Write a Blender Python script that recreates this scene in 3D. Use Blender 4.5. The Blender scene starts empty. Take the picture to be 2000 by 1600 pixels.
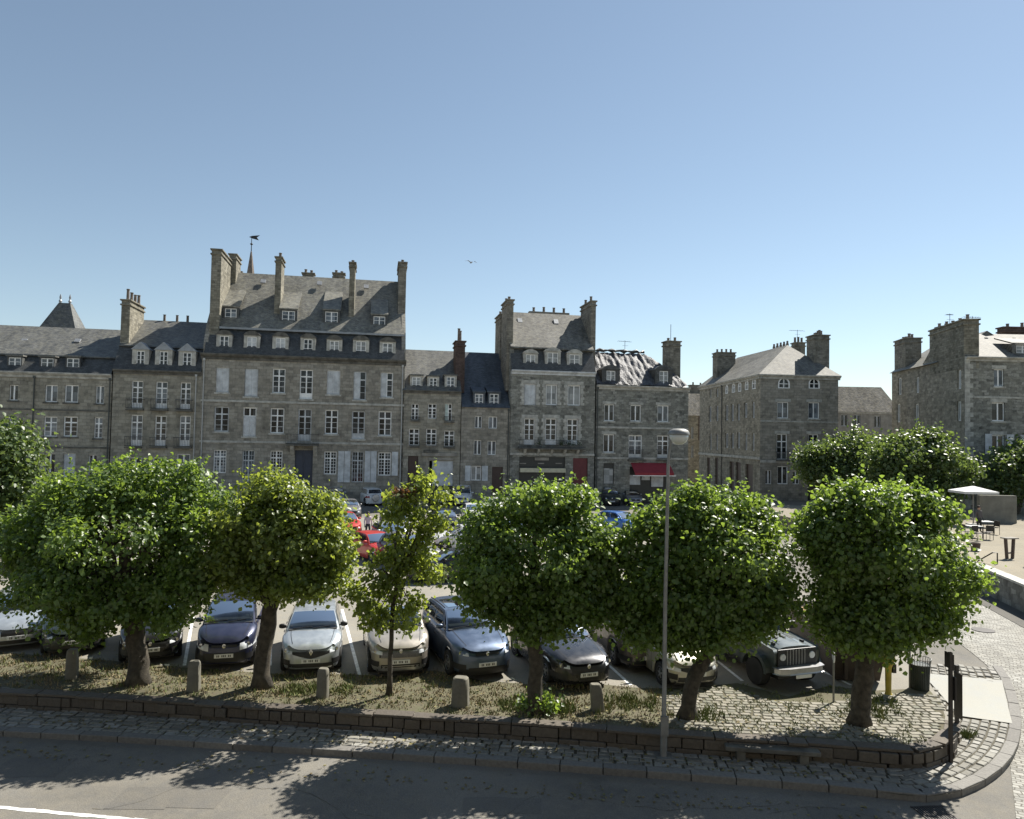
import bpy, math, random
import numpy as np
from mathutils import Vector, Matrix
R = math.radians
rnd = random.Random(7)
scene = bpy.context.scene
COL = scene.collection

# ------------------------------------------------------------------ camera
FPX, HCAM = 1400.0, 7.0
PITCH, ROLL = R(2.05), R(1.05)
_d = Vector((0, math.cos(PITCH), math.sin(PITCH)))
_r0 = Vector((1, 0, 0)); _u0 = Vector((0, -math.sin(PITCH), math.cos(PITCH)))
_r = _r0 * math.cos(ROLL) + _u0 * math.sin(ROLL)
_u = -_r0 * math.sin(ROLL) + _u0 * math.cos(ROLL)
CAMP = Vector((0, 0, HCAM))
cam = bpy.data.cameras.new('camera'); cam.sensor_width = 36; cam.lens = 36 * FPX / 2000
cam.clip_start = 0.1; cam.clip_end = 3000
camo = bpy.data.objects.new('camera', cam); COL.objects.link(camo)
camo.matrix_world = Matrix(((_r.x, _u.x, -_d.x, 0), (_r.y, _u.y, -_d.y, 0), (_r.z, _u.z, -_d.z, HCAM), (0, 0, 0, 1)))
scene.camera = camo

# ------------------------------------------------------------------ sky, sun, exposure
SUN_AZ, SUN_EL = R(46), R(49)
w = bpy.data.worlds.new('World'); scene.world = w; w.use_nodes = True
nt = w.node_tree
sky = nt.nodes.new('ShaderNodeTexSky'); sky.sky_type = 'NISHITA'; sky.sun_disc = False
sky.sun_elevation = SUN_EL; sky.sun_rotation = SUN_AZ
sky.air_density = 1.0; sky.dust_density = 0.12; sky.ozone_density = 1.6; sky.altitude = 60
bg = nt.nodes['Background']; bg.inputs[1].default_value = 0.062
hs = nt.nodes.new('ShaderNodeHueSaturation'); hs.inputs['Saturation'].default_value = .83; hs.inputs['Hue'].default_value = .491
nt.links.new(sky.outputs[0], hs.inputs['Color']); nt.links.new(hs.outputs[0], bg.inputs[0])
sl = bpy.data.lights.new('sun', 'SUN'); sl.energy = 4.9; sl.angle = R(0.5); sl.color = (1, .95, .86)
so = bpy.data.objects.new('sun', sl); COL.objects.link(so)
sdir = Vector((math.sin(SUN_AZ) * math.cos(SUN_EL), math.cos(SUN_AZ) * math.cos(SUN_EL), math.sin(SUN_EL)))
so.rotation_euler = sdir.to_track_quat('Z', 'Y').to_euler(); so.location = sdir * 80
scene.view_settings.view_transform = 'Standard'; scene.view_settings.look = 'None'
scene.view_settings.exposure = 1.0; scene.view_settings.gamma = 1.0
scene.cycles.max_bounces = 6; scene.cycles.transparent_max_bounces = 8

# ------------------------------------------------------------------ pixel helpers (to survey the place from the photo)
def ray(px, py):
    return _d * FPX + _r * (px - 1000) + _u * (800 - py)
def G(px, py, z=0.0):
    v = ray(px, py); t = (z - HCAM) / v.z
    return Vector((v.x * t, v.y * t, z))
def at_depth(px, py, Y):
    v = ray(px, py); t = Y / v.y
    return CAMP + v * t
def crop(ox, oy, s):
    return lambda x, y: (ox + x / s, oy + y / s)
C1 = crop(0, 440, 3.0769); C2 = crop(380, 440, 3.0769); C3 = crop(780, 560, 4.0); C4 = crop(1140, 600, 3.846); C5 = crop(1560, 600, 4.0)

# ------------------------------------------------------------------ object helpers
def tag(o, label=None, cat=None, group=None, kind=None):
    if label: o['label'] = label
    if cat: o['category'] = cat
    if group: o['group'] = group
    if kind: o['kind'] = kind
    return o
def empty(name, loc, rz=0.0, label=None, cat=None, group=None):
    o = bpy.data.objects.new(name, None); COL.objects.link(o); o.empty_display_size = .3
    o.location = loc; o.rotation_euler = (0, 0, rz)
    return tag(o, label, cat, group)
def copy_tree(o, parent=None):
    c = o.copy(); COL.objects.link(c); c.parent = parent
    for ch in [q for q in bpy.data.objects if q.parent is o]:
        copy_tree(ch, c)
    return c

class MB:
    def __init__(s): s.v = []; s.f = []; s.m = []
    def add(s, vs, fs, m=0):
        b = len(s.v); s.v += [tuple(p) for p in vs]; s.f += [tuple(i + b for i in f) for f in fs]; s.m += [m] * len(fs)
    def poly(s, pts, m=0): s.add(pts, [tuple(range(len(pts)))], m)
    def box(s, x0, y0, z0, x1, y1, z1, m=0):
        s.add([(x0,y0,z0),(x1,y0,z0),(x1,y1,z0),(x0,y1,z0),(x0,y0,z1),(x1,y0,z1),(x1,y1,z1),(x0,y1,z1)],
              [(0,3,2,1),(4,5,6,7),(0,1,5,4),(1,2,6,5),(2,3,7,6),(3,0,4,7)], m)
    def obox(s, c, e, n, l, w_, h, m=0):
        c = Vector(c); e = Vector(e); n = Vector(n); k = e.cross(n)
        vs = [c + e*(a*l/2) + n*(b*w_/2) + k*(d*h/2) for d in (-1,1) for a,b in ((-1,-1),(1,-1),(1,1),(-1,1))]
        s.add(vs, [(0,3,2,1),(4,5,6,7),(0,1,5,4),(1,2,6,5),(2,3,7,6),(3,0,4,7)], m)
    def prism(s, poly, a0, a1, axis='x', m=0):
        # poly in the two other axes: x -> (y,z), y -> (x,z), z -> (x,y)
        def P(p, a):
            return {'x': (a, p[0], p[1]), 'y': (p[0], a, p[1]), 'z': (p[0], p[1], a)}[axis]
        n = len(poly)
        vs = [P(p, a0) for p in poly] + [P(p, a1) for p in poly]
        fs = [tuple(range(n)), tuple(range(2*n-1, n-1, -1))] + [(i, (i+1) % n, n+(i+1) % n, n+i) for i in range(n)]
        s.add(vs, fs, m)
    def tube(s, p0, p1, r0, r1=None, n=8, m=0, caps=True):
        r1 = r0 if r1 is None else r1
        p0 = Vector(p0); p1 = Vector(p1); d = (p1 - p0).normalized()
        a = d.orthogonal().normalized(); b = d.cross(a)
        vs = []
        for p, r in ((p0, r0), (p1, r1)):
            for i in range(n):
                t = 2*math.pi*i/n; vs.append(p + a*(r*math.cos(t)) + b*(r*math.sin(t)))
        fs = [(i, (i+1) % n, n+(i+1) % n, n+i) for i in range(n)]
        if caps: fs += [tuple(range(n-1, -1, -1)), tuple(range(n, 2*n))]
        s.add(vs, fs, m)
    def path(s, pts, rs, n=8, m=0):
        pts = [Vector(p) for p in pts]; vs = []; a = None
        for k, p in enumerate(pts):
            d = (pts[min(k+1, len(pts)-1)] - pts[max(k-1, 0)]).normalized()
            if a is None: a = d.orthogonal().normalized()
            a = (a - d*a.dot(d)).normalized(); b = d.cross(a)
            for i in range(n):
                t = 2*math.pi*i/n; vs.append(p + (a*math.cos(t) + b*math.sin(t))*rs[k])
        fs = [(k*n+i, k*n+(i+1) % n, (k+1)*n+(i+1) % n, (k+1)*n+i) for k in range(len(pts)-1) for i in range(n)]
        fs += [tuple(range(n-1, -1, -1)), tuple((len(pts)-1)*n+i for i in range(n))]
        s.add(vs, fs, m)
    def lathe(s, prof, c=(0,0,0), n=16, m=0, axis='z'):
        vs = []
        for r, h in prof:
            for i in range(n):
                t = 2*math.pi*i/n; x, y = r*math.cos(t), r*math.sin(t)
                vs.append({'z': (c[0]+x, c[1]+y, c[2]+h), 'y': (c[0]+x, c[1]+h, c[2]+y)}[axis])
        fs = [(k*n+i, k*n+(i+1) % n, (k+1)*n+(i+1) % n, (k+1)*n+i) for k in range(len(prof)-1) for i in range(n)]
        fs += [tuple(range(n-1, -1, -1)), tuple((len(prof)-1)*n+i for i in range(n))]
        s.add(vs, fs, m)
    def grid(s, fn, us, vs_, m=0, skip=None):
        P = [fn(u, v) for u in us for v in vs_]; nv = len(vs_)
        s.add(P, [(i*nv+j, i*nv+j+1, (i+1)*nv+j+1, (i+1)*nv+j) for i in range(len(us)-1) for j in range(nv-1) if not (skip and skip((us[i]+us[i+1])/2, (vs_[j]+vs_[j+1])/2))], m)
    def build(s, name, mats, parent=None, smooth=False, mat=None, label=None, bevel=0):
        me = bpy.data.meshes.new(name); me.from_pydata(s.v, [], s.f); 
        if not isinstance(mats, (list, tuple)): mats = [mats]
        for q in mats: me.materials.append(q)
        if len(mats) > 1: me.polygons.foreach_set('material_index', s.m)
        me.validate()
        if smooth:
            me.shade_smooth()
            if smooth != True:
                me.set_sharp_from_angle(angle=R(smooth))
        o = bpy.data.objects.new(name, me); COL.objects.link(o)
        if bevel:
            bm_ = o.modifiers.new('bevel', 'BEVEL'); bm_.width = bevel; bm_.segments = 2; bm_.limit_method = 'ANGLE'
        if parent is not None: o.parent = parent
        if mat is not None: o.matrix_basis = mat
        if label: o['label'] = label
        return o

# ------------------------------------------------------------------ materials
def newmat(name):
    m = bpy.data.materials.new(name); m.use_nodes = True
    n = m.node_tree.nodes; return m, n, m.node_tree.links, n['Principled BSDF']
def lin(c):
    return tuple(((x/255)/12.92 if x <= 10 else ((x/255+.055)/1.055)**2.4) for x in c)
def mixc(n, l, a, b, fac, blend='MIX'):
    x = n.new('ShaderNodeMix'); x.data_type = 'RGBA'; x.blend_type = blend
    for k, v in ((6, a), (7, b), (0, fac)):
        if hasattr(v, 'is_linked'): l.new(v, x.inputs[k])
        elif k == 0: x.inputs[0].default_value = v
        else: x.inputs[k].default_value = (*v, 1) if len(v) == 3 else v
    return x.outputs[2]
def noise(n, l, vec, scale, detail=4, rough=.6, lo=.35, hi=.65):
    t = n.new('ShaderNodeTexNoise'); t.inputs['Scale'].default_value = scale; t.inputs['Detail'].default_value = detail
    t.inputs['Roughness'].default_value = rough
    if vec: l.new(vec, t.inputs['Vector'])
    r = n.new('ShaderNodeMapRange'); r.inputs[1].default_value = lo; r.inputs[2].default_value = hi
    l.new(t.outputs[0], r.inputs[0]); return r.outputs[0]
def objvec(n, l, scale=(1,1,1)):
    t = n.new('ShaderNodeTexCoord'); mp = n.new('ShaderNodeMapping'); mp.inputs['Scale'].default_value = scale
    l.new(t.outputs['Object'], mp.inputs[0]); return mp.outputs[0]
def bump(n, l, b, h, strength=.3, dist=.02):
    x = n.new('ShaderNodeBump'); x.inputs['Strength'].default_value = strength; x.inputs['Distance'].default_value = dist
    l.new(h, x.inputs['Height']); l.new(x.outputs[0], b.inputs['Normal'])
def plain(name, c, rough=.6, metal=0, var=.12, scale=3, spec=None, coat=0, bmp=0):
    m, n, l, b = newmat(name); v = objvec(n, l); f = noise(n, l, v, scale)
    d = tuple(x*(1-var) for x in c); e = tuple(min(1, x*(1+var)) for x in c)
    l.new(mixc(n, l, d, e, f), b.inputs['Base Color'])
    b.inputs['Roughness'].default_value = rough; b.inputs['Metallic'].default_value = metal
    if spec is not None: b.inputs['Specular IOR Level'].default_value = spec
    if coat: b.inputs['Coat Weight'].default_value = coat; b.inputs['Coat Roughness'].default_value = .04
    if bmp: bump(n, l, b, noise(n, l, v, scale*8), bmp)
    return m
def isl(name, cols, rough=.8, nscale=14, bmp=.4):
    """colour chosen per separate stone (random per island)"""
    m, n, l, b = newmat(name); g = n.new('ShaderNodeNewGeometry'); cr = n.new('ShaderNodeValToRGB')
    l.new(g.outputs['Random Per Island'], cr.inputs[0]); e = cr.color_ramp.elements
    e[0].color = (*cols[0], 1); e[1].color = (*cols[-1], 1)
    for i, c in enumerate(cols[1:-1]):
        q = e.new((i+1)/(len(cols)-1)); q.color = (*c, 1)
    v = objvec(n, l); f = noise(n, l, v, nscale)
    l.new(mixc(n, l, cr.outputs[0], (.5,.5,.5), mixf(n, l, f, .5), 'MULTIPLY'), b.inputs['Base Color'])
    b.inputs['Roughness'].default_value = rough; bump(n, l, b, f, bmp, .01)
    return m
def mixf(n, l, f, k):
    x = n.new('ShaderNodeMath'); x.operation = 'MULTIPLY'; l.new(f, x.inputs[0]); x.inputs[1].default_value = k; return x.outputs[0]
def stone(name, base, bw=.62, bh=.30, contrast=.35, joint=.6, stain=.45, rough=.9, rubble=False):
    m, n, l, b = newmat(name)
    t = n.new('ShaderNodeTexCoord'); sx = n.new('ShaderNodeSeparateXYZ'); l.new(t.outputs['Object'], sx.inputs[0])
    ad = n.new('ShaderNodeMath'); l.new(sx.outputs[0], ad.inputs[0]); l.new(sx.outputs[1], ad.inputs[1])
    cb = n.new('ShaderNodeCombineXYZ'); l.new(ad.outputs[0], cb.inputs[0]); l.new(sx.outputs[2], cb.inputs[1])
    nz = n.new('ShaderNodeTexNoise'); nz.inputs['Scale'].default_value = 1.3 if not rubble else 2.5; l.new(cb.outputs[0], nz.inputs['Vector'])
    mv = n.new('ShaderNodeVectorMath'); mv.operation = 'MULTIPLY_ADD'; l.new(nz.outputs['Color'], mv.inputs[0])
    k = .10 if not rubble else .45
    mv.inputs[1].default_value = (k, k, 0); l.new(cb.outputs[0], mv.inputs[2])
    br = n.new('ShaderNodeTexBrick'); l.new(mv.outputs[0], br.inputs['Vector']); br.inputs['Scale'].default_value = 1
    br.inputs['Brick Width'].default_value = bw; br.inputs['Row Height'].default_value = bh
    br.inputs['Mortar Size'].default_value = .022; br.inputs['Mortar Smooth'].default_value = .4
    lo = tuple(x*(1-contrast) for x in base); hi = tuple(min(1, x*(1+contrast)) for x in base)
    br.inputs['Color1'].default_value = (*lo, 1); br.inputs['Color2'].default_value = (*hi, 1)
    br.inputs['Mortar'].default_value = (*[x*joint for x in base], 1)
    ob = t.outputs['Object']
    f1 = noise(n, l, ob, .35, 5, .65, .3, .7); f2 = noise(n, l, ob, 6, 3, .6, .3, .7); f3 = noise(n, l, ob, 1.6, 4, .7, .35, .65)
    c = mixc(n, l, br.outputs[0], (1-stain, 1-stain, 1-stain*1.05), f1, 'MULTIPLY')
    mp = n.new('ShaderNodeMapping'); mp.inputs['Scale'].default_value = (1.1, 1.1, .12); l.new(ob, mp.inputs[0]); f4 = noise(n, l, mp.outputs[0], 1.0, 5, .65, .5, .75)
    c = mixc(n, l, c, (.5, .5, .48), mixf(n, l, f4, .8), 'MULTIPLY')
    c = mixc(n, l, c, (.62, .60, .55), mixf(n, l, f2, .7), 'MULTIPLY')
    c = mixc(n, l, c, (base[0]*1.25, base[1]*1.22, base[2]*1.1), mixf(n, l, f3, .45))
    l.new(c, b.inputs['Base Color']); b.inputs['Roughness'].default_value = rough
    b.inputs['Specular IOR Level'].default_value = .25
    bump(n, l, b, br.outputs[0], .5, .03)
    return m
def slate(name, base, rough=.5, row=.22, lichen=.35, bw=.3, spec=.5):
    m, n, l, b = newmat(name)
    t = n.new('ShaderNodeTexCoord'); sx = n.new('ShaderNodeSeparateXYZ'); l.new(t.outputs['Object'], sx.inputs[0])
    ad = n.new('ShaderNodeMath'); l.new(sx.outputs[1], ad.inputs[0]); l.new(sx.outputs[2], ad.inputs[1])
    cb = n.new('ShaderNodeCombineXYZ'); l.new(sx.outputs[0], cb.inputs[0]); l.new(ad.outputs[0], cb.inputs[1])
    br = n.new('ShaderNodeTexBrick'); l.new(cb.outputs[0], br.inputs['Vector']); br.inputs['Scale'].default_value = 1
    br.inputs['Brick Width'].default_value = bw; br.inputs['Row Height'].default_value = row; br.inputs['Mortar Size'].default_value = .012
    br.inputs['Color1'].default_value = (*[x*.7 for x in base], 1); br.inputs['Color2'].default_value = (*[x*1.3 for x in base], 1)
    br.inputs['Mortar'].default_value = (*[x*.4 for x in base], 1)
    ob = t.outputs['Object']
    mp = n.new('ShaderNodeMapping'); mp.inputs['Scale'].default_value = (1.2, .35, .35); l.new(ob, mp.inputs[0])
    f1 = noise(n, l, mp.outputs[0], .9, 5, .7, .35, .65); f2 = noise(n, l, ob, 3, 4, .7, .45, .62)
    c = mixc(n, l, br.outputs[0], (.55, .55, .55), f1, 'MULTIPLY')
    c = mixc(n, l, c, (base[0]*1.9, base[1]*1.8, base[2]*1.45), mixf(n, l, f2, lichen))
    l.new(c, b.inputs['Base Color']); b.inputs['Roughness'].default_value = rough; b.inputs['Specular IOR Level'].default_value = spec
    bump(n, l, b, br.outputs[0], .4, .02)
    return m
def leafmat(name, dark, light, trans, tw=.35, rough=.42):
    m, n, l, b = newmat(name); g = n.new('ShaderNodeNewGeometry')
    v = objvec(n, l); f = noise(n, l, v, .9, 3)
    cr = n.new('ShaderNodeValToRGB'); l.new(g.outputs['Random Per Island'], cr.inputs[0])
    cr.color_ramp.elements[0].color = (*dark, 1); cr.color_ramp.elements[1].color = (*light, 1)
    c = mixc(n, l, cr.outputs[0], tuple(x*1.35 for x in light), mixf(n, l, f, .45))
    l.new(c, b.inputs['Base Color']); b.inputs['Roughness'].default_value = rough; b.inputs['Specular IOR Level'].default_value = .55
    tr = n.new('ShaderNodeBsdfTranslucent'); tr.inputs[0].default_value = (*trans, 1)
    mx = n.new('ShaderNodeMixShader'); mx.inputs[0].default_value = tw
    l.new(b.outputs[0], mx.inputs[1]); l.new(tr.outputs[0], mx.inputs[2]); l.new(mx.outputs[0], n['Material Output'].inputs[0])
    return m
def glassmat(name, c, rough=.12, spec=.5, var=.5):
    m, n, l, b = newmat(name); v = objvec(n, l); f = noise(n, l, v, 1.1, 2)
    l.new(mixc(n, l, tuple(x*(1-var) for x in c), tuple(x*(1+var) for x in c), f), b.inputs['Base Color'])
    b.inputs['Roughness'].default_value = rough; b.inputs['Specular IOR Level'].default_value = spec
    return m

M = {}
M['granite_a'] = stone('granite_greenish', (.35,.33,.295))
M['granite_b'] = stone('granite_brown', (.365,.345,.30), contrast=.35)
M['granite_c'] = stone('granite_grey', (.30,.29,.26), contrast=.4)
M['granite_d'] = stone('granite_dark_rubble', (.285,.285,.265), .5, .26, .55, rubble=True)
M['granite_e'] = stone('granite_sandy_rubble', (.36,.335,.285), .55, .28, .45, rubble=True)
M['trim'] = plain('granite_trim', (.40,.39,.35), .85, var=.3, scale=2)
M['trim_dark'] = plain('dark_stone', (.11,.105,.09), .85, var=.4, scale=2)  # plain dark stone tone, varied by noise
M['chimney'] = stone('chimney_stone', (.27,.255,.215), .45, .22, .5, stain=.5)
M['chimney_grey'] = stone('chimney_stone_grey', (.27,.255,.225), .45, .22, .4, stain=.5)
M['brick'] = stone('chimney_red_brick', (.13,.095,.088), .3, .12, .35)
M['pot'] = plain('chimney_pot_clay', (.17,.14,.115), .8, var=.3)
M['render'] = plain('pale_render', (.28,.26,.225), .9, var=.25, scale=1.2)
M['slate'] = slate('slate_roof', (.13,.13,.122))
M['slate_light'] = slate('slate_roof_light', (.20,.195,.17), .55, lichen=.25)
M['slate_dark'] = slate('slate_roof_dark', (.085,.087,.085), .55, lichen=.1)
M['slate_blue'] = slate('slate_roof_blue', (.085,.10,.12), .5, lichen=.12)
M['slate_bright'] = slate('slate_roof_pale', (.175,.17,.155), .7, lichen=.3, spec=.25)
M['slate_matt'] = slate('slate_roof_weathered', (.15,.145,.135), .95, lichen=.35, spec=.03)
M['zinc'] = plain('zinc_flashing', (.30,.31,.32), .5, .4, .15)
M['white'] = plain('white_paint', (.83,.83,.81), .5, var=.1)
M['white_old'] = plain('weathered_white_paint', (.52,.54,.55), .6, var=.22, scale=1.5)
M['shutter_green'] = plain('pale_green_white_paint', (.46,.54,.50), .6, var=.2)
def panemat(name, a, c, rough, k):
    # old panes: random reflected brightness painted into each small pane's base colour
    m, n, l, b = newmat(name); t = n.new('ShaderNodeTexCoord'); sn = n.new('ShaderNodeVectorMath'); sn.operation = 'SNAP'; sn.inputs[1].default_value = (.52, 9, .6)
    l.new(t.outputs['Object'], sn.inputs[0]); wn = n.new('ShaderNodeTexWhiteNoise'); l.new(sn.outputs[0], wn.inputs['Vector'])
    pw = n.new('ShaderNodeMath'); pw.operation = 'POWER'; pw.inputs[1].default_value = k; l.new(wn.outputs['Value'], pw.inputs[0])
    f = noise(n, l, t.outputs['Object'], 1.3, 3); cc = mixc(n, l, a, c, pw.outputs[0]); l.new(mixc(n, l, cc, (.6,.6,.6), mixf(n, l, f, .6), 'MULTIPLY'), b.inputs['Base Color'])
    b.inputs['Roughness'].default_value = rough; b.inputs['Specular IOR Level'].default_value = .4; return m
M['g_dark'] = panemat('dark_window_glass', (.015,.017,.018), (.13,.14,.145), .1, 3.0)
M['g_blue'] = panemat('painted_sky_window_glass', (.05,.06,.07), (.26,.29,.32), .12, 1.5)  # bluish sky reflection tinted into the pane colour
M['g_curtain'] = panemat('curtained_window_glass', (.16,.17,.17), (.42,.43,.42), .2, .7)
M['iron'] = plain('black_iron', (.025,.026,.028), .5, .3, .2)
M['door_navy'] = plain('navy_painted_door', (.035,.045,.07), .5)
M['door_brown'] = plain('dark_brown_door', (.06,.035,.028), .5)
M['door_red'] = plain('dark_red_door', (.13,.02,.025), .45)
M['awning_red'] = plain('red_awning_cloth', (.28,.03,.04), .8)
M['cream'] = plain('cream_board', (.55,.52,.38), .6)
M['shopdark'] = plain('dark_shop_front', (.03,.032,.03), .4)
M['plast'] = plain('pvc_downpipe', (.42,.42,.40), .5)
M['copper_dark'] = plain('dark_downpipe', (.05,.055,.05), .5)
# ================================================================== GROUND
def smooth(t): t = max(0., min(1., t)); return t*t*(3-2*t)
Z_STREET = -0.52
def hroad(x, y):
    return Z_STREET * (1 - smooth((y - 16.8) / (24.5 - 16.8)))
def ground_mat(name, base, scale=1, patch=.3, fine=.25, rough=.9, tint=(.9,.85,.75), bmp=.35):
    m, n, l, b = newmat(name); v = objvec(n, l)
    f1 = noise(n, l, v, .18*scale, 5, .6); f2 = noise(n, l, v, 2.1*scale, 5, .7); f3 = noise(n, l, v, 55*scale, 2, .5)
    c = mixc(n, l, base, tuple(x*(1-patch) for x in base), f1)
    c = mixc(n, l, c, tuple(x*y*1.2 for x, y in zip(base, tint)), mixf(n, l, f2, .5))
    c = mixc(n, l, c, (1-fine,)*3, mixf(n, l, f3, 1), 'MULTIPLY')
    l.new(c, b.inputs['Base Color']); b.inputs['Roughness'].default_value = rough; b.inputs['Specular IOR Level'].default_value = .3
    bump(n, l, b, f3, bmp, .01); return m
def sett_mat(name, base, bw, bh, rot=0, contrast=.3, joint=(.10,.09,.07)):
    m, n, l, b = newmat(name)
    t = n.new('ShaderNodeTexCoord'); mp = n.new('ShaderNodeMapping'); mp.inputs['Rotation'].default_value = (0, 0, rot)
    l.new(t.outputs['Object'], mp.inputs[0])
    nz = n.new('ShaderNodeTexNoise'); nz.inputs['Scale'].default_value = 1.0; nz.inputs['Detail'].default_value = 3; l.new(mp.outputs[0], nz.inputs['Vector'])
    mv = n.new('ShaderNodeVectorMath'); mv.operation = 'MULTIPLY_ADD'; l.new(nz.outputs['Color'], mv.inputs[0]); mv.inputs[1].default_value = (.35,.35,0)
    l.new(mp.outputs[0], mv.inputs[2])
    br = n.new('ShaderNodeTexBrick'); l.new(mv.outputs[0], br.inputs['Vector']); br.inputs['Scale'].default_value = 1
    br.inputs['Brick Width'].default_value = bw; br.inputs['Row Height'].default_value = bh; br.inputs['Mortar Size'].default_value = .014
    br.inputs['Mortar Smooth'].default_value = .5
    br.inputs['Color1'].default_value = (*[x*(1-contrast) for x in base], 1); br.inputs['Color2'].default_value = (*[x*(1+contrast) for x in base], 1)
    br.inputs['Mortar'].default_value = (*joint, 1)
    f = noise(n, l, mp.outputs[0], .4, 5, .7)
    c = mixc(n, l, br.outputs[0], (.72,.70,.66), f, 'MULTIPLY')
    l.new(c, b.inputs['Base Color']); b.inputs['Roughness'].default_value = .8
    iv = n.new('ShaderNodeInvert'); l.new(br.outputs['Fac'], iv.inputs[1]); bump(n, l, b, iv.outputs[0], .6, .02)
    return m
M['asphalt'] = ground_mat('sun_bleached_asphalt', (.215,.205,.185), patch=.4)
M['asphalt_dark'] = ground_mat('grey_asphalt', (.14,.135,.125))
M['parking'] = ground_mat('worn_parking_surface', (.29,.275,.24))
M['sand'] = ground_mat('sandy_terrace', (.30,.27,.21), fine=.3)
M['slab'] = ground_mat('pale_concrete', (.38,.38,.355), fine=.1, patch=.12)
M['earth'] = ground_mat('dark_joint_earth', (.11,.10,.075), fine=.4)
M['drygrass'] = ground_mat('dry_turf', (.155,.13,.09), 2.5, .35, .4, tint=(.75,1.05,.65))
M['road_setts'] = sett_mat('road_setts', (.27,.265,.24), .21, .13, R(28))
M['kerb'] = isl('kerb_granite', [(.17,.16,.145),(.22,.21,.19),(.15,.14,.125)])
M['setts'] = isl('granite_setts', [(.18,.17,.145),(.28,.27,.235),(.21,.20,.17),(.33,.32,.29),(.16,.15,.125),(.24,.23,.20)])
M['setts_moss'] = isl('mossy_setts', [(.17,.16,.125),(.26,.24,.19),(.15,.15,.11),(.22,.20,.15),(.30,.28,.23)])
M['paint'] = plain('road_paint', (.75,.75,.72), .7, var=.2, scale=6)
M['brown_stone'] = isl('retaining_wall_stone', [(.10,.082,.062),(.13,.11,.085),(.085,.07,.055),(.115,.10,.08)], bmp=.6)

def structure(o, label=None): o['kind'] = 'structure'; return o

def se_(v): return math.copysign(abs(v)**.5, v)
# base ground: one sheet to the horizon
gb = MB()
xs = [-1500,-300,-100,-60,-40,-30,-20,-12,-6,0,4,8,10,12,14,17,20,24,30,40,60,100,300,1500]
ys = [-400,-40,0,8,12,15,16.8] + [16.8+.5*i for i in range(1, 17)] + [27,35,60,120,400,2000]
gb.grid(lambda x, y: (x, y, hroad(x, y)), xs, ys)
structure(gb.build('ground', M['asphalt'], smooth=True))

# parking plateau: front edge is the low retaining wall
EDGE = [Vector((-60, G(0,1346).y + (60+G(0,1346).x)*0.06, 0)), G(0,1346), G(510,1379), G(1070,1411), G(1320,1433), G(1560,1446), G(1666,1455), G(1754,1464)]
EDGE_END = [G(1795,1462), G(1826,1452), G(1850,1436), G(1853,1410), G(1845,1380), G(1825,1350), G(1812,1330), G(1790,1290), G(1786,1255)]
PL = [tuple(p) for p in EDGE + EDGE_END]
top = [(x, y, .006) for x, y, z in PL] + [(13.5, 34, .006), (13.5, 64, .006), (-60, 50, .006)]
pm = MB(); pm.poly(top)
# drop the front skirt
for a, b_ in zip(PL[:-1], PL[1:]):
    pm.poly([(a[0], a[1], .006), (b_[0], b_[1], .006), (b_[0], b_[1], -.6), (a[0], a[1], -.6)])
structure(pm.build('parking_ground', M['parking']))

def resample(pts, step):
    pts = [Vector(p[:2]) for p in pts]; out = [pts[0]]; acc = 0
    d = [0]
    for a, b_ in zip(pts[:-1], pts[1:]): d.append(d[-1] + (b_-a).length)
    n = max(2, int(d[-1]/step)); res = []
    for i in range(n+1):
        t = d[-1]*i/n; k = max(j for j in range(len(d)) if d[j] <= t + 1e-9); k = min(k, len(pts)-2)
        f = (t-d[k])/max(1e-9, d[k+1]-d[k]); res.append(pts[k].lerp(pts[k+1], f))
    return res
def smooth_line(pts, it=3):
    pts = [Vector(p[:2]) for p in pts]
    for _ in range(it):
        q = [pts[0]]
        for a, b_ in zip(pts[:-1], pts[1:]): q += [a.lerp(b_, .25), a.lerp(b_, .75)]
        q.append(pts[-1]); pts = q
    return pts
# retaining wall stones along the edge (two courses of big rough blocks + cap)
wall_line = smooth_line([p for p in EDGE] + EDGE_END[:4], 2)
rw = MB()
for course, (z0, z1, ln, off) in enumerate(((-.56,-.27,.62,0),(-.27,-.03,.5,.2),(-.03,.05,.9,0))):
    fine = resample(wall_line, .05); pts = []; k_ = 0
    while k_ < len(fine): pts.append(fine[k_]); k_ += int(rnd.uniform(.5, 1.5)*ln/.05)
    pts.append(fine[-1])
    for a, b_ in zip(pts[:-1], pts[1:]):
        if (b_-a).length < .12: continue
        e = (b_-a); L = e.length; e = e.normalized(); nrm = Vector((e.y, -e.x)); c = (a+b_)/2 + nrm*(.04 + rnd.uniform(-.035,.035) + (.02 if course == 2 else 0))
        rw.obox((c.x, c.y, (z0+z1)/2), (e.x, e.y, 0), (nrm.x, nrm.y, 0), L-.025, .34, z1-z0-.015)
tag(rw.build('retaining_wall', M['brown_stone'], bevel=.012), 'low dark stone retaining wall holding up the tree island along the pavement', 'retaining wall')

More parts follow.
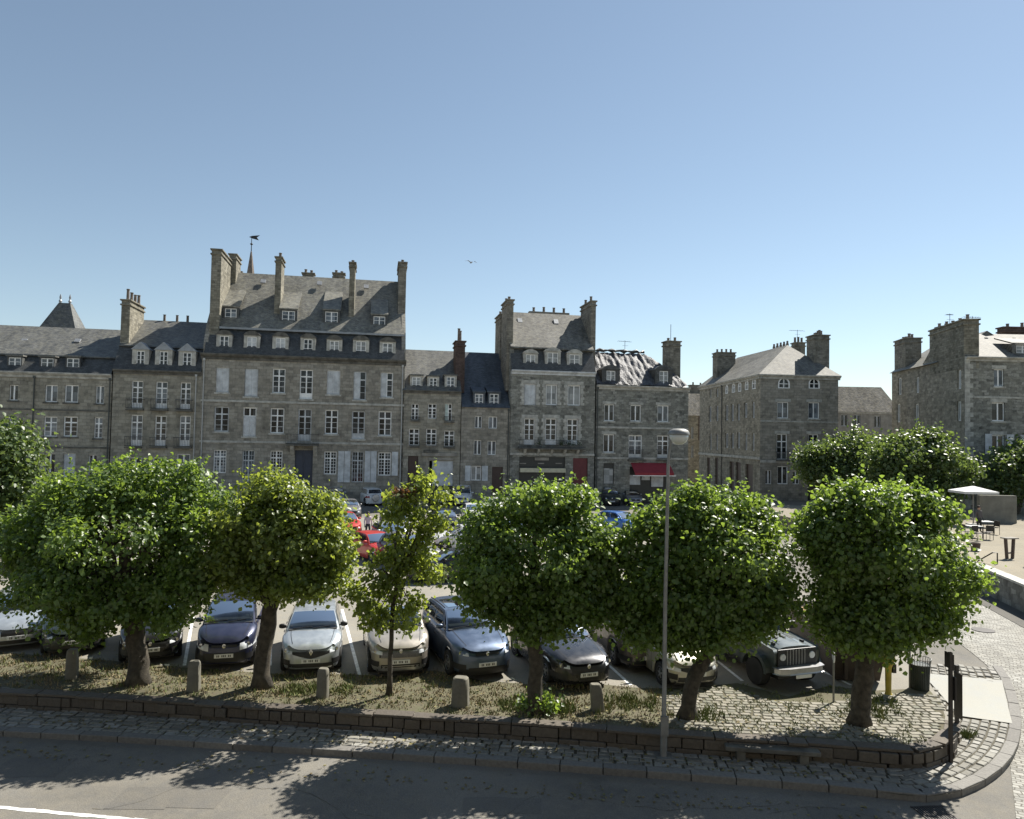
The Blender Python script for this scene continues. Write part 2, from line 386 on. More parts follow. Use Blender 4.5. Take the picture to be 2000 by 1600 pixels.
# pavement with kerb
KERB = [Vector((-60, 21.4, 0)), G(0,1441,Z_STREET), G(219,1450,Z_STREET), G(500,1469,Z_STREET), G(870,1491,Z_STREET), G(1300,1523,Z_STREET), G(1600,1546,Z_STREET), G(1700,1556,Z_STREET),
        G(1791,1569,Z_STREET), G(1841,1567,Z_STREET), G(1904,1550,Z_STREET), G(1966,1509,Z_STREET), G(1994,1459,Z_STREET), G(1996,1397,Z_STREET+.1), G(1975,1340,Z_STREET+.2), G(1957,1318,Z_STREET+.25)]
kl = smooth_line(KERB, 3)
def pave_h(p):
    y = p[1]; return hroad(0, y) + .14*(1 - smooth((y - 16.5)/4.0)*.85) 
k2 = resample(kl, .5)
inner = smooth_line([Vector((-60, 26, 0)), Vector((-9, 20, 0)), Vector((8.0, 18.2, 0)), Vector((9.3,18.6,0)), Vector((10.5,20.2,0)), Vector((11,21.5,0))], 2)
k3 = resample(inner, 1.0)
n3 = len(k2)
def inner_at(t):
    f = t*(len(k3)-1); i = min(int(f), len(k3)-2); return k3[i].lerp(k3[i+1], f-i)
pv = MB()
rows = []
for i, p in enumerate(k2):
    q = inner_at(i/(n3-1)); rows.append([p.lerp(q, t) for t in (0,.15,.35,.55,.8,1)])
pv.add([(q.x, q.y, pave_h(q)-.012) for r_ in rows for q in r_], [(i*6+j, (i+1)*6+j, (i+1)*6+j+1, i*6+j+1) for i in range(n3-1) for j in range(5)])
structure(pv.build('pavement', M['earth'], smooth=True))
kb = MB()
kk = resample(kl, .95)
for a, b_ in zip(kk[:-1], kk[1:]):
    e = b_-a; L = e.length; e = e.normalized(); nrm = Vector((-e.y, e.x)); c = (a+b_)/2 + nrm*.13
    z1 = pave_h(c) + .02; z0 = hroad(0, c.y) - .1
    sz = (pave_h(b_)-pave_h(a))/L; e3 = Vector((e.x, e.y, sz)).normalized()
    kb.obox((c.x, c.y, (z0+z1)/2), e3, (-nrm.x, -nrm.y, 0), L-.02, .26, z1-z0)
structure(kb.build('kerb', M['kerb'], bevel=.015))
# setts: rows parallel to the kerb, each stone a real block
def sett_rows(mb, line, offs, zf, ln=(.2,.38), wd=.20, keep=lambda x, y: True, hh=.06):
    for o_ in offs:
        pts = resample(line, .05); t = rnd.uniform(0, .2); i = 0
        d = [0]
        offp = []
        for k in range(len(pts)):
            e = (pts[min(k+1, len(pts)-1)] - pts[max(k-1, 0)]).normalized(); offp.append(pts[k] + Vector((-e.y, e.x))*o_)
        for a, b_ in zip(offp[:-1], offp[1:]): d.append(d[-1] + (b_-a).length)
        pos = rnd.uniform(0, .2); k = 0
        while pos < d[-1] - .4:
            L = rnd.uniform(*ln)
            while k < len(d)-2 and d[k+1] < pos + L/2: k += 1
            p = offp[k]; e = (offp[k+1] - offp[k])
            if e.length > 1e-6 and keep(p.x, p.y):
                e = e.normalized(); a_ = rnd.uniform(-.05,.05); e = Vector((e.x*math.cos(a_)-e.y*math.sin(a_), e.x*math.sin(a_)+e.y*math.cos(a_)))
                z = zf(p) + rnd.uniform(-.006,.008); w_ = wd*rnd.uniform(.80,.93)
                c = Vector((p.x, p.y, z - hh/2)); e3 = Vector((e.x, e.y, rnd.uniform(-.03,.03))).normalized(); n3_ = Vector((e.y, -e.x, rnd.uniform(-.04,.04))).normalized()
                l_, s_ = (L-.03), .72
                kx = n3_.cross(e3)
                vs = []
                for zz, sc in ((-1, 1), (.35, 1), (1, .8)):
                    for sa, sb in ((-1,-1),(1,-1),(1,1),(-1,1)):
                        vs.append(c + e3*(sa*(l_/2 - (0 if sc == 1 else .018))) + n3_*(sb*(w_/2 - (0 if sc == 1 else .016))) + kx*(zz*hh/2))
                mb.add(vs, [(8,9,10,11)] + [(b4+i4, b4+(i4+1) % 4, b4+4+(i4+1) % 4, b4+4+i4) for b4 in (0,4) for i4 in range(4)])
            pos += L
# in the photo the setts are clearly drawn on the right part of the pavement
slabq = [G(1800,1318,-.12), G(1957,1330,-.12), G(1977,1403,-.2), G(1875,1390,-.2)]
def in_poly(x, y, P):
    c = False; j = len(P)-1
    for i in range(len(P)):
        if (P[i].y > y) != (P[j].y > y) and x < (P[j].x-P[i].x)*(y-P[i].y)/(P[j].y-P[i].y)+P[i].x: c = not c
        j = i
    return c
platpoly = [Vector(p) for p in PL] + [Vector((13,40,0)), Vector((-60,40,0))]
st = MB()
sett_rows(st, kl, [.37 + .205*i for i in range(18)], lambda p: pave_h(p)+.012, keep=lambda x, y: x > -14 and y > 14 and not in_poly(x, y, platpoly) and not in_poly(x, y, slabq) and pave_h((x, y)) < -.03)
structure(st.build('pavement_setts', M['setts'], smooth=30))
sb = MB(); 
nq = 8
sb.grid(lambda u, v: (lambda p: (p.x, p.y, pave_h(p)+.022))(slabq[0].lerp(slabq[1], u).lerp(slabq[3].lerp(slabq[2], u), v)), [i/nq for i in range(nq+1)], [i/nq for i in range(nq+1)])
structure(sb.build('concrete_slab', M['slab'], smooth=True))
# sett paving on the island (right half of it)
isl_line = [Vector((5.0, 19.6)), Vector((9.2, 18.0))]
front_edge = smooth_line([p for p in EDGE] + EDGE_END, 2)
st2 = MB()
def in_island(x, y): return in_poly(x, y, platpoly)
cob = [G(1320,1425), G(1560,1440), G(1754,1458), G(1820,1448), G(1843,1415), G(1838,1380), G(1815,1345), G(1760,1350), G(1700,1362), G(1640,1372), G(1560,1375), G(1500,1368), G(1440,1345), G(1400,1335), G(1330,1345), G(1290,1360)]
dirv = (G(1800,1452) - G(1330,1432)).normalized(); base = G(1250, 1432)
ln2 = [Vector((base.x, base.y)), Vector((base.x+dirv.x*9, base.y+dirv.y*9))]
sett_rows(st2, ln2, [.06 + .19*i for i in range(18)], lambda p: .035, ln=(.17,.32), wd=.19, keep=lambda x, y: in_poly(x, y, cob), hh=.06)
structure(st2.build('island_setts', M['setts_moss'], smooth=30))
# dry grass strip (sheet) and paving apron colour under it
gs = MB(); gp = [(p.x, p.y, .012) for p in ([Vector((-60, EDGE[0].y+.15, 0))] + [Vector((p.x, p.y+.12, 0)) for p in EDGE[1:]] + [G(1800,1460), G(1843,1436), G(1846,1400), G(1838,1375), G(1812,1345), G(1700,1350), G(1620,1340), G(1540,1362), G(1440,1335), G(1330,1345), G(1250,1345), G(1160,1336), G(1040,1338), G(940,1330), G(850,1310), G(760,1322), G(690,1318), G(560,1318), G(400,1308), G(200,1290), G(0,1275), Vector((-60, G(0,1275).y+2.4, 0))])]
gs.poly(gp); structure(gs.build('island_turf', M['drygrass']))
# cobbled road to the right and pale pavement by the terrace wall
rq = MB()
rl = [G(1985,1600,Z_STREET), G(1972,1480,-.42), G(1962,1390,-.3), G(1950,1322,-.12), G(1880,1262), G(1800,1205), G(1740,1160), G(1700,1120), G(1680,1060)]
rr = [Vector((19,13.5,0)), Vector((19.5,15.5,0)), Vector((20,18,0)), G(2110,1290), G(2000,1228), G(1887,1165), G(1850,1130), G(1820,1090), G(1800,1045)]
def seglerp(L, u): i = min(int(u), len(L)-2); return L[i].lerp(L[i+1], u-i)
rq.grid(lambda u, v: (lambda p: (p.x, p.y, hroad(0, p.y) + .014))(seglerp(rl, u).lerp(seglerp(rr, u), v)), [i/12 for i in range(12*(len(rl)-1)+1)], [i/12 for i in range(13)])
structure(rq.build('cobbled_road', M['road_setts'], smooth=True))
rp = MB(); rp2 = [G(2110,1290), G(2000,1228), G(1887,1165), G(1850,1130)]; rp3 = [Vector((26,24,0)), G(2010,1196), G(1914,1150), G(1880,1120)]
rp.grid(lambda u, v: (lambda p: (p.x, p.y, .03))(rp2[u].lerp(rp3[u], v)), [0,1,2,3], [0,1])
for a, b_ in zip(rp2[:-1], rp2[1:]): rp.poly([(a.x, a.y, .03), (b_.x, b_.y, .03), (b_.x, b_.y, -.1), (a.x, a.y, -.1)])
structure(rp.build('side_pavement', M['asphalt_dark']))
# painted road line in the street, parking bay lines
ml = MB(); a = G(-60,1572,Z_STREET); b_ = G(310,1606,Z_STREET); d_ = (b_-a).normalized(); nn = Vector((-d_.y, d_.x, 0))*.06
for i in range(40):
    t0, t1 = i*.3, (i+1)*.3
    j = lambda: rnd.uniform(.6,1.15)
    if rnd.random() < .12: continue
    p0 = a + d_*(t0-4); p1 = a + d_*(t1-4)
    ml.poly([tuple(p0 - nn*j() + Vector((0,0,.006))), tuple(p1 - nn*j() + Vector((0,0,.006))), tuple(p1 + nn*j() + Vector((0,0,.006))), tuple(p0 + nn*j() + Vector((0,0,.006)))])
structure(ml.build('road_line', M['paint']))
bl = MB()
for (ax, ay, bx, by) in ((668,1190,702,1318),(845,1265,880,1320),(1040,1275,1082,1330),(1190,1300,1232,1338),(1400,1290,1450,1330),(1605,1310,1662,1338),(378,1200,360,1300),(530,1200,527,1300)):
    p0 = G(ax, ay, .010); p1 = G(bx, by, .010); dd = (p1-p0).normalized(); q = Vector((-dd.y, dd.x, 0))*.05
    bl.poly([tuple(p0-q), tuple(p1-q), tuple(p1+q), tuple(p0+q)])
structure(bl.build('parking_bay_lines', M['paint']))
# repairs in the street surface and thin cracks
pt = MB(); rp_ = random.Random(12)
for (px, py, w_, d_) in ((330,1560,2.2,.9),(980,1575,1.6,.7),(1650,1592,1.4,.6),(60,1500,1.5,1.0)):
    c = G(px, py, Z_STREET)
    pt.poly([(c.x + a*w_/2*rp_.uniform(.95,1.03), c.y + b_*d_/2*rp_.uniform(.94,1.04), hroad(0, c.y)+.005) for a, b_ in ((-1,-1),(.1,-1),(.1,-.8),(1,-.8),(1,1),(-.3,1),(-1,.95))])
structure(pt.build('asphalt_patch', ground_mat('asphalt_repair', (.175,.168,.155))))
ck_ = MB()
for (px, py, a_) in ((180,1580,.1),(450,1530,-.1),(700,1590,.05),(1150,1560,-.08),(1500,1590,.2)):
    p = G(px, py, Z_STREET); x, y = p.x, p.y
    for k in range(26):
        a_ += rp_.gauss(0, .25); a_ *= .9; nx, ny_ = x + .16*math.cos(a_), y + .16*math.sin(a_); w_ = rp_.uniform(.002, .007)
        ck_.poly([(x, y-w_, Z_STREET+.007), (nx, ny_-w_, Z_STREET+.007), (nx, ny_+w_, Z_STREET+.007), (x, y+w_, Z_STREET+.007)]); x, y = nx, ny_
structure(ck_.build('asphalt_cracks', M['earth']))
# terrace behind the planter wall
TW = [G(2010,1196), G(1914,1150)]
ex = (TW[1]-TW[0]).normalized()
tA = TW[0] - ex*8; tB = TW[1]; ZT = 1.12
tr_ = MB(); tpts = [(tA.x, tA.y), (tB.x, tB.y), (tB.x-.6, tB.y+14), (tB.x-3, tB.y+30), (70, tB.y+30), (70, tA.y-4)]
tr_.prism(tpts, -.3, ZT, 'z'); structure(tr_.build('terrace_ground', M['sand']))
tw = MB(); nv = Vector((ex.y, -ex.x, 0)); nv = nv if nv.x < 0 else -nv
c = (tA+tB)/2 + nv*.12; Lw = (tB-tA).length
tw.obox((c.x, c.y, ZT/2-.1), (ex.x, ex.y, 0), (nv.x, nv.y, 0), Lw, .4, ZT+.2)
two = empty('terrace_wall', (0,0,0), label='rubble stone terrace wall with flat pale coping at the right edge of the photo', cat='wall')
tw.build('masonry', M['granite_d'], two)
tc = MB(); tc.obox((c.x, c.y, ZT+.05), (ex.x, ex.y, 0), (nv.x, nv.y, 0), Lw+.1, .55, .1); tc.build('coping', M['trim'], two, bevel=.01)
# ================================================================== BUILDINGS
class Frame:
    """vertical facade plane through world point O, direction e (left to right as seen), inward normal n"""
    def __init__(s, O, ang):
        s.O = Vector((O[0], O[1], 0)); s.a = ang
        s.e = Vector((math.cos(ang), math.sin(ang), 0)); s.n = Vector((-math.sin(ang), math.cos(ang), 0))
        s.M = Matrix.Translation(s.O) @ Matrix.Rotation(ang, 4, 'Z')
    def loc(s, px, py, yin=0.0):
        v = ray(px, py); t = ((s.O + s.n*yin - CAMP).dot(s.n)) / v.dot(s.n)
        p = CAMP + v*t - s.O
        return p.dot(s.e), p.z
    def rect(s, c, x0, y0, x1, y1, yin=0.0):
        a, b_ = c(x0, (y0+y1)/2); u0 = s.loc(a, b_, yin)[0]
        a, b_ = c(x1, (y0+y1)/2); u1 = s.loc(a, b_, yin)[0]
        a, b_ = c((x0+x1)/2, y1); z0 = s.loc(a, b_, yin)[1]
        a, b_ = c((x0+x1)/2, y0); z1 = s.loc(a, b_, yin)[1]
        return u0, z0, u1, z1
    def at(s, px, py=850):
        return s.O + s.e*s.loc(px, py)[0]
MAINANG = math.atan(.19)
MAIN = Frame((0, 73.0), MAINANG)

class House:
    def __init__(s, name, frame, px0, label, py=850, cat='house', group=None):
        s.F = Frame(frame.at(px0, py), frame.a)
        s.root = empty(name, s.F.O, s.F.a, label, cat, group)
        s.inv = s.F.M.inverted()
    def rel(s, frame):
        return None if frame is None or frame is s.F else s.inv @ frame.M

def cutwall(mb, u0, u1, z0, z1, holes, y0=0.0, dep=.28, m=0):
    us = sorted(set([u0, u1] + [h[k] for h in holes for k in (0, 2)])); zs = sorted(set([z0, z1] + [h[k] for h in holes for k in (1, 3)]))
    us = [u for u in us if u0-1e-6 <= u <= u1+1e-6]; zs = [z for z in zs if z0-1e-6 <= z <= z1+1e-6]
    for i in range(len(us)-1):
        for j in range(len(zs)-1):
            cu, cz = (us[i]+us[i+1])/2, (zs[j]+zs[j+1])/2
            if any(h[0] < cu < h[2] and h[1] < cz < h[3] for h in holes): continue
            mb.poly([(us[i],y0,zs[j]),(us[i+1],y0,zs[j]),(us[i+1],y0,zs[j+1]),(us[i],y0,zs[j+1])], m)
    for a, b_, c, d in holes:
        y1 = y0+dep
        mb.poly([(a,y0,b_),(a,y1,b_),(a,y1,d),(a,y0,d)], m); mb.poly([(c,y0,b_),(c,y0,d),(c,y1,d),(c,y1,b_)], m)
        mb.poly([(a,y0,d),(a,y1,d),(c,y1,d),(c,y0,d)], m); mb.poly([(a,y0,b_),(c,y0,b_),(c,y1,b_),(a,y1,b_)], m)

GL = ['g_dark','g_dark','g_dark','g_blue','g_blue','g_curtain']
def window(parent, r, style='cross', y=.2, rel=None, glass=None, frame='white', name='window', arch=False, fw=None):
    """style: cross / plain / grid / shut / half / halfr / panel ; frame mesh + pane child"""
    u0, z0, u1, z1 = r; W, H = u1-u0, z1-z0
    f = MB(); t = fw or max(.06, min(.1, W*.08)); mu = .035
    f.box(u0, y-.05, z0, u0+t, y+.04, z1); f.box(u1-t, y-.05, z0, u1, y+.04, z1)
    f.box(u0+t, y-.05, z0, u1-t, y+.04, z0+t); f.box(u0+t, y-.05, z1-t, u1-t, y+.04, z1)
    uc = (u0+u1)/2; zt = z0 + H*.70
    zb = z0+t
    if style in ('panel',):
        zb = z0 + H*.2; f.box(u0+t, y-.04, z0+t, u1-t, y+.03, zb)
        zt = z0 + H*.76
    f.box(uc-.06, y-.06, zb, uc+.06, y+.03, z1-t)
    if style in ('cross','grid','panel','half','halfr','shutlow'):
        f.box(u0+t, y-.065, zt-.06, u1-t, y+.03, zt+.06)
    nr = {'cross':3,'grid':5,'panel':3,'half':3,'halfr':3,'plain':0}.get(style, 0)
    for k in range(1, nr):
        zz = zb + (zt-zb)*k/nr if style != 'plain' else z0 + H*k/nr
        f.box(u0+t, y-.045, zz-mu/2, u1-t, y+.02, zz+mu/2)
    if style == 'grid':
        for q in (.25, .75): f.box(u0+W*q-mu/2, y-.046, z0+t, u0+W*q+mu/2, y+.02, z1-t)
        f.box(u0+t, y-.045, zt+(z1-zt)*.5-mu/2, u1-t, y+.02, zt+(z1-zt)*.5+mu/2)
    o = f.build(name, M[frame], parent, mat=rel)
    g = MB(); g.box(u0+t*.5, y, z0+t*.5, u1-t*.5, y+.015, z1-t*.5)
    gl = g.build('pane', M[glass or rnd.choice(GL)], o)
    if style in ('shut','half','halfr','shutlow'):
        s = MB(); a, b_ = (u0+t*.6, u1-t*.6)
        if style == 'half': b_ = uc-.02
        if style == 'halfr': a = uc+.02
        top = z1-t*.6 if style != 'shutlow' else zt
        for (p, q) in (((a, uc-.015), (uc+.015, b_)) if style in ('shut','shutlow') else ((a, b_),)):
            s.box(p, y-.09, z0+t*.6, q, y-.065, top)
            for k in (.15, .5, .82): s.box(p+.03, y-.105, z0+(top-z0)*k, q-.03, y-.09, z0+(top-z0)*k+.05)
        s.build('closed_shutter', M['white_old' if rnd.random() < .7 else 'shutter_green'], o)
    return o
def sill(mb, r, y=-.08, d=.3):
    mb.box(r[0]-.12, y, r[1]-.16, r[2]+.12, y+d, r[1]-.003)
def balcony(parent, u0, u1, z0, z1, d=.45, rel=None, name='balcony', slabm='trim_dark'):
    b = MB(); b.box(u0, -d, z0-.12, u1, .02, z0, 1)
    for z in (z1-.04, z0+.08): 
        b.box(u0, -d, z, u1, -d+.04, z+.04); b.box(u0, -d+.04, z, u0+.04, 0, z+.04); b.box(u1-.04, -d+.04, z, u1, 0, z+.04)
    n = max(4, int((u1-u0)/.13))
    for i in range(n+1):
        u = u0+.01+(u1-u0-.04)*i/n; b.box(u, -d+.005, z0+.12, u+.022, -d+.028, z1-.04)
    return b.build(name, [M['iron'], M[slabm]], parent, mat=rel)
def chimney(parent, F, u0, u1, y0, y1, z0, z1, mat='chimney', pots=3, rel=None, potm='pot', cap=True, name='chimney', poth=.5):
    b = MB(); b.box(u0, y0, z0, u1, y1, z1)
    if cap:
        b.box(u0-.1, y0-.1, z1-.45, u1+.1, y1+.1, z1-.3); b.box(u0-.12, y0-.12, z1-.003, u1+.12, y1+.12, z1+.14)
    o = b.build(name, M[mat], parent, mat=rel, bevel=.03)
    zt = z1+.14 if cap else z1
    along_y = (y1-y0) > (u1-u0)
    for k in range(pots):
        t = (k+.5)/pots; x = (u0+u1)/2 if along_y else u0+(u1-u0)*t; y = y0+(y1-y0)*t if along_y else (y0+y1)/2
        h = poth*rnd.uniform(.7, 1.3); p = MB(); p.lathe([(.17,0),(.15,.1),(.13,h-.08),(.17,h-.06),(.16,h)], (x, y, zt-.01), 10)
        p.build('chimney_pot', M[potm], o, smooth=35)
    return o
def dormer(parent, F, r, yf, ztop_ridge, depth, mat_cheek='slate_dark', mat_roof='slate', kind='gable', style='plain', frame='white', glass=None, m=.18, rel=None, stonefront=None):
    """window rect r at inward distance yf; box goes in by depth; roof: gable / shed / flat"""
    u0, z0, u1, z1 = r
    b = MB(); a, c = u0-m, u1+m
    # front face ring + cheeks
    cutwall(b, a, c, z0-.15, z1+.12, [(u0, z0, u1, z1)], yf, .18)
    b.poly([(a, yf, z0-.15), (a, yf+depth, z0-.15), (a, yf+depth, z1+.12), (a, yf, z1+.12)])
    b.poly([(c, yf, z0-.15), (c, yf, z1+.12), (c, yf+depth, z1+.12), (c, yf+depth, z0-.15)])
    d = b.build('dormer', M[stonefront or mat_cheek], parent, mat=rel)
    rb = MB(); uc = (a+c)/2; zz = z1+.12
    if kind == 'gable':
        h = ztop_ridge
        rb.prism([(a-.1, zz), (c+.1, zz), (uc, zz+h)], yf-.12, yf+depth+.6, 'y')
    elif kind == 'arch':
        pts = [(a-.08 + (c-a+.16)*i/8, zz + ztop_ridge*math.sin(math.pi*i/8)**.7) for i in range(9)]
        rb.prism(pts, yf-.1, yf+depth+.3, 'y')
    elif kind == 'shed':
        rb.prism([(yf-.12, zz), (yf+depth, zz+ztop_ridge-.02), (yf+depth, zz+ztop_ridge+.1), (yf-.12, zz+.12)], a-.08, c+.08, 'x')
    else:
        rb.box(a-.1, yf-.12, zz, c+.1, yf+depth+.2, zz+.14)
    rb.build('dormer_roof', M[mat_roof], d)
    # window pieces as sub-parts of the dormer
    f = MB(); t = .07; y = yf+.1; ucc = (u0+u1)/2
    f.box(u0, y-.04, z0, u0+t, y+.03, z1); f.box(u1-t, y-.04, z0, u1, y+.03, z1); f.box(u0+t, y-.04, z0, u1-t, y+.03, z0+t); f.box(u0+t, y-.04, z1-t, u1-t, y+.03, z1)
    f.box(ucc-.05, y-.05, z0+t, ucc+.05, y+.02, z1-t)
    for q in (.36, .68): f.box(u0+t, y-.035, z0+(z1-z0)*q-.02, u1-t, y+.015, z0+(z1-z0)*q+.02)
    f.build('window', M[frame], d)
    g = MB(); g.box(u0+.03, y, z0+.03, u1-.03, y+.012, z1-.03); g.build('pane', M[glass or rnd.choice(GL)], d)
    return d
def roof_profile(parent, prof, u0, u1, mat, name='roof', rel=None, mats=None):
    b = MB(); b.prism(prof, u0, u1, 'x'); return b.build(name, M[mat], parent, mat=rel)
def sheet(prof, th=.12):
    """thicken an open polyline (y,z) downward into a closed profile"""
    return prof + [(y, z-th) for y, z in reversed(prof)]
def box_walls(mb, u1, D, z, front=False):
    mb.poly([(0,0,-.6),(0,D,-.6),(0,D,z),(0,0,z)]); mb.poly([(u1,0,-.6),(u1,0,z),(u1,D,z),(u1,D,-.6)]); mb.poly([(0,D,-.6),(u1,D,-.6),(u1,D,z),(0,D,z)])
def downpipe(parent, u, z0, z1, mat='plast', rel=None):
    p = MB(); p.tube((u, -.09, z0), (u, -.09, z1), .055, n=8); p.box(u-.1, -.2, z1, u+.1, -.02, z1+.22)
    return p.build('downpipe', M[mat], parent, mat=rel)
def cornice(parent, u0, u1, z, h=.45, d=.35, mat='trim', rel=None, name='cornice'):
    b = MB(); b.prism([(.0, z-h), (-.10, z-h), (-.12, z-h*.6), (-d*.7, z-h*.45), (-d, z-h*.2), (-d, z), (.0, z)], u0, u1, 'x')
    return b.build(name, M[mat], parent, mat=rel)
def band(mb, u0, u1, z, h=.16, d=.05): mb.box(u0, -d, z-h/2, u1, .02, z+h/2)

# ---------------------------------------------------------------- house 1: long house at the left edge
h = House('long_house', MAIN, -330, 'long granite house with dark slate mansard at the left edge, beside the balcony house'); F = h.F
U1 = F.loc(*C1(664, 1150))[0]; zc = F.loc(*C1(400, 893))[1]
ws = [((55,960,108,1052),'plain'),((270,960,345,1062),'plain'),((388,960,470,1065),'plain'),((575,965,625,1072),'plain'),
      ((262,1150,342,1270),'cross'),((380,1150,465,1270),'cross'),((565,1155,615,1280),'cross'),
      ((268,1372,328,1528),'plain'),((378,1372,452,1528),'shut'),((530,1380,580,1530),'plain'),
      ((-150,960,-90,1055),'plain'),((-320,960,-240,1055),'plain'),((-150,1150,-80,1270),'cross'),((-320,1150,-240,1270),'cross'),((55,1150,110,1270),'cross')]
rs = [(F.rect(C1, *r), s) for r, s in ws]
wl = MB(); cutwall(wl, 0, U1, -.6, zc, [r for r, s in rs]); box_walls(wl, U1, 11, zc)
tr = MB()
for r, s in rs: sill(tr, r)
for yy in (1112, 1335): band(tr, 0, U1, F.loc(*C1(400, yy))[1])
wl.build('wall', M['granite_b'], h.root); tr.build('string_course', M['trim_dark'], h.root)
for r, s in rs: window(h.root, r, s)
cornice(h.root, 0, U1, zc+.08, .5, .4)
zb = F.loc(*C1(400, 792), 1.0)[1]; zr = F.loc(*C1(400, 616), 6.0)[1]
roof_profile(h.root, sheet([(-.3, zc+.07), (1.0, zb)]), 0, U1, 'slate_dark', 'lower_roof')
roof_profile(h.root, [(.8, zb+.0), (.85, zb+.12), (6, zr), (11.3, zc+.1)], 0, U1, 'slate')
for r in ((50,795,125,875),(245,800,320,880),(400,800,475,882),(-150,795,-75,872)):
    dormer(h.root, F, F.rect(C1, *r, .12), .12, .25, 1.2, 'slate_dark', 'slate', 'flat', m=.1)
for cx in (150, 470):
    u, z = F.loc(*C1(cx, 695), 3.5); s = MB(); s.obox((u, 3.35, z), (1,0,0), (0,.72,.69), .5, .5, .12); s.build('skylight', M['zinc'], h.root)
for cx in (200, 655):
    downpipe(h.root, F.loc(*C1(cx, 1150))[0], .1, zc-.5, 'copper_dark')

# tower roof behind
Ft = Frame((MAIN.at(110).x-3, MAIN.at(110).y+22), MAINANG); 
t = empty('pavilion_tower', Ft.at(110), MAINANG, 'pyramid slate tower roof with two finials rising behind the long house', 'tower')
Ft = Frame(Ft.at(110), MAINANG)
uL, z0 = Ft.loc(*C1(225, 625)); uR, _ = Ft.loc(*C1(455, 625)); a, zt = Ft.loc(*C1(315, 450)); b_, _ = Ft.loc(*C1(385, 450))
tb = MB(); D = uR-uL; yt = D*.42
tb.add([(uL,0,z0),(uR,0,z0),(uR,D,z0),(uL,D,z0),(a,yt,zt),(b_,yt,zt),(b_,D-yt,zt),(a,D-yt,zt)], [(0,1,5,4),(1,2,6,5),(2,3,7,6),(3,0,4,7),(4,5,6,7)])
tb.build('roof', M['slate'], t); tb = MB(); tb.box(uL+.3, .3, -.5, uR-.3, D-.3, z0); tb.build('wall', M['granite_b'], t)
for u in (a+.1, b_-.1):
    f = MB(); f.lathe([(.12,0),(.2,.25),(.08,.45),(.14,.7),(.03,1.1)], (u, yt+.2, zt), 8); f.build('finial', M['zinc'], t, smooth=40)

# ---------------------------------------------------------------- house 2: balcony house
h = House('balcony_house', MAIN, C1(667, 1150)[0], 'narrow granite house with six iron balconies, between the long house and the tall mansion'); F = h.F
U1 = F.loc(*C1(1203, 1150))[0]; zc = F.loc(*C1(940, 878))[1]
ws = [((790,935,858,1100),'panel'),((935,940,1005,1103),'panel'),((1083,945,1145,1106),'panel'),
      ((785,1140,855,1327),'panel'),((930,1145,998,1327),'panel'),((1078,1145,1143,1329),'panel'),
      ((770,1395,850,1560),'plain'),((915,1395,1000,1560),'plain'),((1060,1375,1140,1560),'plain')]
rs = [(F.rect(C1, *r), s) for r, s in ws]
wl = MB(); cutwall(wl, 0, U1, -.6, zc, [r for r, s in rs]); box_walls(wl, U1, 11, zc); wl.build('wall', M['granite_b'], h.root)
for r, s in rs: window(h.root, r, s, glass=('g_blue' if rnd.random() < .5 else 'g_dark'))
for r in ((765,1045,868,1105),(912,1045,1015,1108),(1060,1050,1160,1112),(757,1270,857,1332),(905,1275,1005,1332),(1048,1275,1155,1334)):
    q = F.rect(C1, *r); balcony(h.root, q[0], q[2], q[1], q[3], .5)
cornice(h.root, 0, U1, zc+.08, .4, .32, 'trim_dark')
zb = F.loc(*C1(950, 735), 1.3)[1]; zr = F.loc(*C1(1000, 575), 6)[1]
roof_profile(h.root, sheet([(-.28, zc+.07), (1.3, zb)]), 0, U1, 'slate_dark', 'lower_roof')
roof_profile(h.root, [(1.1, zb), (1.15, zb+.12), (6, zr), (11.3, zc+.1)], 0, U1, 'slate')
for r in ((820,755,868,838),(958,758,1008,845),(1098,765,1150,850)):
    dormer(h.root, F, F.rect(C1, *r, .1), .1, .75, 1.6, 'slate_dark', 'zinc', 'gable', glass='g_dark', m=.38, stonefront='trim')
u0, zt = F.loc(*C1(745, 455), 1.6); u1, _ = F.loc(*C1(785, 455), 1.6)
chimney(h.root, F, F.loc(*C1(725, 600), 1.4)[0], F.loc(*C1(778, 600), 1.4)[0], 1.4, 5.6, zc, zt, 'chimney', 4, poth=.9)
downpipe(h.root, U1-.45, .1, zc-.4)
u, z = F.loc(*C1(1050, 578), 6)
for du in (-1.0, 0.2, 1.2):
    p = MB(); p.lathe([(.16,0),(.13,.1),(.12,.7),(.16,.75)], (u+du, 6.1, z-.1), 8); p.build('chimney_pot', M['pot'], h.root, smooth=35)

# ---------------------------------------------------------------- house 3: the tall mansion
h = House('tall_mansion', MAIN, C2(30, 1200)[0], 'tallest granite mansion with steep slate roof, seven bays and four tall chimneys', cat='mansion'); F = h.F
U1 = F.loc(*C2(1262, 1000))[0]; zc = F.loc(*C2(670, 797))[1]
T = [((128,855,208,1005),'shut'),((300,862,382,1030),'shut'),((468,862,545,1008),'cross'),((632,868,710,1045),'panel'),((795,872,875,1018),'shut'),((955,878,1030,1050),'half'),((1118,885,1192,1035),'half'),
     ((118,1090,205,1240),'cross'),((290,1095,370,1270),'shutlow'),((455,1100,538,1250),'cross'),((622,1105,702,1295),'panel'),((783,1110,862,1255),'cross'),((945,1117,1023,1285),'panel'),((1105,1118,1183,1265),'cross'),
     ((112,1350,190,1490),'grid'),((285,1352,358,1560),'grid'),((453,1355,527,1500),'grid'),((778,1360,853,1498),'grid'),((945,1360,1015,1545),'grid'),((1103,1365,1180,1505),'grid')]
rs = [(F.rect(C2, *r), s) for r, s in T]; door = F.rect(C2, 600, 1352, 708, 1640)
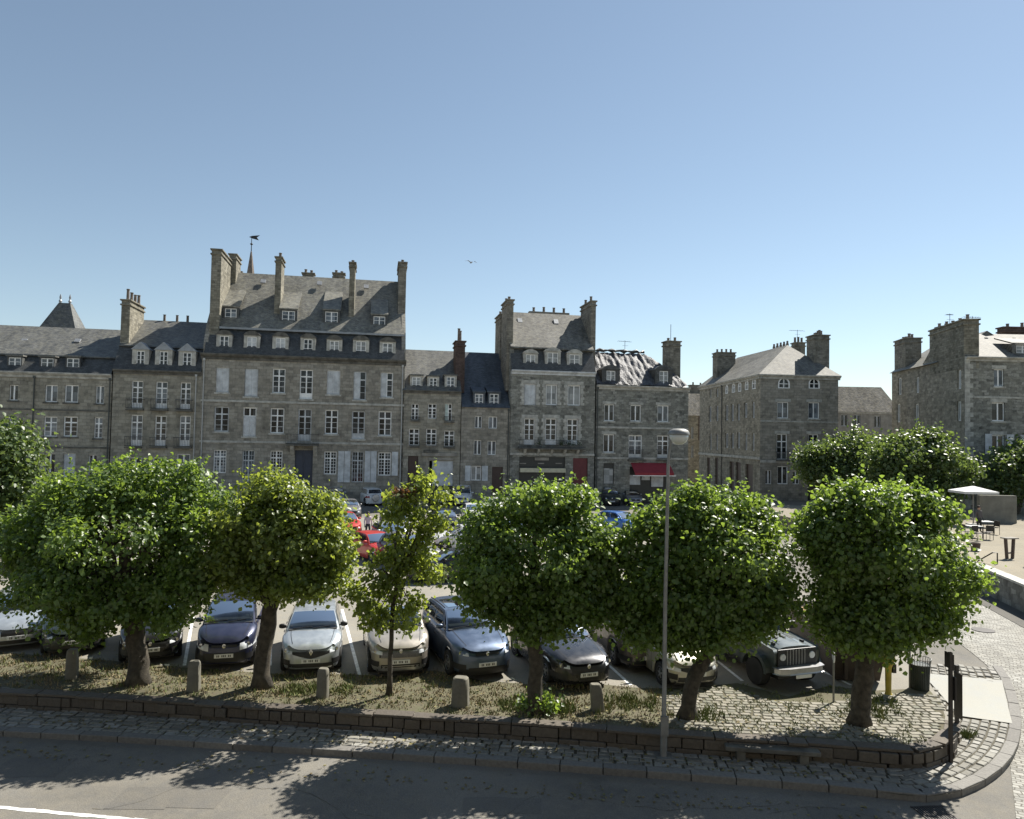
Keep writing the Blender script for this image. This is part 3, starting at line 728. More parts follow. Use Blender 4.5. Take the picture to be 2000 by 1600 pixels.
wl = MB(); cutwall(wl, 0, U1, -.6, zc, [r for r, s in rs] + [(door[0], 0.05, door[2], door[3])]); box_walls(wl, U1, 12, zc); wl.build('wall', M['granite_a'], h.root)
for i, (r, s) in enumerate(rs): window(h.root, r, s, glass=('g_dark' if i not in (0,1,14,15) else 'g_blue'), frame=('white' if rnd.random() < .8 else 'white_old'))
tr = MB()
for r, s in rs[:14]: sill(tr, r)
for yy in (1068, 1308): band(tr, 0, U1, F.loc(*C2(670, yy))[1], .2, .07)
tr.build('string_course', M['trim'], h.root)
q = F.rect(C2, 555, 1255, 748, 1318); balcony(h.root, q[0], q[2], q[1], q[3], 1.0)
for k in (door[0]-.4, door[2]+.05):
    br = MB(); br.prism([(0, q[1]-.12), (-.8, q[1]-.12), (-.7, q[1]-.4), (0, q[1]-1.1)], k, k+.35, 'x'); br.build('balcony_bracket', M['trim'], h.root)
db = MB(); db.box(door[0], .15, .05, (door[0]+door[2])/2-.01, .22, door[3]); db.box((door[0]+door[2])/2+.01, .15, .05, door[2], .22, door[3])
for a in (door[0], (door[0]+door[2])/2):
    W_ = (door[2]-door[0])/2
    for z0_, z1_ in ((.3, 1.4), (1.6, 2.8), (2.95, door[3]-.2)): db.box(a+.15, .12, z0_, a+W_-.15, .15, z1_)
db.build('door', M['door_navy'], h.root)
for r in ((862,1358,935,1545),(1022,1358,1093,1545),(1185,1362,1222,1505)):
    a = F.rect(C2, *r); s = MB(); mid = (a[0]+a[2])/2
    for p, w_ in (((a[0], mid-.02), (mid+.02, a[2])) if r[2]-r[0] > 50 else ((a[0], a[2]),)) and [((p0, p1), 0) for p0, p1 in (((a[0], mid-.02), (mid+.02, a[2])) if r[2]-r[0] > 50 else ((a[0], a[2]),))]:
        s.box(p[0], -.06, a[1], p[1], -.015, a[3])
        for k in (.18, .5, .8): s.box(p[0]+.04, -.085, a[1]+(a[3]-a[1])*k, p[1]-.04, -.06, a[1]+(a[3]-a[1])*k+.1)
    s.build('open_shutter', M['white_old'], h.root)
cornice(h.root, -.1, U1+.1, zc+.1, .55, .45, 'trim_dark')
zb = F.loc(*C2(670, 642), 1.2)[1]; yr = 7.0; zr = F.loc(*C2(740, 312), yr)[1]
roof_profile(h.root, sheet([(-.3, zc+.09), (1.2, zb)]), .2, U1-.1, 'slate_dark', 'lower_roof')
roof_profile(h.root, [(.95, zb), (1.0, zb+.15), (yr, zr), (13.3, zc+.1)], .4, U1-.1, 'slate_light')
gt = MB(); gt.box(.4, .86, zb-.06, U1-.1, .97, zb+.14); gt.build('gutter', M['zinc'], h.root)
slope = (zr-zb-.15)/(yr-1.0)
for r, g in (((150,665,205,760),None),((315,670,372,768),'w'),((487,677,545,770),'w'),((655,685,708,772),None),((812,695,868,785),'g_curtain'),((970,697,1030,785),'g_curtain'),((1130,708,1190,797),'g_curtain')):
    dormer(h.root, F, F.rect(C2, *r, .1), .1, .45, 1.3, 'slate_dark', 'trim_dark', 'arch', glass=('white_old' if g == 'w' else g), m=.3, stonefront='trim')
for r in ((182,500,252,578),(525,515,603,590),(785,520,860,600),(1075,548,1145,625)):
    yy = 1.9; q = F.rect(C2, *r, yy); dz = 1.9
    d = dormer(h.root, F, q, yy, dz*1.35, dz*1.9, 'slate_dark', 'slate_light', 'shed', glass='g_blue', m=.22)
# chimneys: left gable stack, two mid-roof stacks, right gable stack
zt = F.loc(*C2(135, 150), .8)[1]
chimney(h.root, F, .35, F.loc(*C2(158, 300), .8)[0], .8, 5.4, zc-.5, zt, 'chimney', 0)
z2 = zt-1.0; ub = F.loc(*C2(158, 300), .8)[0]
chimney(h.root, F, ub-.25, ub+.45, 5.7, 8.2, zc+3, F.loc(*C2(200, 175), 5.6)[1], 'chimney', 0)
for (x0, x1, yt_, yb_) in ((483,512,195,590),(930,955,228,565)):
    ya = 2.6; u0 = F.loc(*C2(x0, 350), ya)[0]; u1 = F.loc(*C2(x1+8, 350), ya)[0]
    chimney(h.root, F, u0, u1, ya, ya+2.3, zb, F.loc(*C2(x0+10, yt_), ya)[1], 'chimney', 1)
chimney(h.root, F, U1-.75, U1+.02, 3.2, 7.2, zc, F.loc(*C2(1260, 228), 3.2)[1], 'chimney_grey', 2)
# verge walls on both gables
for a, b_ in ((.02, .42), (U1-.38, U1+.02)):
    g_ = MB(); g_.prism([(.25, zc-.4), (.25, zc+1.0), (1.2, zb+.35), (yr, zr+.3), (12.2, zc+.3), (12.2, zc-.4)], a, b_, 'x'); g_.build('gable_wall', M['granite_a'], h.root)
for cx in (262, 685, 868):
    u, z = F.loc(*C2(cx, 285), 8.5); 
    chimney(h.root, F, u-.6, u+.6, 8.2, 9.2, z-2.5, z-.2, 'chimney_grey', 2, poth=.35)
for cx, cy in ((415,340),(752,352),(1032,372)):
    u, z = F.loc(*C2(cx, cy), 6.0); s = MB(); s.obox((u, 5.75, z), (1,0,0), (0,.68,.73), .5, .6, .12); s.build('skylight', M['zinc'], h.root)
downpipe(h.root, F.loc(*C2(50, 1100))[0], .1, zc-.6); downpipe(h.root, F.loc(*C2(1245, 1100))[0], .1, zc-.6)
# spire behind with weathervane
Fs = Frame(MAIN.at(490) + MAIN.n*30, MAINANG); 
u, z0 = Fs.loc(*C2(337, 280)); _, zt = Fs.loc(*C2(340, 160)); _, zv = Fs.loc(*C2(340, 75)); _, zcross = Fs.loc(*C2(340,120))
sp = empty('church_spire', Fs.O + Fs.e*u, 0, 'thin brown church spire with weathervane rising behind the tall mansion roof', 'spire')
wd = Fs.loc(*C2(362, 275))[0] - Fs.loc(*C2(312, 275))[0]
s = MB(); s.lathe([(wd/2, z0-8), (wd/2, z0-.5), (wd/2*.9, z0), (.1, zt), (.04, zt+.1)], (0,0,0), 8); s.build('spire_roof', M['pot'], sp)
s = MB(); s.tube((0,0,zt-.3), (0,0,zv), .07, .04, 6); s.lathe([(.05,0),(.22,.15),(.05,.3)], (0,0,zcross), 8); s.build('mast', M['iron'], sp)
s = MB(); s.prism([(.05, zv-.1), (1.0, zv-.35), (.7, zv+.05), (1.1, zv+.35), (.05, zv+.25), (-.35, zv+.1)], -.03, .03, 'y'); s.build('weathervane', M['iron'], sp)

# ---------------------------------------------------------------- house 4: small house with red chimney
h = House('small_house', MAIN, C3(18, 1000)[0], 'small granite house with red brick chimney and three little dormers, right of the tall mansion'); F = h.F
U1 = F.loc(*C3(478, 1100))[0]; zc = F.loc(*C3(270, 818))[1]
ws = [((95,915,150,1040),'cross'),((225,915,290,1030),'cross'),((355,915,410,1050),'half'),((75,1110,155,1240),'cross'),((210,1110,290,1240),'cross'),((350,1125,430,1250),'cross')]
rs = [(F.rect(C3, *r), s) for r, s in ws]; dr = F.rect(C3, 65, 1322, 145, 1600); sh = F.rect(C3, 232, 1362, 418, 1600); dr = (dr[0], .05, dr[2], dr[3]); sh = (sh[0], .05, sh[2], sh[3])
wl = MB(); cutwall(wl, 0, U1, -.6, zc, [r for r, s in rs] + [dr, sh]); box_walls(wl, U1, 10, zc); wl.build('wall', M['granite_b'], h.root)
for i, (r, s) in enumerate(rs): window(h.root, r, s, glass='g_dark')
d = MB(); d.box(dr[0], .15, .05, dr[2], .2, dr[3]); d.build('door', M['door_brown'], h.root)
zsm = sh[1] + (sh[3]-sh[1])*.42
s = MB(); s.box(sh[0], .12, .05, sh[2], .2, zsm); s.build('shop_door', M['shopdark'], h.root)
s = MB(); s.box(sh[0]+.3, .1, zsm, sh[2], .2, sh[3]); s.build('shop_display', M['white_old'], h.root)
q = F.rect(C3, 175, 1298, 448, 1325); s = MB(); s.box(q[0], -.2, q[1], q[2], .0, q[3]); q = F.rect(C3, 230, 1335, 420, 1355); s.box(q[0], -.1, q[1], q[2], .0, q[3]); s.build('shop_fascia', M['render'], h.root)
for r in ((80,1215,158,1248),(190,1215,300,1290),(345,1215,435,1255),(88,1018,160,1045),(350,1015,430,1055)):
    q = F.rect(C3, *r); balcony(h.root, q[0], q[2], q[1], q[3], .25)
zr = F.loc(*C3(250, 498), 5)[1]
cornice(h.root, 0, U1, zc+.06, .3, .25, 'trim_dark')
roof_profile(h.root, [(-.25, zc+.05), (0, zc+.2), (5, zr), (10.2, zc+.1)], 0, U1, 'slate')
sl_ = (zr-zc-.2)/5
for r, g in (((100,705,165,795),'g_curtain'),((235,712,295,798),'g_dark'),((370,705,432,800),'g_blue')):
    dormer(h.root, F, F.rect(C3, *r, .35), .35, .1, 1.4, 'slate_dark', 'slate', 'flat', glass=g, m=.2, stonefront='trim')
uc0 = F.loc(*C3(440, 600), 1.2)[0]; uc1 = F.loc(*C3(512, 600), 1.2)[0]; zt = F.loc(*C3(475, 432), 1.2)[1]
chimney(h.root, F, uc0, uc1, 1.2, 3.6, zc, zt, 'brick', 2, poth=1.3)
s = MB(); s.prism([(3.6, zc+1), (3.6, zt-.8), (5.2, zt-2.4), (5.2, zc+1)], uc0+.1, uc1-.1, 'x'); s.build('chimney_flank', M['brick'], h.root)
# ---------------------------------------------------------------- house 5: narrow pale house
h = House('narrow_house', MAIN, C3(482, 1100)[0], 'narrow granite house with plain blue slate roof, right of the red chimney'); F = h.F
U1 = F.loc(*C3(862, 1100))[0]; zc = F.loc(*C3(670, 945))[1]
ws = [((590,1012,645,1105),'plain'),((697,1015,765,1108),'plain'),((582,1200,640,1312),'plain'),((690,1205,755,1315),'plain'),((560,1400,640,1515),'plain')]
rs = [(F.rect(C3, *r), s) for r, s in ws]; dr = F.rect(C3, 722, 1408, 808, 1640); dr = (dr[0], .05, dr[2], dr[3])
wl = MB(); cutwall(wl, 0, U1, -.6, zc, [r for r, s in rs] + [dr]); box_walls(wl, U1, 10, zc); wl.build('wall', M['granite_a'], h.root)
for i, (r, s) in enumerate(rs): window(h.root, r, s, glass='g_blue' if i < 4 else 'g_curtain')
d = MB(); d.box(dr[0], .15, .05, dr[2], .2, dr[3]); d.build('door', M['door_brown'], h.root)
for r in ((512,1398,556,1518),(645,1400,690,1518)):
    a = F.rect(C3, *r); s = MB(); s.box(a[0], -.06, a[1], a[2], -.015, a[3]); s.box(a[0]+.05, -.08, a[1]+.4, a[2]-.05, -.06, a[1]+.5); s.box(a[0]+.05, -.08, a[3]-.5, a[2]-.05, -.06, a[3]-.4); s.build('open_shutter', M['white_old'], h.root)
zr = F.loc(*C3(620, 515), 6)[1]
roof_profile(h.root, [(-.2, zc), (.05, zc+.2), (6, zr), (10.2, zc+.1)], 0, U1, 'slate_blue')
for r in ((590,838,655,930),(705,838,775,935)):
    dormer(h.root, F, F.rect(C3, *r, .25), .25, .6, 1.7, 'slate_blue', 'slate_blue', 'shed', glass='g_blue', m=.18)
downpipe(h.root, U1-.15, .1, zc-.3, 'copper_dark')

# ---------------------------------------------------------------- house 6: arched-shop house with two great chimneys
h = House('shop_house', MAIN, C3(866, 1100)[0], 'tall granite house with white cornice, long iron balcony and dark shop front'); F = h.F
U1 = F.loc(*C3(1525, 1100))[0]; zc = F.loc(*C3(1200, 668))[1]
ws = [((975,760,1068,925),'shut'),((1145,765,1235,925),'plain'),((1315,770,1415,928),'plain'),((975,1030,1058,1235),'panel'),((1140,1030,1228,1235),'panel'),((1310,1035,1395,1240),'panel')]
rs = [(F.rect(C3, *r), s) for r, s in ws]; sf = F.rect(C3, 935, 1330, 1295, 1620); dr = F.rect(C3, 1355, 1340, 1472, 1620); sf = (sf[0], .05, sf[2], sf[3]); dr = (dr[0], .05, dr[2], dr[3])
wl = MB(); cutwall(wl, 0, U1, -.6, zc, [r for r, s in rs] + [sf, dr], dep=.35); box_walls(wl, U1, 11, zc); wl.build('wall', M['granite_d'], h.root)
for i, (r, s) in enumerate(rs): window(h.root, r, s, glass=('g_curtain' if i in (1,2) else 'g_dark'))
for r, s in rs:
    qn = MB()
    for k in range(7):
        z = r[1] + (r[3]-r[1])*k/7; w_ = .28 if k % 2 else .42
        qn.box(r[0]-w_, -.03, z+.01, r[0]-.002, .03, z+(r[3]-r[1])/7-.01); qn.box(r[2]+.002, -.03, z+.01, r[2]+w_, .03, z+(r[3]-r[1])/7-.01)
    qn.box(r[0]-.3, -.035, r[3]+.002, r[2]+.3, .03, r[3]+.38)
    qn.build('window_surround', M['trim'], h.root)
sf_ = MB(); sf_.box(sf[0], .25, .05, sf[2], .3, sf[3]); shop = sf_.build('shop_front', M['shopdark'], h.root)
q = F.rect(C3, 940, 1418, 1293, 1450); s = MB(); s.box(q[0], -.35, q[1], q[2], .25, q[3]); s.build('cream_awning_strip', M['cream'], h.root)
q = F.rect(C3, 1060, 1335, 1170, 1358); s = MB(); s.box(q[0], .1, q[1], q[2], .24, q[3]); s.build('shop_sign', M['render'], h.root)
for cx in (968, 1110, 1250):
    q = F.rect(C3, cx-25, 1378, cx+25, 1386); s = MB(); s.box(q[0], .2, q[1], q[2], .24, q[3]); s.build('shop_lettering', M['render'], h.root)
d = MB(); d.box(dr[0], .2, .05, dr[2], .28, dr[3]); 
for z0_ in (.3, 1.5, 2.7): d.box(dr[0]+.2, .17, z0_, (dr[0]+dr[2])/2-.1, .2, z0_+1); d.box((dr[0]+dr[2])/2+.1, .17, z0_, dr[2]-.2, .2, z0_+1)
d.build('door', M['door_red'], h.root)
q = F.rect(C3, 925, 1205, 1440, 1262); balcony(h.root, q[0], q[2], q[1], q[3]+.1, .8)
for k in range(5):
    u = q[0] + (q[2]-q[0])*(k+.5)/5; br = MB(); br.prism([(0, q[1]-.12), (-.65, q[1]-.12), (-.5, q[1]-.35), (0, q[1]-.8)], u-.12, u+.12, 'x'); br.build('balcony_bracket', M['trim'], h.root)
for k in range(9):
    u = q[0]+.3+(q[2]-q[0]-.6)*rnd.random()
    pf = MB()
    for _ in range(40):
        c = Vector((u+rnd.gauss(0,.16), -.6+rnd.gauss(0,.1), q[1]+.35+abs(rnd.gauss(0,.22)))); a_ = Vector((rnd.gauss(0,1), rnd.gauss(0,1), rnd.gauss(0,1))).normalized()*.07; b2 = a_.orthogonal().normalized()*.05
        pf.poly([c-a_, c+b2, c+a_, c-b2])
    M.setdefault('plantgreen', plain('balcony_plant', (.06,.09,.035), .7, var=.4)); pf.build('balcony_plant', M['plantgreen'], h.root)
bd = MB(); zz = F.loc(*C3(1180, 1310))[1]; bd.box(-.02, -.12, zz-.12, U1, .0, zz+.12); bd.build('string_course', M['trim'], h.root)
cornice(h.root, 0, U1, zc+.1, .42, .38, 'white_old')
zb = F.loc(*C3(1200, 492), 1.0)[1]; zr = F.loc(*C3(1200, 215), 5.5)[1]
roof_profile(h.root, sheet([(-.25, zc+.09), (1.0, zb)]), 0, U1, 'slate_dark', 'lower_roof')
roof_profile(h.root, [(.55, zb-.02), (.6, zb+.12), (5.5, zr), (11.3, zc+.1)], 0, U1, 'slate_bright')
for r in ((990,530,1062,638),(1158,515,1240,645),(1330,530,1408,648)):
    dormer(h.root, F, F.rect(C3, *r, .15), .15, .42, 1.0, 'slate_dark', 'trim', 'arch', glass='g_curtain', m=.28, stonefront='trim')
ya = 1.0; u0 = F.loc(*C3(842, 300), ya)[0]; u1 = F.loc(*C3(890, 300), ya)[0]
chimney(h.root, F, u0, u1, ya, ya+3.4, zc-2, F.loc(*C3(865, 108), ya)[1], 'chimney_grey', 2)
chimney(h.root, F, u0+.0, u1-.1, ya+4.2, ya+7.5, zc-2, F.loc(*C3(770, 215), ya+4)[1], 'chimney_grey', 1)
g_ = MB(); g_.prism([(.1, -.5), (.1, zc), (1.0, zb+.4), (5.5, zr+.3), (11, zc), (11, -.5)], -.06, .38, 'x'); g_.build('gable_wall', M['granite_d'], h.root)
ya = 1.3; u0 = F.loc(*C3(1497, 300), ya)[0]; u1 = F.loc(*C3(1535, 300), ya)[0]
chimney(h.root, F, u0, u1, ya, ya+4.0, zc-1, F.loc(*C3(1515, 118), ya)[1], 'chimney_grey', 2)
u0, z = F.loc(*C3(1015, 190), 6.5); u1, _ = F.loc(*C3(1330, 190), 6.5)
chimney(h.root, F, u0, u1, 6.5, 7.2, z-2, z, 'chimney_grey', 4, cap=False, poth=.45)
for cx, cy in ((975,398),(1222,405)):
    u, z = F.loc(*C3(cx, cy), 2.3); s = MB(); s.obox((u, 2.15, z), (1,0,0), (0,.66,.75), .9, .55, .14); s.build('skylight', M['g_blue'], h.root)
for cx, cy in ((940,270),(1222,280)):
    u, z = F.loc(*C3(cx, cy), 4.4); s = MB(); s.obox((u, 4.35, z), (1,0,0), (0,.66,.75), .5, .7, .3); s.build('roof_vent', M['zinc'], h.root)

# ---------------------------------------------------------------- house 7: tarpaulin roof house
h = House('tarpaulin_house', MAIN, C4(92, 900)[0], 'granite corner house with roof under crumpled grey plastic tarpaulin and red awning below'); F = h.F
U1 = F.loc(*C4(785, 900))[0]; zc = F.loc(*C4(430, 598))[1]
ws = [((155,730,230,855),'plain'),((352,735,432,858),'plain'),((555,738,640,862),'plain'),((148,955,230,1092),'plain'),((338,962,440,1140),'panel'),((552,965,640,1142),'panel')]
rs = [(F.rect(C4, *r), s) for r, s in ws]; dr = F.rect(C4, 148, 1172, 228, 1330); sh = F.rect(C4, 345, 1200, 640, 1480); sh = (sh[0], .05, sh[2], sh[3])
wl = MB(); cutwall(wl, 0, U1, -.6, zc, [r for r, s in rs] + [dr, sh]); box_walls(wl, U1, 10, zc); wl.build('wall', M['granite_d'], h.root)
for i, (r, s) in enumerate(rs): window(h.root, r, s, glass='g_blue' if i in (2,4) else 'g_dark')
d = MB(); zz = dr[3]-.55; d.box(dr[0]+.08, .1, dr[1]+.05, dr[2]-.08, .18, zz); d.build('pale_blind', M['g_curtain'], h.root)
d = MB(); d.box(dr[0], .2, dr[1], dr[2], .25, dr[3]); d.build('shop_front', M['shopdark'], h.root)
d = MB(); d.box(sh[0], .24, .05, sh[2], .3, sh[3]); d.build('shop_front', M['shopdark'], h.root)
for x0, x1, y0, y1 in ((340,428,1262,1335),(440,500,1262,1300),(512,600,1262,1350)):
    q = F.rect(C4, x0, y0, x1, y1); s = MB(); s.box(q[0], .12, q[1], q[2], .235, q[3]); s.build('shop_display', M['white_old'], h.root)
q = F.rect(C4, 352, 1170, 640, 1250); aw = MB(); aw.prism([(-.02, q[3]), (-1.3, q[1]+.15), (-1.3, q[1]+.1), (-.02, q[3]-.05)], q[0], q[2], 'x'); aw.box(q[0], -1.32, q[1]-.12, q[2], -1.29, q[1]+.12); awn = aw.build('awning', M['awning_red'], h.root)
s = MB(); s.box(q[0]-.2, -1.36, q[1]-.2, q[2]+.2, -1.28, q[1]-.12); s.build('awning_bar', M['white'], awn)
q = F.rect(C4, 335, 1070, 445, 1145); balcony(h.root, q[0], q[2], q[1], q[3], .3); q = F.rect(C4, 545, 1070, 645, 1145); balcony(h.root, q[0], q[2], q[1], q[3], .3)
tr = MB()
for r, s in rs[:4]: tr.box(r[0]-.2, -.03, r[3]+.002, r[2]+.2, .02, r[3]+.3); sill(tr, r)
for yy in (905, 1135): band(tr, 0, U1, F.loc(*C4(300, yy))[1], .2, .08)
tr.build('string_course', M['trim'], h.root)
cornice(h.root, 0, U1+.1, zc+.06, .45, .35)
downpipe(h.root, .1, .1, zc-.4, 'copper_dark')
zr = F.loc(*C4(280, 345), 4.6)[1]; ur0 = .3; ur1 = F.loc(*C4(455, 350), 4.6)[0]
# tarpaulin: wrinkled hipped sheet
m, n, l, b = newmat('crumpled_tarpaulin'); v = objvec(n, l, (1,1,.5)); f = noise(n, l, v, 1.5, 5, .6)
l.new(mixc(n, l, (.05,.05,.053), (.13,.13,.14), f), b.inputs['Base Color']); b.inputs['Roughness'].default_value = .55; b.inputs['Specular IOR Level'].default_value = .25; bump(n, l, b, noise(n, l, v, 3.5, 4), .5, .1); M['tarp'] = m
tp = MB(); NU, NV = 70, 26
def tarp(u, v):
    zz = zc+.15 + (zr-zc-.15)*v; yy = -.1 + 4.7*v
    a = 0 + (ur0)*v; c = U1-.1 - (U1-.1-ur1)*(v**1.5)
    x = a + (c-a)*u
    wv = .075*math.sin(x*4.7+v*3+1.8*math.sin(x*1.7+v*2)) + .05*math.sin(x*10.3+v*7+2*math.sin(v*5)) + .05*math.sin(v*17+x*2.6) + .03*math.sin(x*19-v*11)
    return (x, yy - wv*.7, zz + wv*.5)
tp.grid(tarp, [i/NU for i in range(NU+1)], [i/NV for i in range(NV+1)])
tp.build('tarpaulin', M['tarp'], h.root, smooth=True)
rb = MB(); rb.add([(0,0,zc),(U1,0,zc),(U1,10,zc),(0,10,zc),(ur0,5,zr-.25),(ur1-.3,5,zr-.25)], [(0,1,5,4),(1,2,5),(2,3,4,5),(3,0,4)]); rb.build('roof', M['slate'], h.root)
rd = MB(); rd.path([(ur0+(ur1-ur0)*i/14, 4.7+.1*math.sin(i*2), zr+.12+.16*abs(math.sin(i*1.7))) for i in range(15)], [.16+.09*math.sin(i*2.3) for i in range(15)], 7); rd.build('tarpaulin_roll', M['shopdark'], h.root, smooth=True)
for r in ((172,478,238,585),(570,480,635,588)):
    dormer(h.root, F, F.rect(C4, *r, .3), .3, .5, 1.7, 'slate_dark', 'slate_dark', 'arch', glass='g_curtain', m=.5)
u0 = F.loc(*C4(628, 400), 2.2)[0]; u1 = F.loc(*C4(728, 400), 2.2)[0]
chimney(h.root, F, u0, u1, 2.2, 3.6, zc, F.loc(*C4(680, 262), 2.2)[1], 'chimney_grey', 2)
uA = F.loc(*C4(653, 300), 3)[0]; za = F.loc(*C4(655, 130), 3)[1]; s = MB(); s.tube((uA, 3, za-5), (uA, 3, za), .03, n=5); s.build('mast', M['iron'], h.root)
def aerial(parent, u, y, z0, z1, rel=None, w_=.8):
    s = MB(); s.tube((u, y, z0), (u, y, z1), .025, n=5)
    s.tube((u-w_, y, z1-.1), (u+w_, y, z1-.15), .02, n=4)
    for k in range(6):
        x = u-w_+.25*k*w_/.8; s.tube((x, y-.3, z1-.12), (x, y+.3, z1-.12), .012, n=4)
    s.tube((u-.3, y, z1-.6), (u+.4, y, z1-.6), .015, n=4); return s.build('aerial', M['iron'], parent, mat=rel)
u, z = F.loc(*C4(310, 250), 5); aerial(h.root, u, 5, zr-.3, z)
# ---------------------------------------------------------------- corner house (hip roof) across the side street
Pc = G(1484, 977)
Fc = Frame((Pc.x, Pc.y), R(3))
Vl = Vector((-1.2, 20)); # left wall runs away from us
angL = math.atan2(-20, 1.2)  # left to right as seen: far end -> corner
h = House('corner_house', Fc, 1484, 'granite corner house with hipped slate roof and arched attic windows across the side street', py=977); F = h.F
Lface = 22.0
fe = Vector((math.cos(angL), math.sin(angL)))
FL = Frame((F.O.x - fe.x*Lface, F.O.y - fe.y*Lface), angL); REL = h.rel(FL)
U1 = F.loc(1637, 850)[0]; zc = F.loc(*C4(1500, 515))[1]
ws = [((1455,712,1540,835),'plain'),((1688,715,1772,838),'plain'),((1450,952,1530,1145),'cross'),((1688,955,1765,1145),'cross'),((1455,1195,1535,1330),'plain'),((1365,1225,1412,1330),'plain'),((1570,1235,1620,1330),'plain')]
rs = [(F.rect(C4, *r), s) for r, s in ws]; dr = F.rect(C4, 1682, 1255, 1752, 1450); dr = (dr[0], .05, dr[2], dr[3])
ar = [F.rect(C4, *r) for r in ((1460,530,1550,610),(1690,532,1775,612))]
wl = MB(); cutwall(wl, 0, U1, -.6, zc, [r for r, s in rs] + ar + [dr]); wl.poly([(U1,0,-.6),(U1,0,zc),(U1,14,zc),(U1,14,-.6)])
wl.build('wall', M['granite_a'], h.root)
for i, (r, s) in enumerate(rs): window(h.root, r, s, glass='g_dark' if i > 1 else 'g_blue')
d = MB(); d.box(dr[0], .2, .05, dr[2], .25, dr[3]); d.build('door', M['shopdark'], h.root)
def archwin(parent, r, rel=None):
    u0, z0, u1, z1 = r; uc = (u0+u1)/2; rr_ = (u1-u0)/2; zs = z1-rr_ if z1-rr_ > z0 else z0+.1; H = z1-zs
    f = MB(); N = 10
    pts = [(u0, z0)] + [(uc - rr_*math.cos(math.pi*i/N), zs + H*math.sin(math.pi*i/N)) for i in range(N+1)] + [(u1, z0)]
    inn = [(u0+.16, z0+.1)] + [(uc - (rr_-.16)*math.cos(math.pi*i/N), zs + (H-.14)*math.sin(math.pi*i/N)) for i in range(N+1)] + [(u1-.16, z0+.1)]
    k = len(pts)
    vs = [(p[0], .02, p[1]) for p in pts] + [(p[0], .02, p[1]) for p in inn] + [(p[0], .14, p[1]) for p in inn]
    f.add(vs, [(i, i+1, k+i+1, k+i) for i in range(k-1)] + [(k+i, k+i+1, 2*k+i+1, 2*k+i) for i in range(k-1)] + [(k-1, 0, k, 2*k-1)])
    f.box(uc-.06, .06, z0+.05, uc+.06, .12, z1-.14); f.box(u0+.1, .06, zs-.04, u1-.1, .115, zs+.04)
    o = f.build('arched_window', M['white'], parent, mat=rel)
    # stone spandrels fill the square opening's corners
    s = MB()
    for sd in (0, 1):
        q = pts[1:N//2+2] if sd == 0 else pts[N//2+1:N+2]
        cx = u0-.02 if sd == 0 else u1+.02
        s.poly([(cx, .012, z1+.02)] + [(p[0], .012, p[1]) for p in (q if sd == 0 else reversed(q))])
    s.build('spandrel', M['granite_a'], o)
    g = MB(); g.poly([(p[0], .13, p[1]) for p in pts]); g.build('pane', M['g_dark'], o)
for r in ar: archwin(h.root, r)
tr = MB()
for yy in (1160,): band(tr, 0, U1, F.loc(*C4(1500, yy))[1], .3, .12)
band(tr, 0, U1, F.loc(*C4(1600, 860))[1], .15, .05)
for r, s in rs[:4]: sill(tr, r); tr.box(r[0]-.25, -.03, r[3]+.002, r[2]+.25, .02, r[3]+.35)
tr.build('string_course', M['trim'], h.root); cornice(h.root, -.3, U1+.2, zc+.1, .5, .4)
q = F.rect(C4, 1440, 1085, 1545, 1150); balcony(h.root, q[0], q[2], q[1], q[3], .35)
# left (street) wall
lw = [((1063,735,1085,850),'plain'),((1105,728,1127,855),'plain'),((1153,725,1172,850),'plain'),((1205,718,1228,830),'plain'),((1263,712,1284,832),'plain'),
      ((1063,945,1085,1055),'plain'),((1108,945,1128,1060),'plain'),((1153,940,1173,1060),'plain'),((1208,945,1228,1075),'plain'),((1262,945,1282,1078),'plain'),
      ((940,745,958,860),'plain'),((992,740,1010,855),'plain'),((945,950,960,1070),'plain'),((992,950,1008,1070),'plain'),((945,615,958,680),'plain'),((995,610,1010,675),'plain')]
la = [((1063,585,1085,650),),((1112,572,1137,642),),((1158,560,1184,635),),((1210,548,1237,622),),((1263,535,1293,615),)]
lr = [(FL.rect(C4, *r), s) for r, s in lw]; lar = [FL.rect(C4, *r[0]) for r in la]
ld = [FL.rect(C4, *r) for r in ((1095,1160,1130,1330),(1140,1165,1180,1330),(1215,1180,1270,1370),(925,1130,950,1290),(985,1130,1010,1300))]
ld = [(a, .05, c, d_) for a, b_, c, d_ in ld]
zcl = zc
wl = MB(); cutwall(wl, 0, Lface-.01, -.6, zcl, [r for r, s in lr] + lar + ld); wl.poly([(0,0,-.6),(0,12,-.6),(0,12,zcl),(0,0,zcl)])
wl.build('street_wall', M['granite_e'], h.root, mat=REL)
for r, s in lr: window(h.root, r, s, rel=REL, frame='white_old', glass='g_dark', fw=.13)
for r in lar: archwin(h.root, r, REL)
for r in ld:
    d = MB(); d.box(r[0], .2, r[1], r[2], .25, r[3]); d.build('shop_door', M['door_brown'], h.root, mat=REL)
cornice(h.root, 0, Lface+.3, zc+.1, .5, .4, rel=REL)
tr = MB(); band(tr, 0, Lface, FL.loc(*C4(1180, 1125))[1], .3, .15); tr.build('street_band', M['trim'], h.root, mat=REL)
downpipe(h.root, FL.loc(*C4(1040, 900))[0], .1, zc-.5, 'copper_dark', REL)
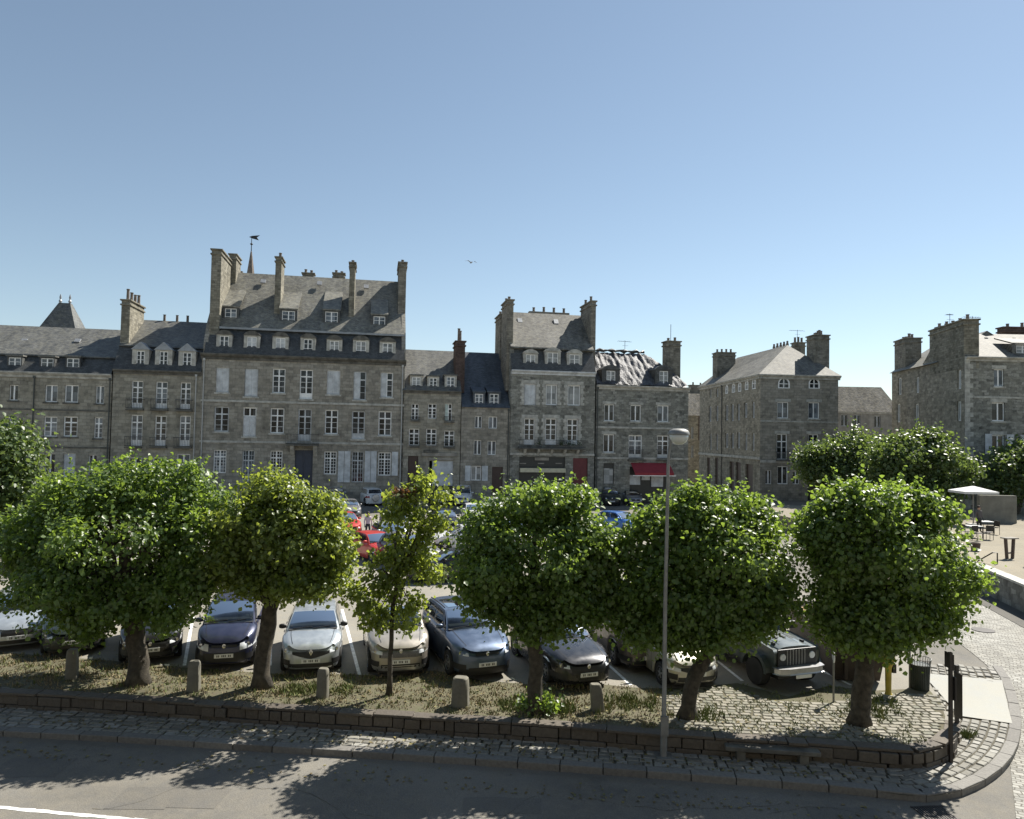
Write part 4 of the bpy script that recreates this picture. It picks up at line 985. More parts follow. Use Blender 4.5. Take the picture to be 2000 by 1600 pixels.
# hip roof in F coordinates: corners from the two walls
inv = h.inv
def L2(p): q = inv @ Vector((p[0], p[1], 0)); return q.x, q.y
farL = L2(FL.O); ov = .3
zr_ = F.loc(*C4(1530, 285), 6)[1]
A_ = (-ov, -ov, zc+.1); B_ = (U1+ov, -ov, zc+.1); C_ = (U1+ov, farL[1], zc+.1); D_ = (farL[0]-ov, farL[1], zc+.1)
ap = (F.loc(*C4(1530, 285), 6)[0], 6.0, zr_); ap2 = (ap[0]-.8, farL[1]-1, zr_)
rf = MB(); rf.add([A_, B_, C_, D_, ap, ap2], [(0,1,4),(1,2,5,4),(2,3,5),(3,0,4,5),(0,3,2,1)])
rf.build('roof', M['slate_bright'], h.root)
u0 = F.loc(*C4(1715, 400), 1.5)[0]; u1 = F.loc(*C4(1850, 400), 1.5)[0]
chimney(h.root, F, u0+.6, U1+.05, 2.2, 4.2, zc-1, F.loc(*C4(1800, 215), 2.2)[1], 'chimney_grey', 5, poth=.6)
u0, z = F.loc(*C4(1590, 270), 9); u1, _ = F.loc(*C4(1665, 270), 9); chimney(h.root, F, u0, u1, 9, 10.2, zc, z, 'chimney_grey', 3, poth=.7)
u, z = F.loc(*C4(1605, 170), 8); aerial(h.root, u, 8, zr_-.5, z, w_=1.0)
u0 = F.loc(*C4(1003, 440), 18)[0]; u1 = F.loc(*C4(1140, 440), 18)[0]
chimney(h.root, F, u0, u1, 18, 20, zc, F.loc(*C4(1070, 345), 18)[1], 'chimney_grey', 4)
for k in range(5):
    u, z = F.loc(*C4(1430+25*k, 300-6*k), 14); p = MB(); p.lathe([(.2,-2),(.2,0),(.14,.1),(.14,.4)], (u, 14, z), 8); p.build('chimney_pot', M['pot'], h.root)
ck = MB(); 
# ---------------------------------------------------------------- house in the gap up the street
Pg = G(1345, 945)
Fg = Frame((Pg.x, Pg.y), R(4))
h = House('side_street_house', Fg, 1340, 'brown two storey house with slate roof seen in the gap up the side street', py=945); F = h.F
U1 = F.loc(1395, 850)[0]; zc = F.loc(*C4(840, 815))[1]; zr = F.loc(*C4(850, 650), 5)[1]
wl = MB(); hs = [F.rect(C4, 805, 900, 825, 990), F.rect(C4, 805, 1040, 825, 1130)]; cutwall(wl, 0, U1, -.6, zc, hs); box_walls(wl, U1, 10, zc); wl.build('wall', M['granite_e'], h.root)
for r in hs: window(h.root, r, 'plain', frame='white_old', glass='g_dark')
dk = F.rect(C4, 862, 820, 915, 1000); d = MB(); d.box(dk[0], -.06, dk[1], dk[2], .0, dk[3]); d.build('brown_cladding', M['door_brown'], h.root)
roof_profile(h.root, [(-.2, zc), (5, zr), (10.2, zc)], -.2, U1, 'slate_matt'); 
u0 = F.loc(*C4(800, 640), 6)[0]; chimney(h.root, F, u0, u0+2.5, 6, 7, zc, F.loc(*C4(830, 590), 6)[1], 'chimney_grey', 2)
# ---------------------------------------------------------------- low house with bright roof
Pl = G(1690, 955); Fl = Frame((Pl.x, Pl.y), R(-1))
h = House('low_house', Fl, 1610, 'low pale rendered house with bright slate roof, between the corner house and the gabled house', py=955); F = h.F
U1 = F.loc(1760, 850)[0]; zc = F.loc(1690, 805)[1]; zr = F.loc(1690, 756, 6)[1]
hs = [F.rect(C5, *r) for r in ((430,840,485,930),(330,840,385,930),(590,850,640,940))]; wl = MB(); cutwall(wl, 0, U1, -.6, zc, hs); box_walls(wl, U1, 12, zc); wl.build('wall', M['render'], h.root)
for r in hs: window(h.root, r, 'plain', frame='white_old', glass='g_dark')
roof_profile(h.root, [(-.25, zc), (6, zr), (12.2, zc)], 0, U1, 'slate_matt'); cornice(h.root, 0, U1, zc, .25, .2)
# ---------------------------------------------------------------- right gabled house
Pr = G(1886, 1015); Fr = Frame((Pr.x, Pr.y), R(0))
h = House('gabled_house', Fr, 1886, 'grey rubble stone house with bright slate roof and huge gable chimney at the right edge', py=1015); F = h.F
U1 = 16.0; zc = F.loc(1940, 699)[1]
back = (Vector((at_depth(1742, 850, 84).x, 84))); dl = (Vector((F.O.x, F.O.y)) - back); angL = math.atan2(dl.y, dl.x); LL = dl.length
FL = Frame((back.x, back.y), angL); REL = h.rel(FL)
ws = [((1525,485,1605,620),'plain'),((1510,745,1612,890),'plain'),((1510,1000,1610,1120),'plain'),((1905,485,1985,620),'plain'),((1900,745,1990,890),'plain')]
rs = [(F.rect(C5, *r), s) for r, s in ws]
wl = MB(); cutwall(wl, 0, U1, -.6, zc, [r for r, s in rs]); wl.poly([(U1,0,-.6),(U1,0,zc),(U1,9,zc),(U1,9,-.6)]); wl.build('wall', M['granite_d'], h.root)
for i, (r, s) in enumerate(rs): window(h.root, r, s, glass='g_blue' if i in (0,3) else 'g_dark')
for r in ((1455,990,1508,1148),(1625,995,1680,1148),(1730,1000,1790,1150)):
    a = F.rect(C5, *r); s = MB(); s.box(a[0], -.06, a[1], a[2], -.015, a[3]); s.box(a[0]+.06, -.08, a[1]+.4, a[2]-.06, -.06, a[1]+.52); s.box(a[0]+.06, -.08, a[3]-.5, a[2]-.06, -.06, a[3]-.4); s.build('open_shutter', M['white_old'], h.root)
qn = MB()
for k in range(int((zc+.2)/.45)):
    z = k*.45; w_ = .75 if k % 2 else .45; qn.box(-.02, -.03, z, w_, .02, z+.43)
for r, s in rs: qn.box(r[0]-.2, -.03, r[3]+.002, r[2]+.2, .02, r[3]+.35); sill(qn, r)
band(qn, .8, U1, F.loc(*C5(1500, 705))[1], .18, .05); qn.build('quoins', M['trim'], h.root)
lw = [((775,550,802,685),'plain'),((912,545,940,670),'plain'),((1238,490,1268,640),'plain'),((765,755,792,900),'plain'),((905,755,935,900),'plain'),((1235,735,1268,890),'plain')]
lr = [(FL.rect(C5, *r), s) for r, s in lw]
zcb = FL.loc(*C5(770, 508))[1]
wl = MB(); cutwall(wl, 0, LL-.01, -.6, zcb, [r for r, s in lr if r[3] < zcb])
wl.poly([(0,0,-.6),(0,9,-.6),(0,9,zcb),(0,0,zcb)]); wl.build('side_wall', M['granite_e'], h.root, mat=REL)
for r, s in lr: window(h.root, r, s, rel=REL, glass='g_dark', fw=.12)
# front block: gable wall on the left with chimney
yr = 5.0; zr = F.loc(*C5(1500, 210), yr)[1]; Dd = 9.6
inv0 = h.inv
pr_ = [(-.3, zc+.02), (0, zc+.2), (yr, zr), (Dd+.3, zc+.1)]
dl0 = Vector((inv0 @ Vector((back.x, back.y, 0))).xy).normalized()
rb_ = MB(); rb_.add([(dl0.x/dl0.y*y+.1, y, z) for y, z in pr_] + [(U1, y, z) for y, z in pr_], [(0,1,2,3),(7,6,5,4),(0,4,5,1),(1,5,6,2),(2,6,7,3),(3,7,4,0)]); rb_.build('roof', M['slate_bright'], h.root)
inv = h.inv; dirL = Vector((inv @ Vector((back.x, back.y, 0))).xy); dl_ = dirL.normalized()
g_ = MB(); # gable plane follows the side wall
def sw(y, z, off=0.0): return (dl_.x/dl_.y*y - off, y, z)
g_.add([sw(0, zcb-.01), sw(0, zc+.2), sw(yr, zr+.25), sw(Dd, zc), sw(Dd, zcb-.01)] + [sw(0, zcb-.01, -.5), sw(0, zc+.2, -.5), sw(yr, zr+.25, -.5), sw(Dd, zc, -.5), sw(Dd, zcb-.01, -.5)],
       [(0,1,2,3,4), (9,8,7,6,5)] + [(i, (i+1) % 5, 5+(i+1) % 5, 5+i) for i in range(5)])
g_.build('gable_wall', M['granite_e'], h.root)
cornice(h.root, .0, U1, zc+.06, .4, .35)
uA = .0
chimney(h.root, FL, LL-7.6, LL-.15, -.02, 1.3, zc-1, F.loc(*C5(1270, 118), 1.3)[1], 'chimney', 5, rel=REL)
chimney(h.root, F, 2.4, 4.0, 7.5, 8.6, zc, F.loc(*C5(1320, 165), 8)[1], 'chimney_grey', 1)
u0 = F.loc(*C5(1590, 180), 7)[0]; chimney(h.root, F, u0, u0+4.5, 6.8, 7.8, zc, F.loc(*C5(1650, 165), 7)[1], 'brick', 3)
u, z = F.loc(*C5(1355, 70), 6); aerial(h.root, u, 6, zr, z, w_=.9); u, z = F.loc(*C5(1180, 50), 5); aerial(h.root, u, 5, z-1.6, z, w_=.35)
for cx, cy in ((1450,300),(1460,250),(1680,252)):
    u, z = F.loc(*C5(cx, cy), 3); s = MB(); yy = 3 if cy > 280 else 4; u, z = F.loc(*C5(cx, cy), yy); s.obox((u, yy-.1, z), (1,0,0), (0,.73,.68), .8 if cy > 280 else .3, .8 if cy > 280 else .3, .15); s.build('skylight', M['g_dark'], h.root)
q = F.rect(C5, 1700, 300, 1800, 390, .6); dormer(h.root, F, q, .6, .8, 2.4, 'slate', 'slate_bright', 'shed', m=.4)
# rear block, lower, with its own roof and chimney
zrb = zcb + 3.2; y0_, y1_ = Dd, dirL.y
rb = MB()
def swl(t, off, z): p = Vector((dl_.x*t, dl_.y*t)) + Vector((dl_.y, -dl_.x))*off; return (p.x, p.y, z)
t0, t1 = 5.5, dirL.length
rb.add([swl(t0,-.3,zcb), swl(t1,-.3,zcb), swl(t1,9,zcb), swl(t0,9,zcb), swl(t0,4.5,zrb), swl(t1,4.5,zrb)], [(0,1,5,4),(1,2,5),(2,3,4,5),(3,0,4),(0,3,2,1)])
rb.build('rear_roof', M['slate_light'], h.root)
ch = MB(); zt = FL.loc(*C5(840, 262), 1)[1]; 
chimney(h.root, FL, -.05, 3.2, .3, 2.0, zcb-.5, zt, 'chimney_grey', 4, rel=REL)

# ---------------------------------------------------------------- the house whose upper window the view is taken from (unseen, added behind the camera to block sky and deepen street shade)
bh = empty('unseen_viewpoint_house', (0, -.45, 0), math.pi, 'unseen house front added behind the viewpoint to block sky over the street', 'house')
holes = [(-28+3.4*i, z_, -26.7+3.4*i, z_+2.0) for i in range(17) for z_ in (.9, 4.2, 7.6)]
wl = MB(); cutwall(wl, -30, 30, -.6, 12, holes, 0, .25); wl.poly([(-30,10,-.6),(30,10,-.6),(30,10,12),(-30,10,12)]); wl.poly([(-30,0,-.6),(-30,10,-.6),(-30,10,12),(-30,0,12)]); wl.poly([(30,0,-.6),(30,10,-.6),(30,10,12),(30,0,12)]); wl.build('wall', M['granite_b'], bh)
rf = MB(); rf.prism([(-.3,12),(5,16.5),(10.3,12)], -30.2, 30.2, 'x'); rf.build('roof', M['slate'], bh)
for q in holes: g = MB(); g.box(q[0], .2, q[1], q[2], .24, q[3]); g.build('window', M['g_dark'], bh)
# ================================================================== TREES
M['bark'] = plain('lime_bark', (.065,.055,.04), .95, var=.45, scale=6, bmp=.6)
M['leaf_a'] = leafmat('lime_leaves', (.03,.062,.018), (.10,.15,.042), (.33,.47,.06), .39)
M['leaf_b'] = leafmat('lime_leaves_yellowing', (.04,.068,.02), (.13,.165,.045), (.42,.50,.06), .43)
M['leaf_c'] = leafmat('distant_leaves', (.03,.055,.02), (.085,.125,.045), (.23,.32,.06), .34)
M['leaf_red'] = leafmat('reddish_young_leaves', (.06,.03,.02), (.12,.07,.035), (.25,.12,.04), .3)

def leaves_mesh(name, C, N, S, mat, parent, rs, fold=.25):
    """C centres, N normals-ish, S sizes: each leaf a folded five point blade"""
    n = len(C)
    a = rs.normal(size=(n, 3)); a -= N*(a*N).sum(1, keepdims=True); a /= np.linalg.norm(a, axis=1, keepdims=True)
    # leaves hang: bias the long axis downwards
    a[:, 2] -= .45; a /= np.linalg.norm(a, axis=1, keepdims=True)
    b = np.cross(N, a); b /= np.linalg.norm(b, axis=1, keepdims=True)
    k = np.cross(a, b)
    S = S[:, None]
    P = [C - a*S*.5, C - a*S*.12 + b*S*.48 + k*S*fold*.6, C + a*S*.28 + b*S*.34 + k*S*fold*.5, C + a*S*.62,
         C + a*S*.28 - b*S*.34 + k*S*fold*.5, C - a*S*.12 - b*S*.48 + k*S*fold*.6, C + a*S*.05]
    V = np.stack(P, 1).reshape(-1, 3)
    base = np.arange(n)[:, None]*7
    q = np.concatenate([base + np.array([[0,1,6]]), base + np.array([[1,2,6]]), base + np.array([[2,3,6]]), base + np.array([[3,4,6]]), base + np.array([[4,5,6]]), base + np.array([[5,0,6]])], 1).reshape(-1)
    me = bpy.data.meshes.new(name); nf = n*6
    me.vertices.add(len(V)); me.vertices.foreach_set('co', V.astype(np.float32).ravel())
    me.loops.add(nf*3); me.loops.foreach_set('vertex_index', q.astype(np.int32))
    me.polygons.add(nf); me.polygons.foreach_set('loop_start', np.arange(0, nf*3, 3, dtype=np.int32))
    try: me.polygons.foreach_set('loop_total', np.full(nf, 3, dtype=np.int32))
    except Exception: pass
    me.update(calc_edges=True); me.validate()
    me.materials.append(mat)
    o = bpy.data.objects.new(name, me); COL.objects.link(o); o.parent = parent
    return o
def spray(lobes, nclus, per, size, rs, spread=.30, inner=.45, hang=.12):
    """lobes: (x,y,z, rx,ry,rz) relative to the tree base"""
    L = np.array(lobes, float); area = (L[:,3]*L[:,4] + L[:,3]*L[:,5] + L[:,4]*L[:,5]); p = area/area.sum()
    C = []; 
    idx = rs.choice(len(L), nclus*3, p=p)
    d = rs.normal(size=(nclus*3, 3)); d /= np.linalg.norm(d, axis=1, keepdims=True)
    r = 1 - (rs.random(nclus*3)**1.8)*inner
    # lumpy radius
    lump = 1 + .16*np.sin(d[:,0]*5+idx) * np.cos(d[:,1]*6+idx*2) + .12*np.sin(d[:,2]*9+d[:,0]*7+idx*3)
    P = L[idx, :3] + d*L[idx, 3:]*(r*lump)[:, None]
    keep = np.ones(len(P), bool)
    for j in range(len(L)):
        q = (P - L[j, :3])/L[j, 3:]; keep &= ~(((q**2).sum(1) < .42) & (idx != j) & (rs.random(len(P)) < .85))
    hole = np.sin(P[:,0]*2.6+1.3*idx)+np.sin(P[:,1]*2.9+2)+np.sin(P[:,2]*3.3+idx*.7); keep &= ~((hole < -.35) & (rs.random(len(P)) < .85))
    P = P[keep][:nclus]; D = d[keep][:nclus]
    # leaf positions in each cluster: a hanging spray
    n = len(P)
    off = rs.normal(size=(n, per, 3))*spread*np.array([1, 1, .62]); off[:, :, 2] -= np.abs(rs.normal(size=(n, per)))*hang
    Q = (P[:, None, :] + off).reshape(-1, 3)
    Nn = np.repeat(D, per, 0)*.75 + rs.normal(size=(n*per, 3))*.55 + np.array([0, 0, .55]); Nn /= np.linalg.norm(Nn, axis=1, keepdims=True)
    S = size*rs.uniform(.45, 1.3, n*per)
    # single shoots that stand out of the outline
    ns = nclus//6; js = rs.choice(n, ns); t = rs.random((ns, 14)); ln = rs.uniform(.35, .75, ns)*size/.135
    dd = D[js] + rs.normal(size=(ns, 3))*.3; dd[:, 2] += .35; dd /= np.linalg.norm(dd, axis=1, keepdims=True)
    Qs = (P[js][:, None, :] + dd[:, None, :]*(t*ln[:, None])[:, :, None] + rs.normal(size=(ns, 14, 3))*.05*size/.135).reshape(-1, 3)
    N2 = rs.normal(size=(ns*14, 3)); N2[:, 2] += .6; N2 /= np.linalg.norm(N2, axis=1, keepdims=True)
    Q = np.concatenate([Q, Qs]); Nn = np.concatenate([Nn, N2]); S = np.concatenate([S, size*rs.uniform(.55, 1.0, ns*14)])
    return P, Q, Nn, S
def tree(name, basepx, lobes_px, label, cat='tree', group=None, shr=.9, zb=0.0, nclus=620, per=26, size=.108, trunk=.2, mat='leaf_a', seed=1, depthf=1.0, Y=None, spread=.19, fork=None, dyo=0, inner=.45, extra=None, bumps=1.0, nl=9, lean=0):
    rs = np.random.RandomState(seed); rr = random.Random(seed)
    b = G(basepx[0], basepx[1], zb)
    root = empty(name, b, 0, label, cat, group)
    lobes = []
    for it in lobes_px:
        cx, cy, rx, ry = it[:4]; dy = it[4] if len(it) > 4 else 0
        p = at_depth(cx, cy, b.y + dy + dyo) - b; k = (b.y+dy+dyo)/FPX
        lobes.append((p.x, p.y, p.z, rx*k*shr, (rx+ry)/2*k*depthf*shr, ry*k*shr))
    kids = []
    for (x, y, z, a, b2, c) in lobes:
        if a < .45 or bumps <= 0: continue
        for _ in range(int(bumps*(5 + a*2))):
            d_ = Vector((rr.gauss(0,1), rr.gauss(0,1), rr.gauss(.15,.9))).normalized(); q = rr.uniform(.24,.42)
            kids.append((x+d_.x*a*.92, y+d_.y*b2*.92, z+d_.z*c*.92, a*q, b2*q, c*q*.9))
    lobes = [(x, y, z, a*.93, b2*.93, c*.93) for (x, y, z, a, b2, c) in lobes] + kids
    P, Q, Nn, S = spray(lobes, nclus, per, size, rs, spread, inner)
    # trunk + limbs
    tz = min(l[2]-l[5] for l in lobes); cz = sum(l[2] for l in lobes)/len(lobes)
    main = max(lobes, key=lambda l: l[3]*l[5])
    hf = fork if fork else max(.9, main[2]-main[5]*.55)
    tm = MB(); n = 8
    cx_, cy_ = main[0]*.5+lean, main[1]*.5
    pts = []; rad = []
    for i in range(n):
        t = i/(n-1); pts.append(Vector((cx_*t*t + rr.uniform(-.04,.04)*(i > 0), cy_*t*t + rr.uniform(-.03,.03)*(i > 0), hf*t - .06*(i == 0))))
        rad.append(trunk*(1.45 - .9*min(t*4, .5) - .15*t) * rr.uniform(.95, 1.06))
    tm.path(pts, rad, 12)
    top = pts[-1]
    ends = []
    idxs = rr.sample(range(len(P)), min(nl*3, len(P)))
    for j, l in enumerate(lobes): (ends.append(Vector((l[0], l[1], l[2]))) if j < len(lobes_px) else None)
    for k in idxs: ends.append(Vector(P[k]))
    for k, e in enumerate(ends):
        r0 = trunk*(.55 if k < len(lobes_px) else .2)
        s0 = top.lerp(pts[-3], rr.random()*.5) if k < len(lobes_px) else (Vector(lobes[k % len(lobes_px)][:3]).lerp(top, rr.uniform(.2,.8)))
        mid = s0.lerp(e, .5) + Vector((rr.uniform(-.2,.2), rr.uniform(-.2,.2), rr.uniform(.05,.35)))*.8
        tm.path([s0, s0.lerp(mid, .55), mid, mid.lerp(e, .55), e], [r0, r0*.85, r0*.65, r0*.45, r0*.2], 6)
    tm.build('trunk', M['bark'], root, smooth=True)
    leaves_mesh('crown', Q, Nn, S, M[mat], root, rs)
    if extra: extra(root, b, rs)
    return root
GRP = None
tree('broad_street_tree', (270,1336), [(235,1065,165,150),(170,975,80,55,.5),(240,945,70,50,.2),(330,955,95,60,.5),(395,975,55,50,.8),(90,1085,85,85),(385,1060,85,115),(180,1170,140,60,-.3),(330,1160,85,60,-.4),(60,1040,60,50,.4)],
     'broad dark lime tree, leftmost of the front row on the turf strip', 'tree', GRP, nclus=1950, per=24, trunk=.27, seed=3, fork=2.0, mat='leaf_a')
tree('yellowing_street_tree', (512,1342), [(555,1040,115,105),(520,960,60,45,.3),(612,1060,75,80),(480,1080,65,75),(570,1125,110,42,-.3),(632,1120,50,40),(590,985,70,50),(440,1100,40,40)],
     'yellow green lime tree between the dark blue car and the silver hatchback', 'tree', GRP, nclus=1080, trunk=.23, seed=5, mat='leaf_b', fork=2.4)
def redtip(root, b, rs):
    p = at_depth(790, 958, b.y) - b; C = np.array([p.x, p.y-.1, p.z]) + rs.normal(size=(120,3))*np.array([.16,.16,.07]); N = rs.normal(size=(120,3)); N[:,2] += .5; N /= np.linalg.norm(N, axis=1, keepdims=True)
    leaves_mesh('reddish_leaves', C, N, .1*np.ones(120), M['leaf_red'], root, rs)
tree('slender_young_tree', (760,1358), [(820,945,32,34),(790,965,45,30),(870,962,24,30),(800,1010,52,36),(850,1010,30,25),(755,1000,20,16),(790,1075,50,42),(820,1060,35,40),(760,1130,42,38),(800,1175,34,24),(705,1165,34,20),(740,1195,40,22),(790,1215,35,16),(710,1120,22,16),(685,1155,30,18),(840,1110,28,22),(765,1085,24,18)],
     'slender young tree with thin trunk and sparse ragged crown, in front of the beige car', 'tree', GRP, nclus=260, per=19, trunk=.065, seed=8, mat='leaf_b', fork=3.4, spread=.16, size=.115, shr=.85, extra=redtip, inner=.8, nl=6)
tree('round_street_tree', (1045,1392), [(1045,1075,140,120),(1050,980,100,42),(960,1085,65,85),(1135,1075,68,85),(1100,1155,85,55),(1000,1165,70,45,-.2),(1060,1205,55,38,-.2),(1170,1120,35,50),(945,1155,45,45,-.1),(1150,1190,45,32,-.2)],
     'round dense lime tree between the steel blue SUV and the near black car', 'tree', GRP, nclus=1400, per=24, trunk=.2, seed=11, mat='leaf_a', fork=2.0)
tree('wide_street_tree', (1342,1402), [(1390,1080,150,115),(1310,1010,80,55,.4),(1400,995,100,45),(1290,1130,85,80),(1490,1090,62,85),(1420,1165,105,60),(1330,1185,80,55,-.3),(1240,1160,45,60),(1450,1020,70,50),(1215,1060,30,50),(1265,1215,55,45,-.2),(1345,1235,60,35,-.2),(1500,1170,55,52,-.1),(1440,1220,65,32,-.2)],
     'wide lime tree with leaning dark trunk just right of the lamp post', 'tree', GRP, nclus=1650, per=24, trunk=.2, seed=14, mat='leaf_a', fork=1.9, lean=.35)
tree('corner_street_tree', (1678,1414), [(1720,1080,140,125),(1710,985,95,45),(1800,1010,55,40),(1640,1060,75,85),(1825,1110,75,75),(1720,1190,110,50,-.2),(1640,1170,60,50),(1780,1180,70,40),(1860,1130,45,45),(1715,1235,85,38,-.2),(1640,1215,50,40,-.2),(1800,1205,50,40,-.2)],
     'dense lime tree at the right end of the front row, beside the litter bin', 'tree', GRP, nclus=1650, per=24, trunk=.24, seed=17, mat='leaf_a', fork=1.9)
# trees beyond
tree('square_tree', (20,1120), [(15,880,55,60),(40,950,55,50),(-60,920,90,90),(20,1000,70,40)], 'pale green tree beyond the broad tree at the left edge of the photo', 'tree', None, nclus=500, per=22, size=.2, trunk=.25, mat='leaf_c', seed=21, spread=.45)
tree('pollarded_tree', (1610,1010), [(1615,895,50,42),(1665,890,45,45),(1700,885,55,38,3),(1590,905,30,30),(1640,925,70,28)], 'bushy round headed tree in front of the corner house door', 'tree', None, nclus=700, per=20, size=.27, trunk=.3, mat='leaf_c', seed=23, spread=.55)
tree('terrace_tree', (1790,1030), [(1800,905,85,62),(1740,905,45,40),(1860,915,35,38),(1800,945,80,28),(1800,862,40,20)], 'largest domed tree behind the front row, beside the white parasol', 'tree', None, nclus=900, per=20, size=.25, trunk=.3, mat='leaf_c', seed=25, spread=.5)
tree('edge_tree', (1985,1030), [(1970,915,48,42),(2030,905,60,50),(1990,950,60,24)], 'dark domed tree cut by the right edge of the photo', 'tree', None, nclus=520, per=20, size=.25, trunk=.3, mat='leaf_c', seed=27, spread=.5)

# grass, weeds, bush
def tufts(name, label, pts, h, mat, n_per=14, spread=.12, seed=1, kind='stuff', cat='grass'):
    rr = random.Random(seed); mb = MB()
    for (x, y, z, hs) in pts:
        for _ in range(n_per):
            bx, by = x + rr.gauss(0, spread), y + rr.gauss(0, spread); a = rr.uniform(0, 6.28); hh = h*hs*rr.uniform(.4, 1.1); w_ = .012+.006*hs
            lx, ly = rr.gauss(0, .35)*hh, rr.gauss(0, .35)*hh
            mb.add([(bx-w_*math.cos(a), by-w_*math.sin(a), z), (bx+w_*math.cos(a), by+w_*math.sin(a), z), (bx+lx*.6, by+ly*.6, z+hh*.7), (bx+lx, by+ly, z+hh)], [(0,1,2),(0,2,3)])
    o = mb.build(name, mat); o['kind'] = kind; o['label'] = label; o['category'] = cat; return o
M['grass_dry'] = isl('dry_grass_blades', [(.26,.20,.11),(.36,.29,.16),(.19,.155,.085),(.30,.24,.14)], bmp=.1)
M['grass_green'] = isl('green_grass_blades', [(.09,.13,.03),(.15,.19,.05),(.20,.20,.07),(.08,.11,.03)], bmp=.1)
rg = random.Random(4); strip = []
turf = [Vector(p) for p in gp]
def rand_in(poly, x0, x1, y0, y1, n, rr):
    out = []
    while len(out) < n:
        x, y = rr.uniform(x0, x1), rr.uniform(y0, y1)
        if in_poly(x, y, poly): out.append((x, y))
    return out
P1 = rand_in(turf, -16, 4.2, 17, 24, 1500, rg)
tufts('dry_grass', 'short dry yellow grass on the tree island', [(x, y, .012, rg.uniform(.5,1.2)) for x, y in P1], .09, M['grass_dry'], 8, .09, 2)
P2 = [(x, y, .012, rg.uniform(.5,1.4)) for x, y in P1[::5]] + [(x, y, .03, rg.uniform(.4,1)) for x, y in rand_in(turf, 4.2, 10, 16.5, 21, 160, rg)]
for c, n_, s_ in ((G(590,1350),40,.3),(G(1075,1385),60,.3),(G(1010,1380),30,.3),(G(1230,1375),40,.4),(G(1720,1375),30,.3),(G(1700,1395),40,.4),(G(1365,1400),25,.25),(G(655,1350),20,.25)):
    P2 += [(c.x+rg.gauss(0,s_), c.y+rg.gauss(0,s_*.7), .012, rg.uniform(.8,2.2)) for _ in range(n_)]
tufts('green_grass', 'green weeds and grass growing round trunks and posts on the island', P2, .12, M['grass_green'], 10, .07, 3)
c = G(1885,1432,-.3); tufts('pavement_weeds', 'small clump of green weeds at the foot of the dark sign posts', [(c.x+rg.gauss(0,.1), c.y+rg.gauss(0,.1), -.38, rg.uniform(1,2)) for _ in range(12)], .16, M['grass_green'], 12, .05, 5)
# shoots at the foot of the middle tree
rs = np.random.RandomState(31); b = G(1052,1388); root = empty('basal_shoots', b, 0, 'leafy shoots sprouting at the foot of the round middle tree', 'shoots')
Q = rs.normal(size=(420,3))*np.array([.26,.2,.12]) + np.array([0,-.1,.18]); Q[:,2] = np.abs(Q[:,2])+.05; Nn = rs.normal(size=(420,3)); Nn[:,2] += .8; Nn /= np.linalg.norm(Nn, axis=1, keepdims=True)
leaves_mesh('foliage', Q, Nn, rs.uniform(.07,.12,420), M['leaf_a'], root, rs)
s = MB()
for _ in range(14):
    a = Vector((rg.gauss(0,.2), -.15+rg.gauss(0,.1), 0)); s.tube(a, a+Vector((rg.gauss(0,.15), rg.gauss(0,.1), .5)), .012, .005, 5)
s.build('stems', M['bark'], root)

# fallen leaves gathered on the pavement and the strip
M['deadleaf'] = isl('fallen_leaf', [(.20,.15,.06),(.12,.09,.04),(.26,.22,.08),(.10,.11,.04)], bmp=.1)
fl_ = MB(); r_ = random.Random(77)
def scat(n, x0, x1, yf, zf, sy):
    for _ in range(n):
        x = r_.uniform(x0, x1); y = yf(x) + abs(r_.gauss(0, sy)); z = zf(x, y) + .012; a = r_.uniform(0, 6.3); q = r_.uniform(.03, .06)
        fl_.add([(x-q*math.cos(a), y-q*math.sin(a), z), (x+q*.6*math.sin(a), y-q*.6*math.cos(a), z+r_.uniform(0,.02)), (x+q*math.cos(a), y+q*math.sin(a), z+.004), (x-q*.6*math.sin(a), y+q*.6*math.cos(a), z+r_.uniform(0,.02))], [(0,1,2,3)])
yk = lambda x: KERB[1].y + (KERB[8].y-KERB[1].y)*(x-KERB[1].x)/(KERB[8].x-KERB[1].x)
scat(260, -12, 8, lambda x: yk(x)-.9, lambda x, y: Z_STREET, .35)
scat(420, -12, 8, lambda x: yk(x)+.5, lambda x, y: pave_h((x, y))+.012, .5)
yw = lambda x: 19.0 - .13*(x+8)
scat(700, -13, 9, lambda x: yw(x)+.3, lambda x, y: .03, 1.2)
o = fl_.build('fallen_leaves', M['deadleaf']); tag(o, 'dry fallen leaves scattered along the gutter, pavement and turf', 'leaves', kind='stuff')
# ================================================================== CARS
def paint(name, c, metal=.35, rough=.28):
    m, n, l, b = newmat(name); v = objvec(n, l); f = noise(n, l, v, 2.2, 3); f2 = noise(n, l, v, 120, 2)
    cc = mixc(n, l, c, tuple(min(1, x*1.18+.004) for x in c), f)
    l.new(cc, b.inputs['Base Color']); b.inputs['Metallic'].default_value = metal
    mr = n.new('ShaderNodeMapRange'); mr.inputs[3].default_value = rough; mr.inputs[4].default_value = rough+.15; l.new(f, mr.inputs[0]); l.new(mr.outputs[0], b.inputs['Roughness'])
    b.inputs['Coat Weight'].default_value = .7; b.inputs['Coat Roughness'].default_value = .06
    return m
M['tyre'] = plain('tyre_rubber', (.02,.02,.02), .85, var=.3)
M['alloy'] = plain('alloy_rim', (.45,.45,.46), .35, .7)
M['blacktrim'] = plain('black_plastic_trim', (.018,.018,.019), .5, var=.2)
M['chrome'] = plain('chrome', (.7,.7,.7), .15, 1)
M['lamp'] = glassmat('headlight_lens', (.55,.57,.60), .08, .8, .4)
M['lamp_red'] = glassmat('tail_light_lens', (.25,.01,.01), .15, .5)
M['plate'] = plain('number_plate', (.72,.72,.70), .5, var=.05)
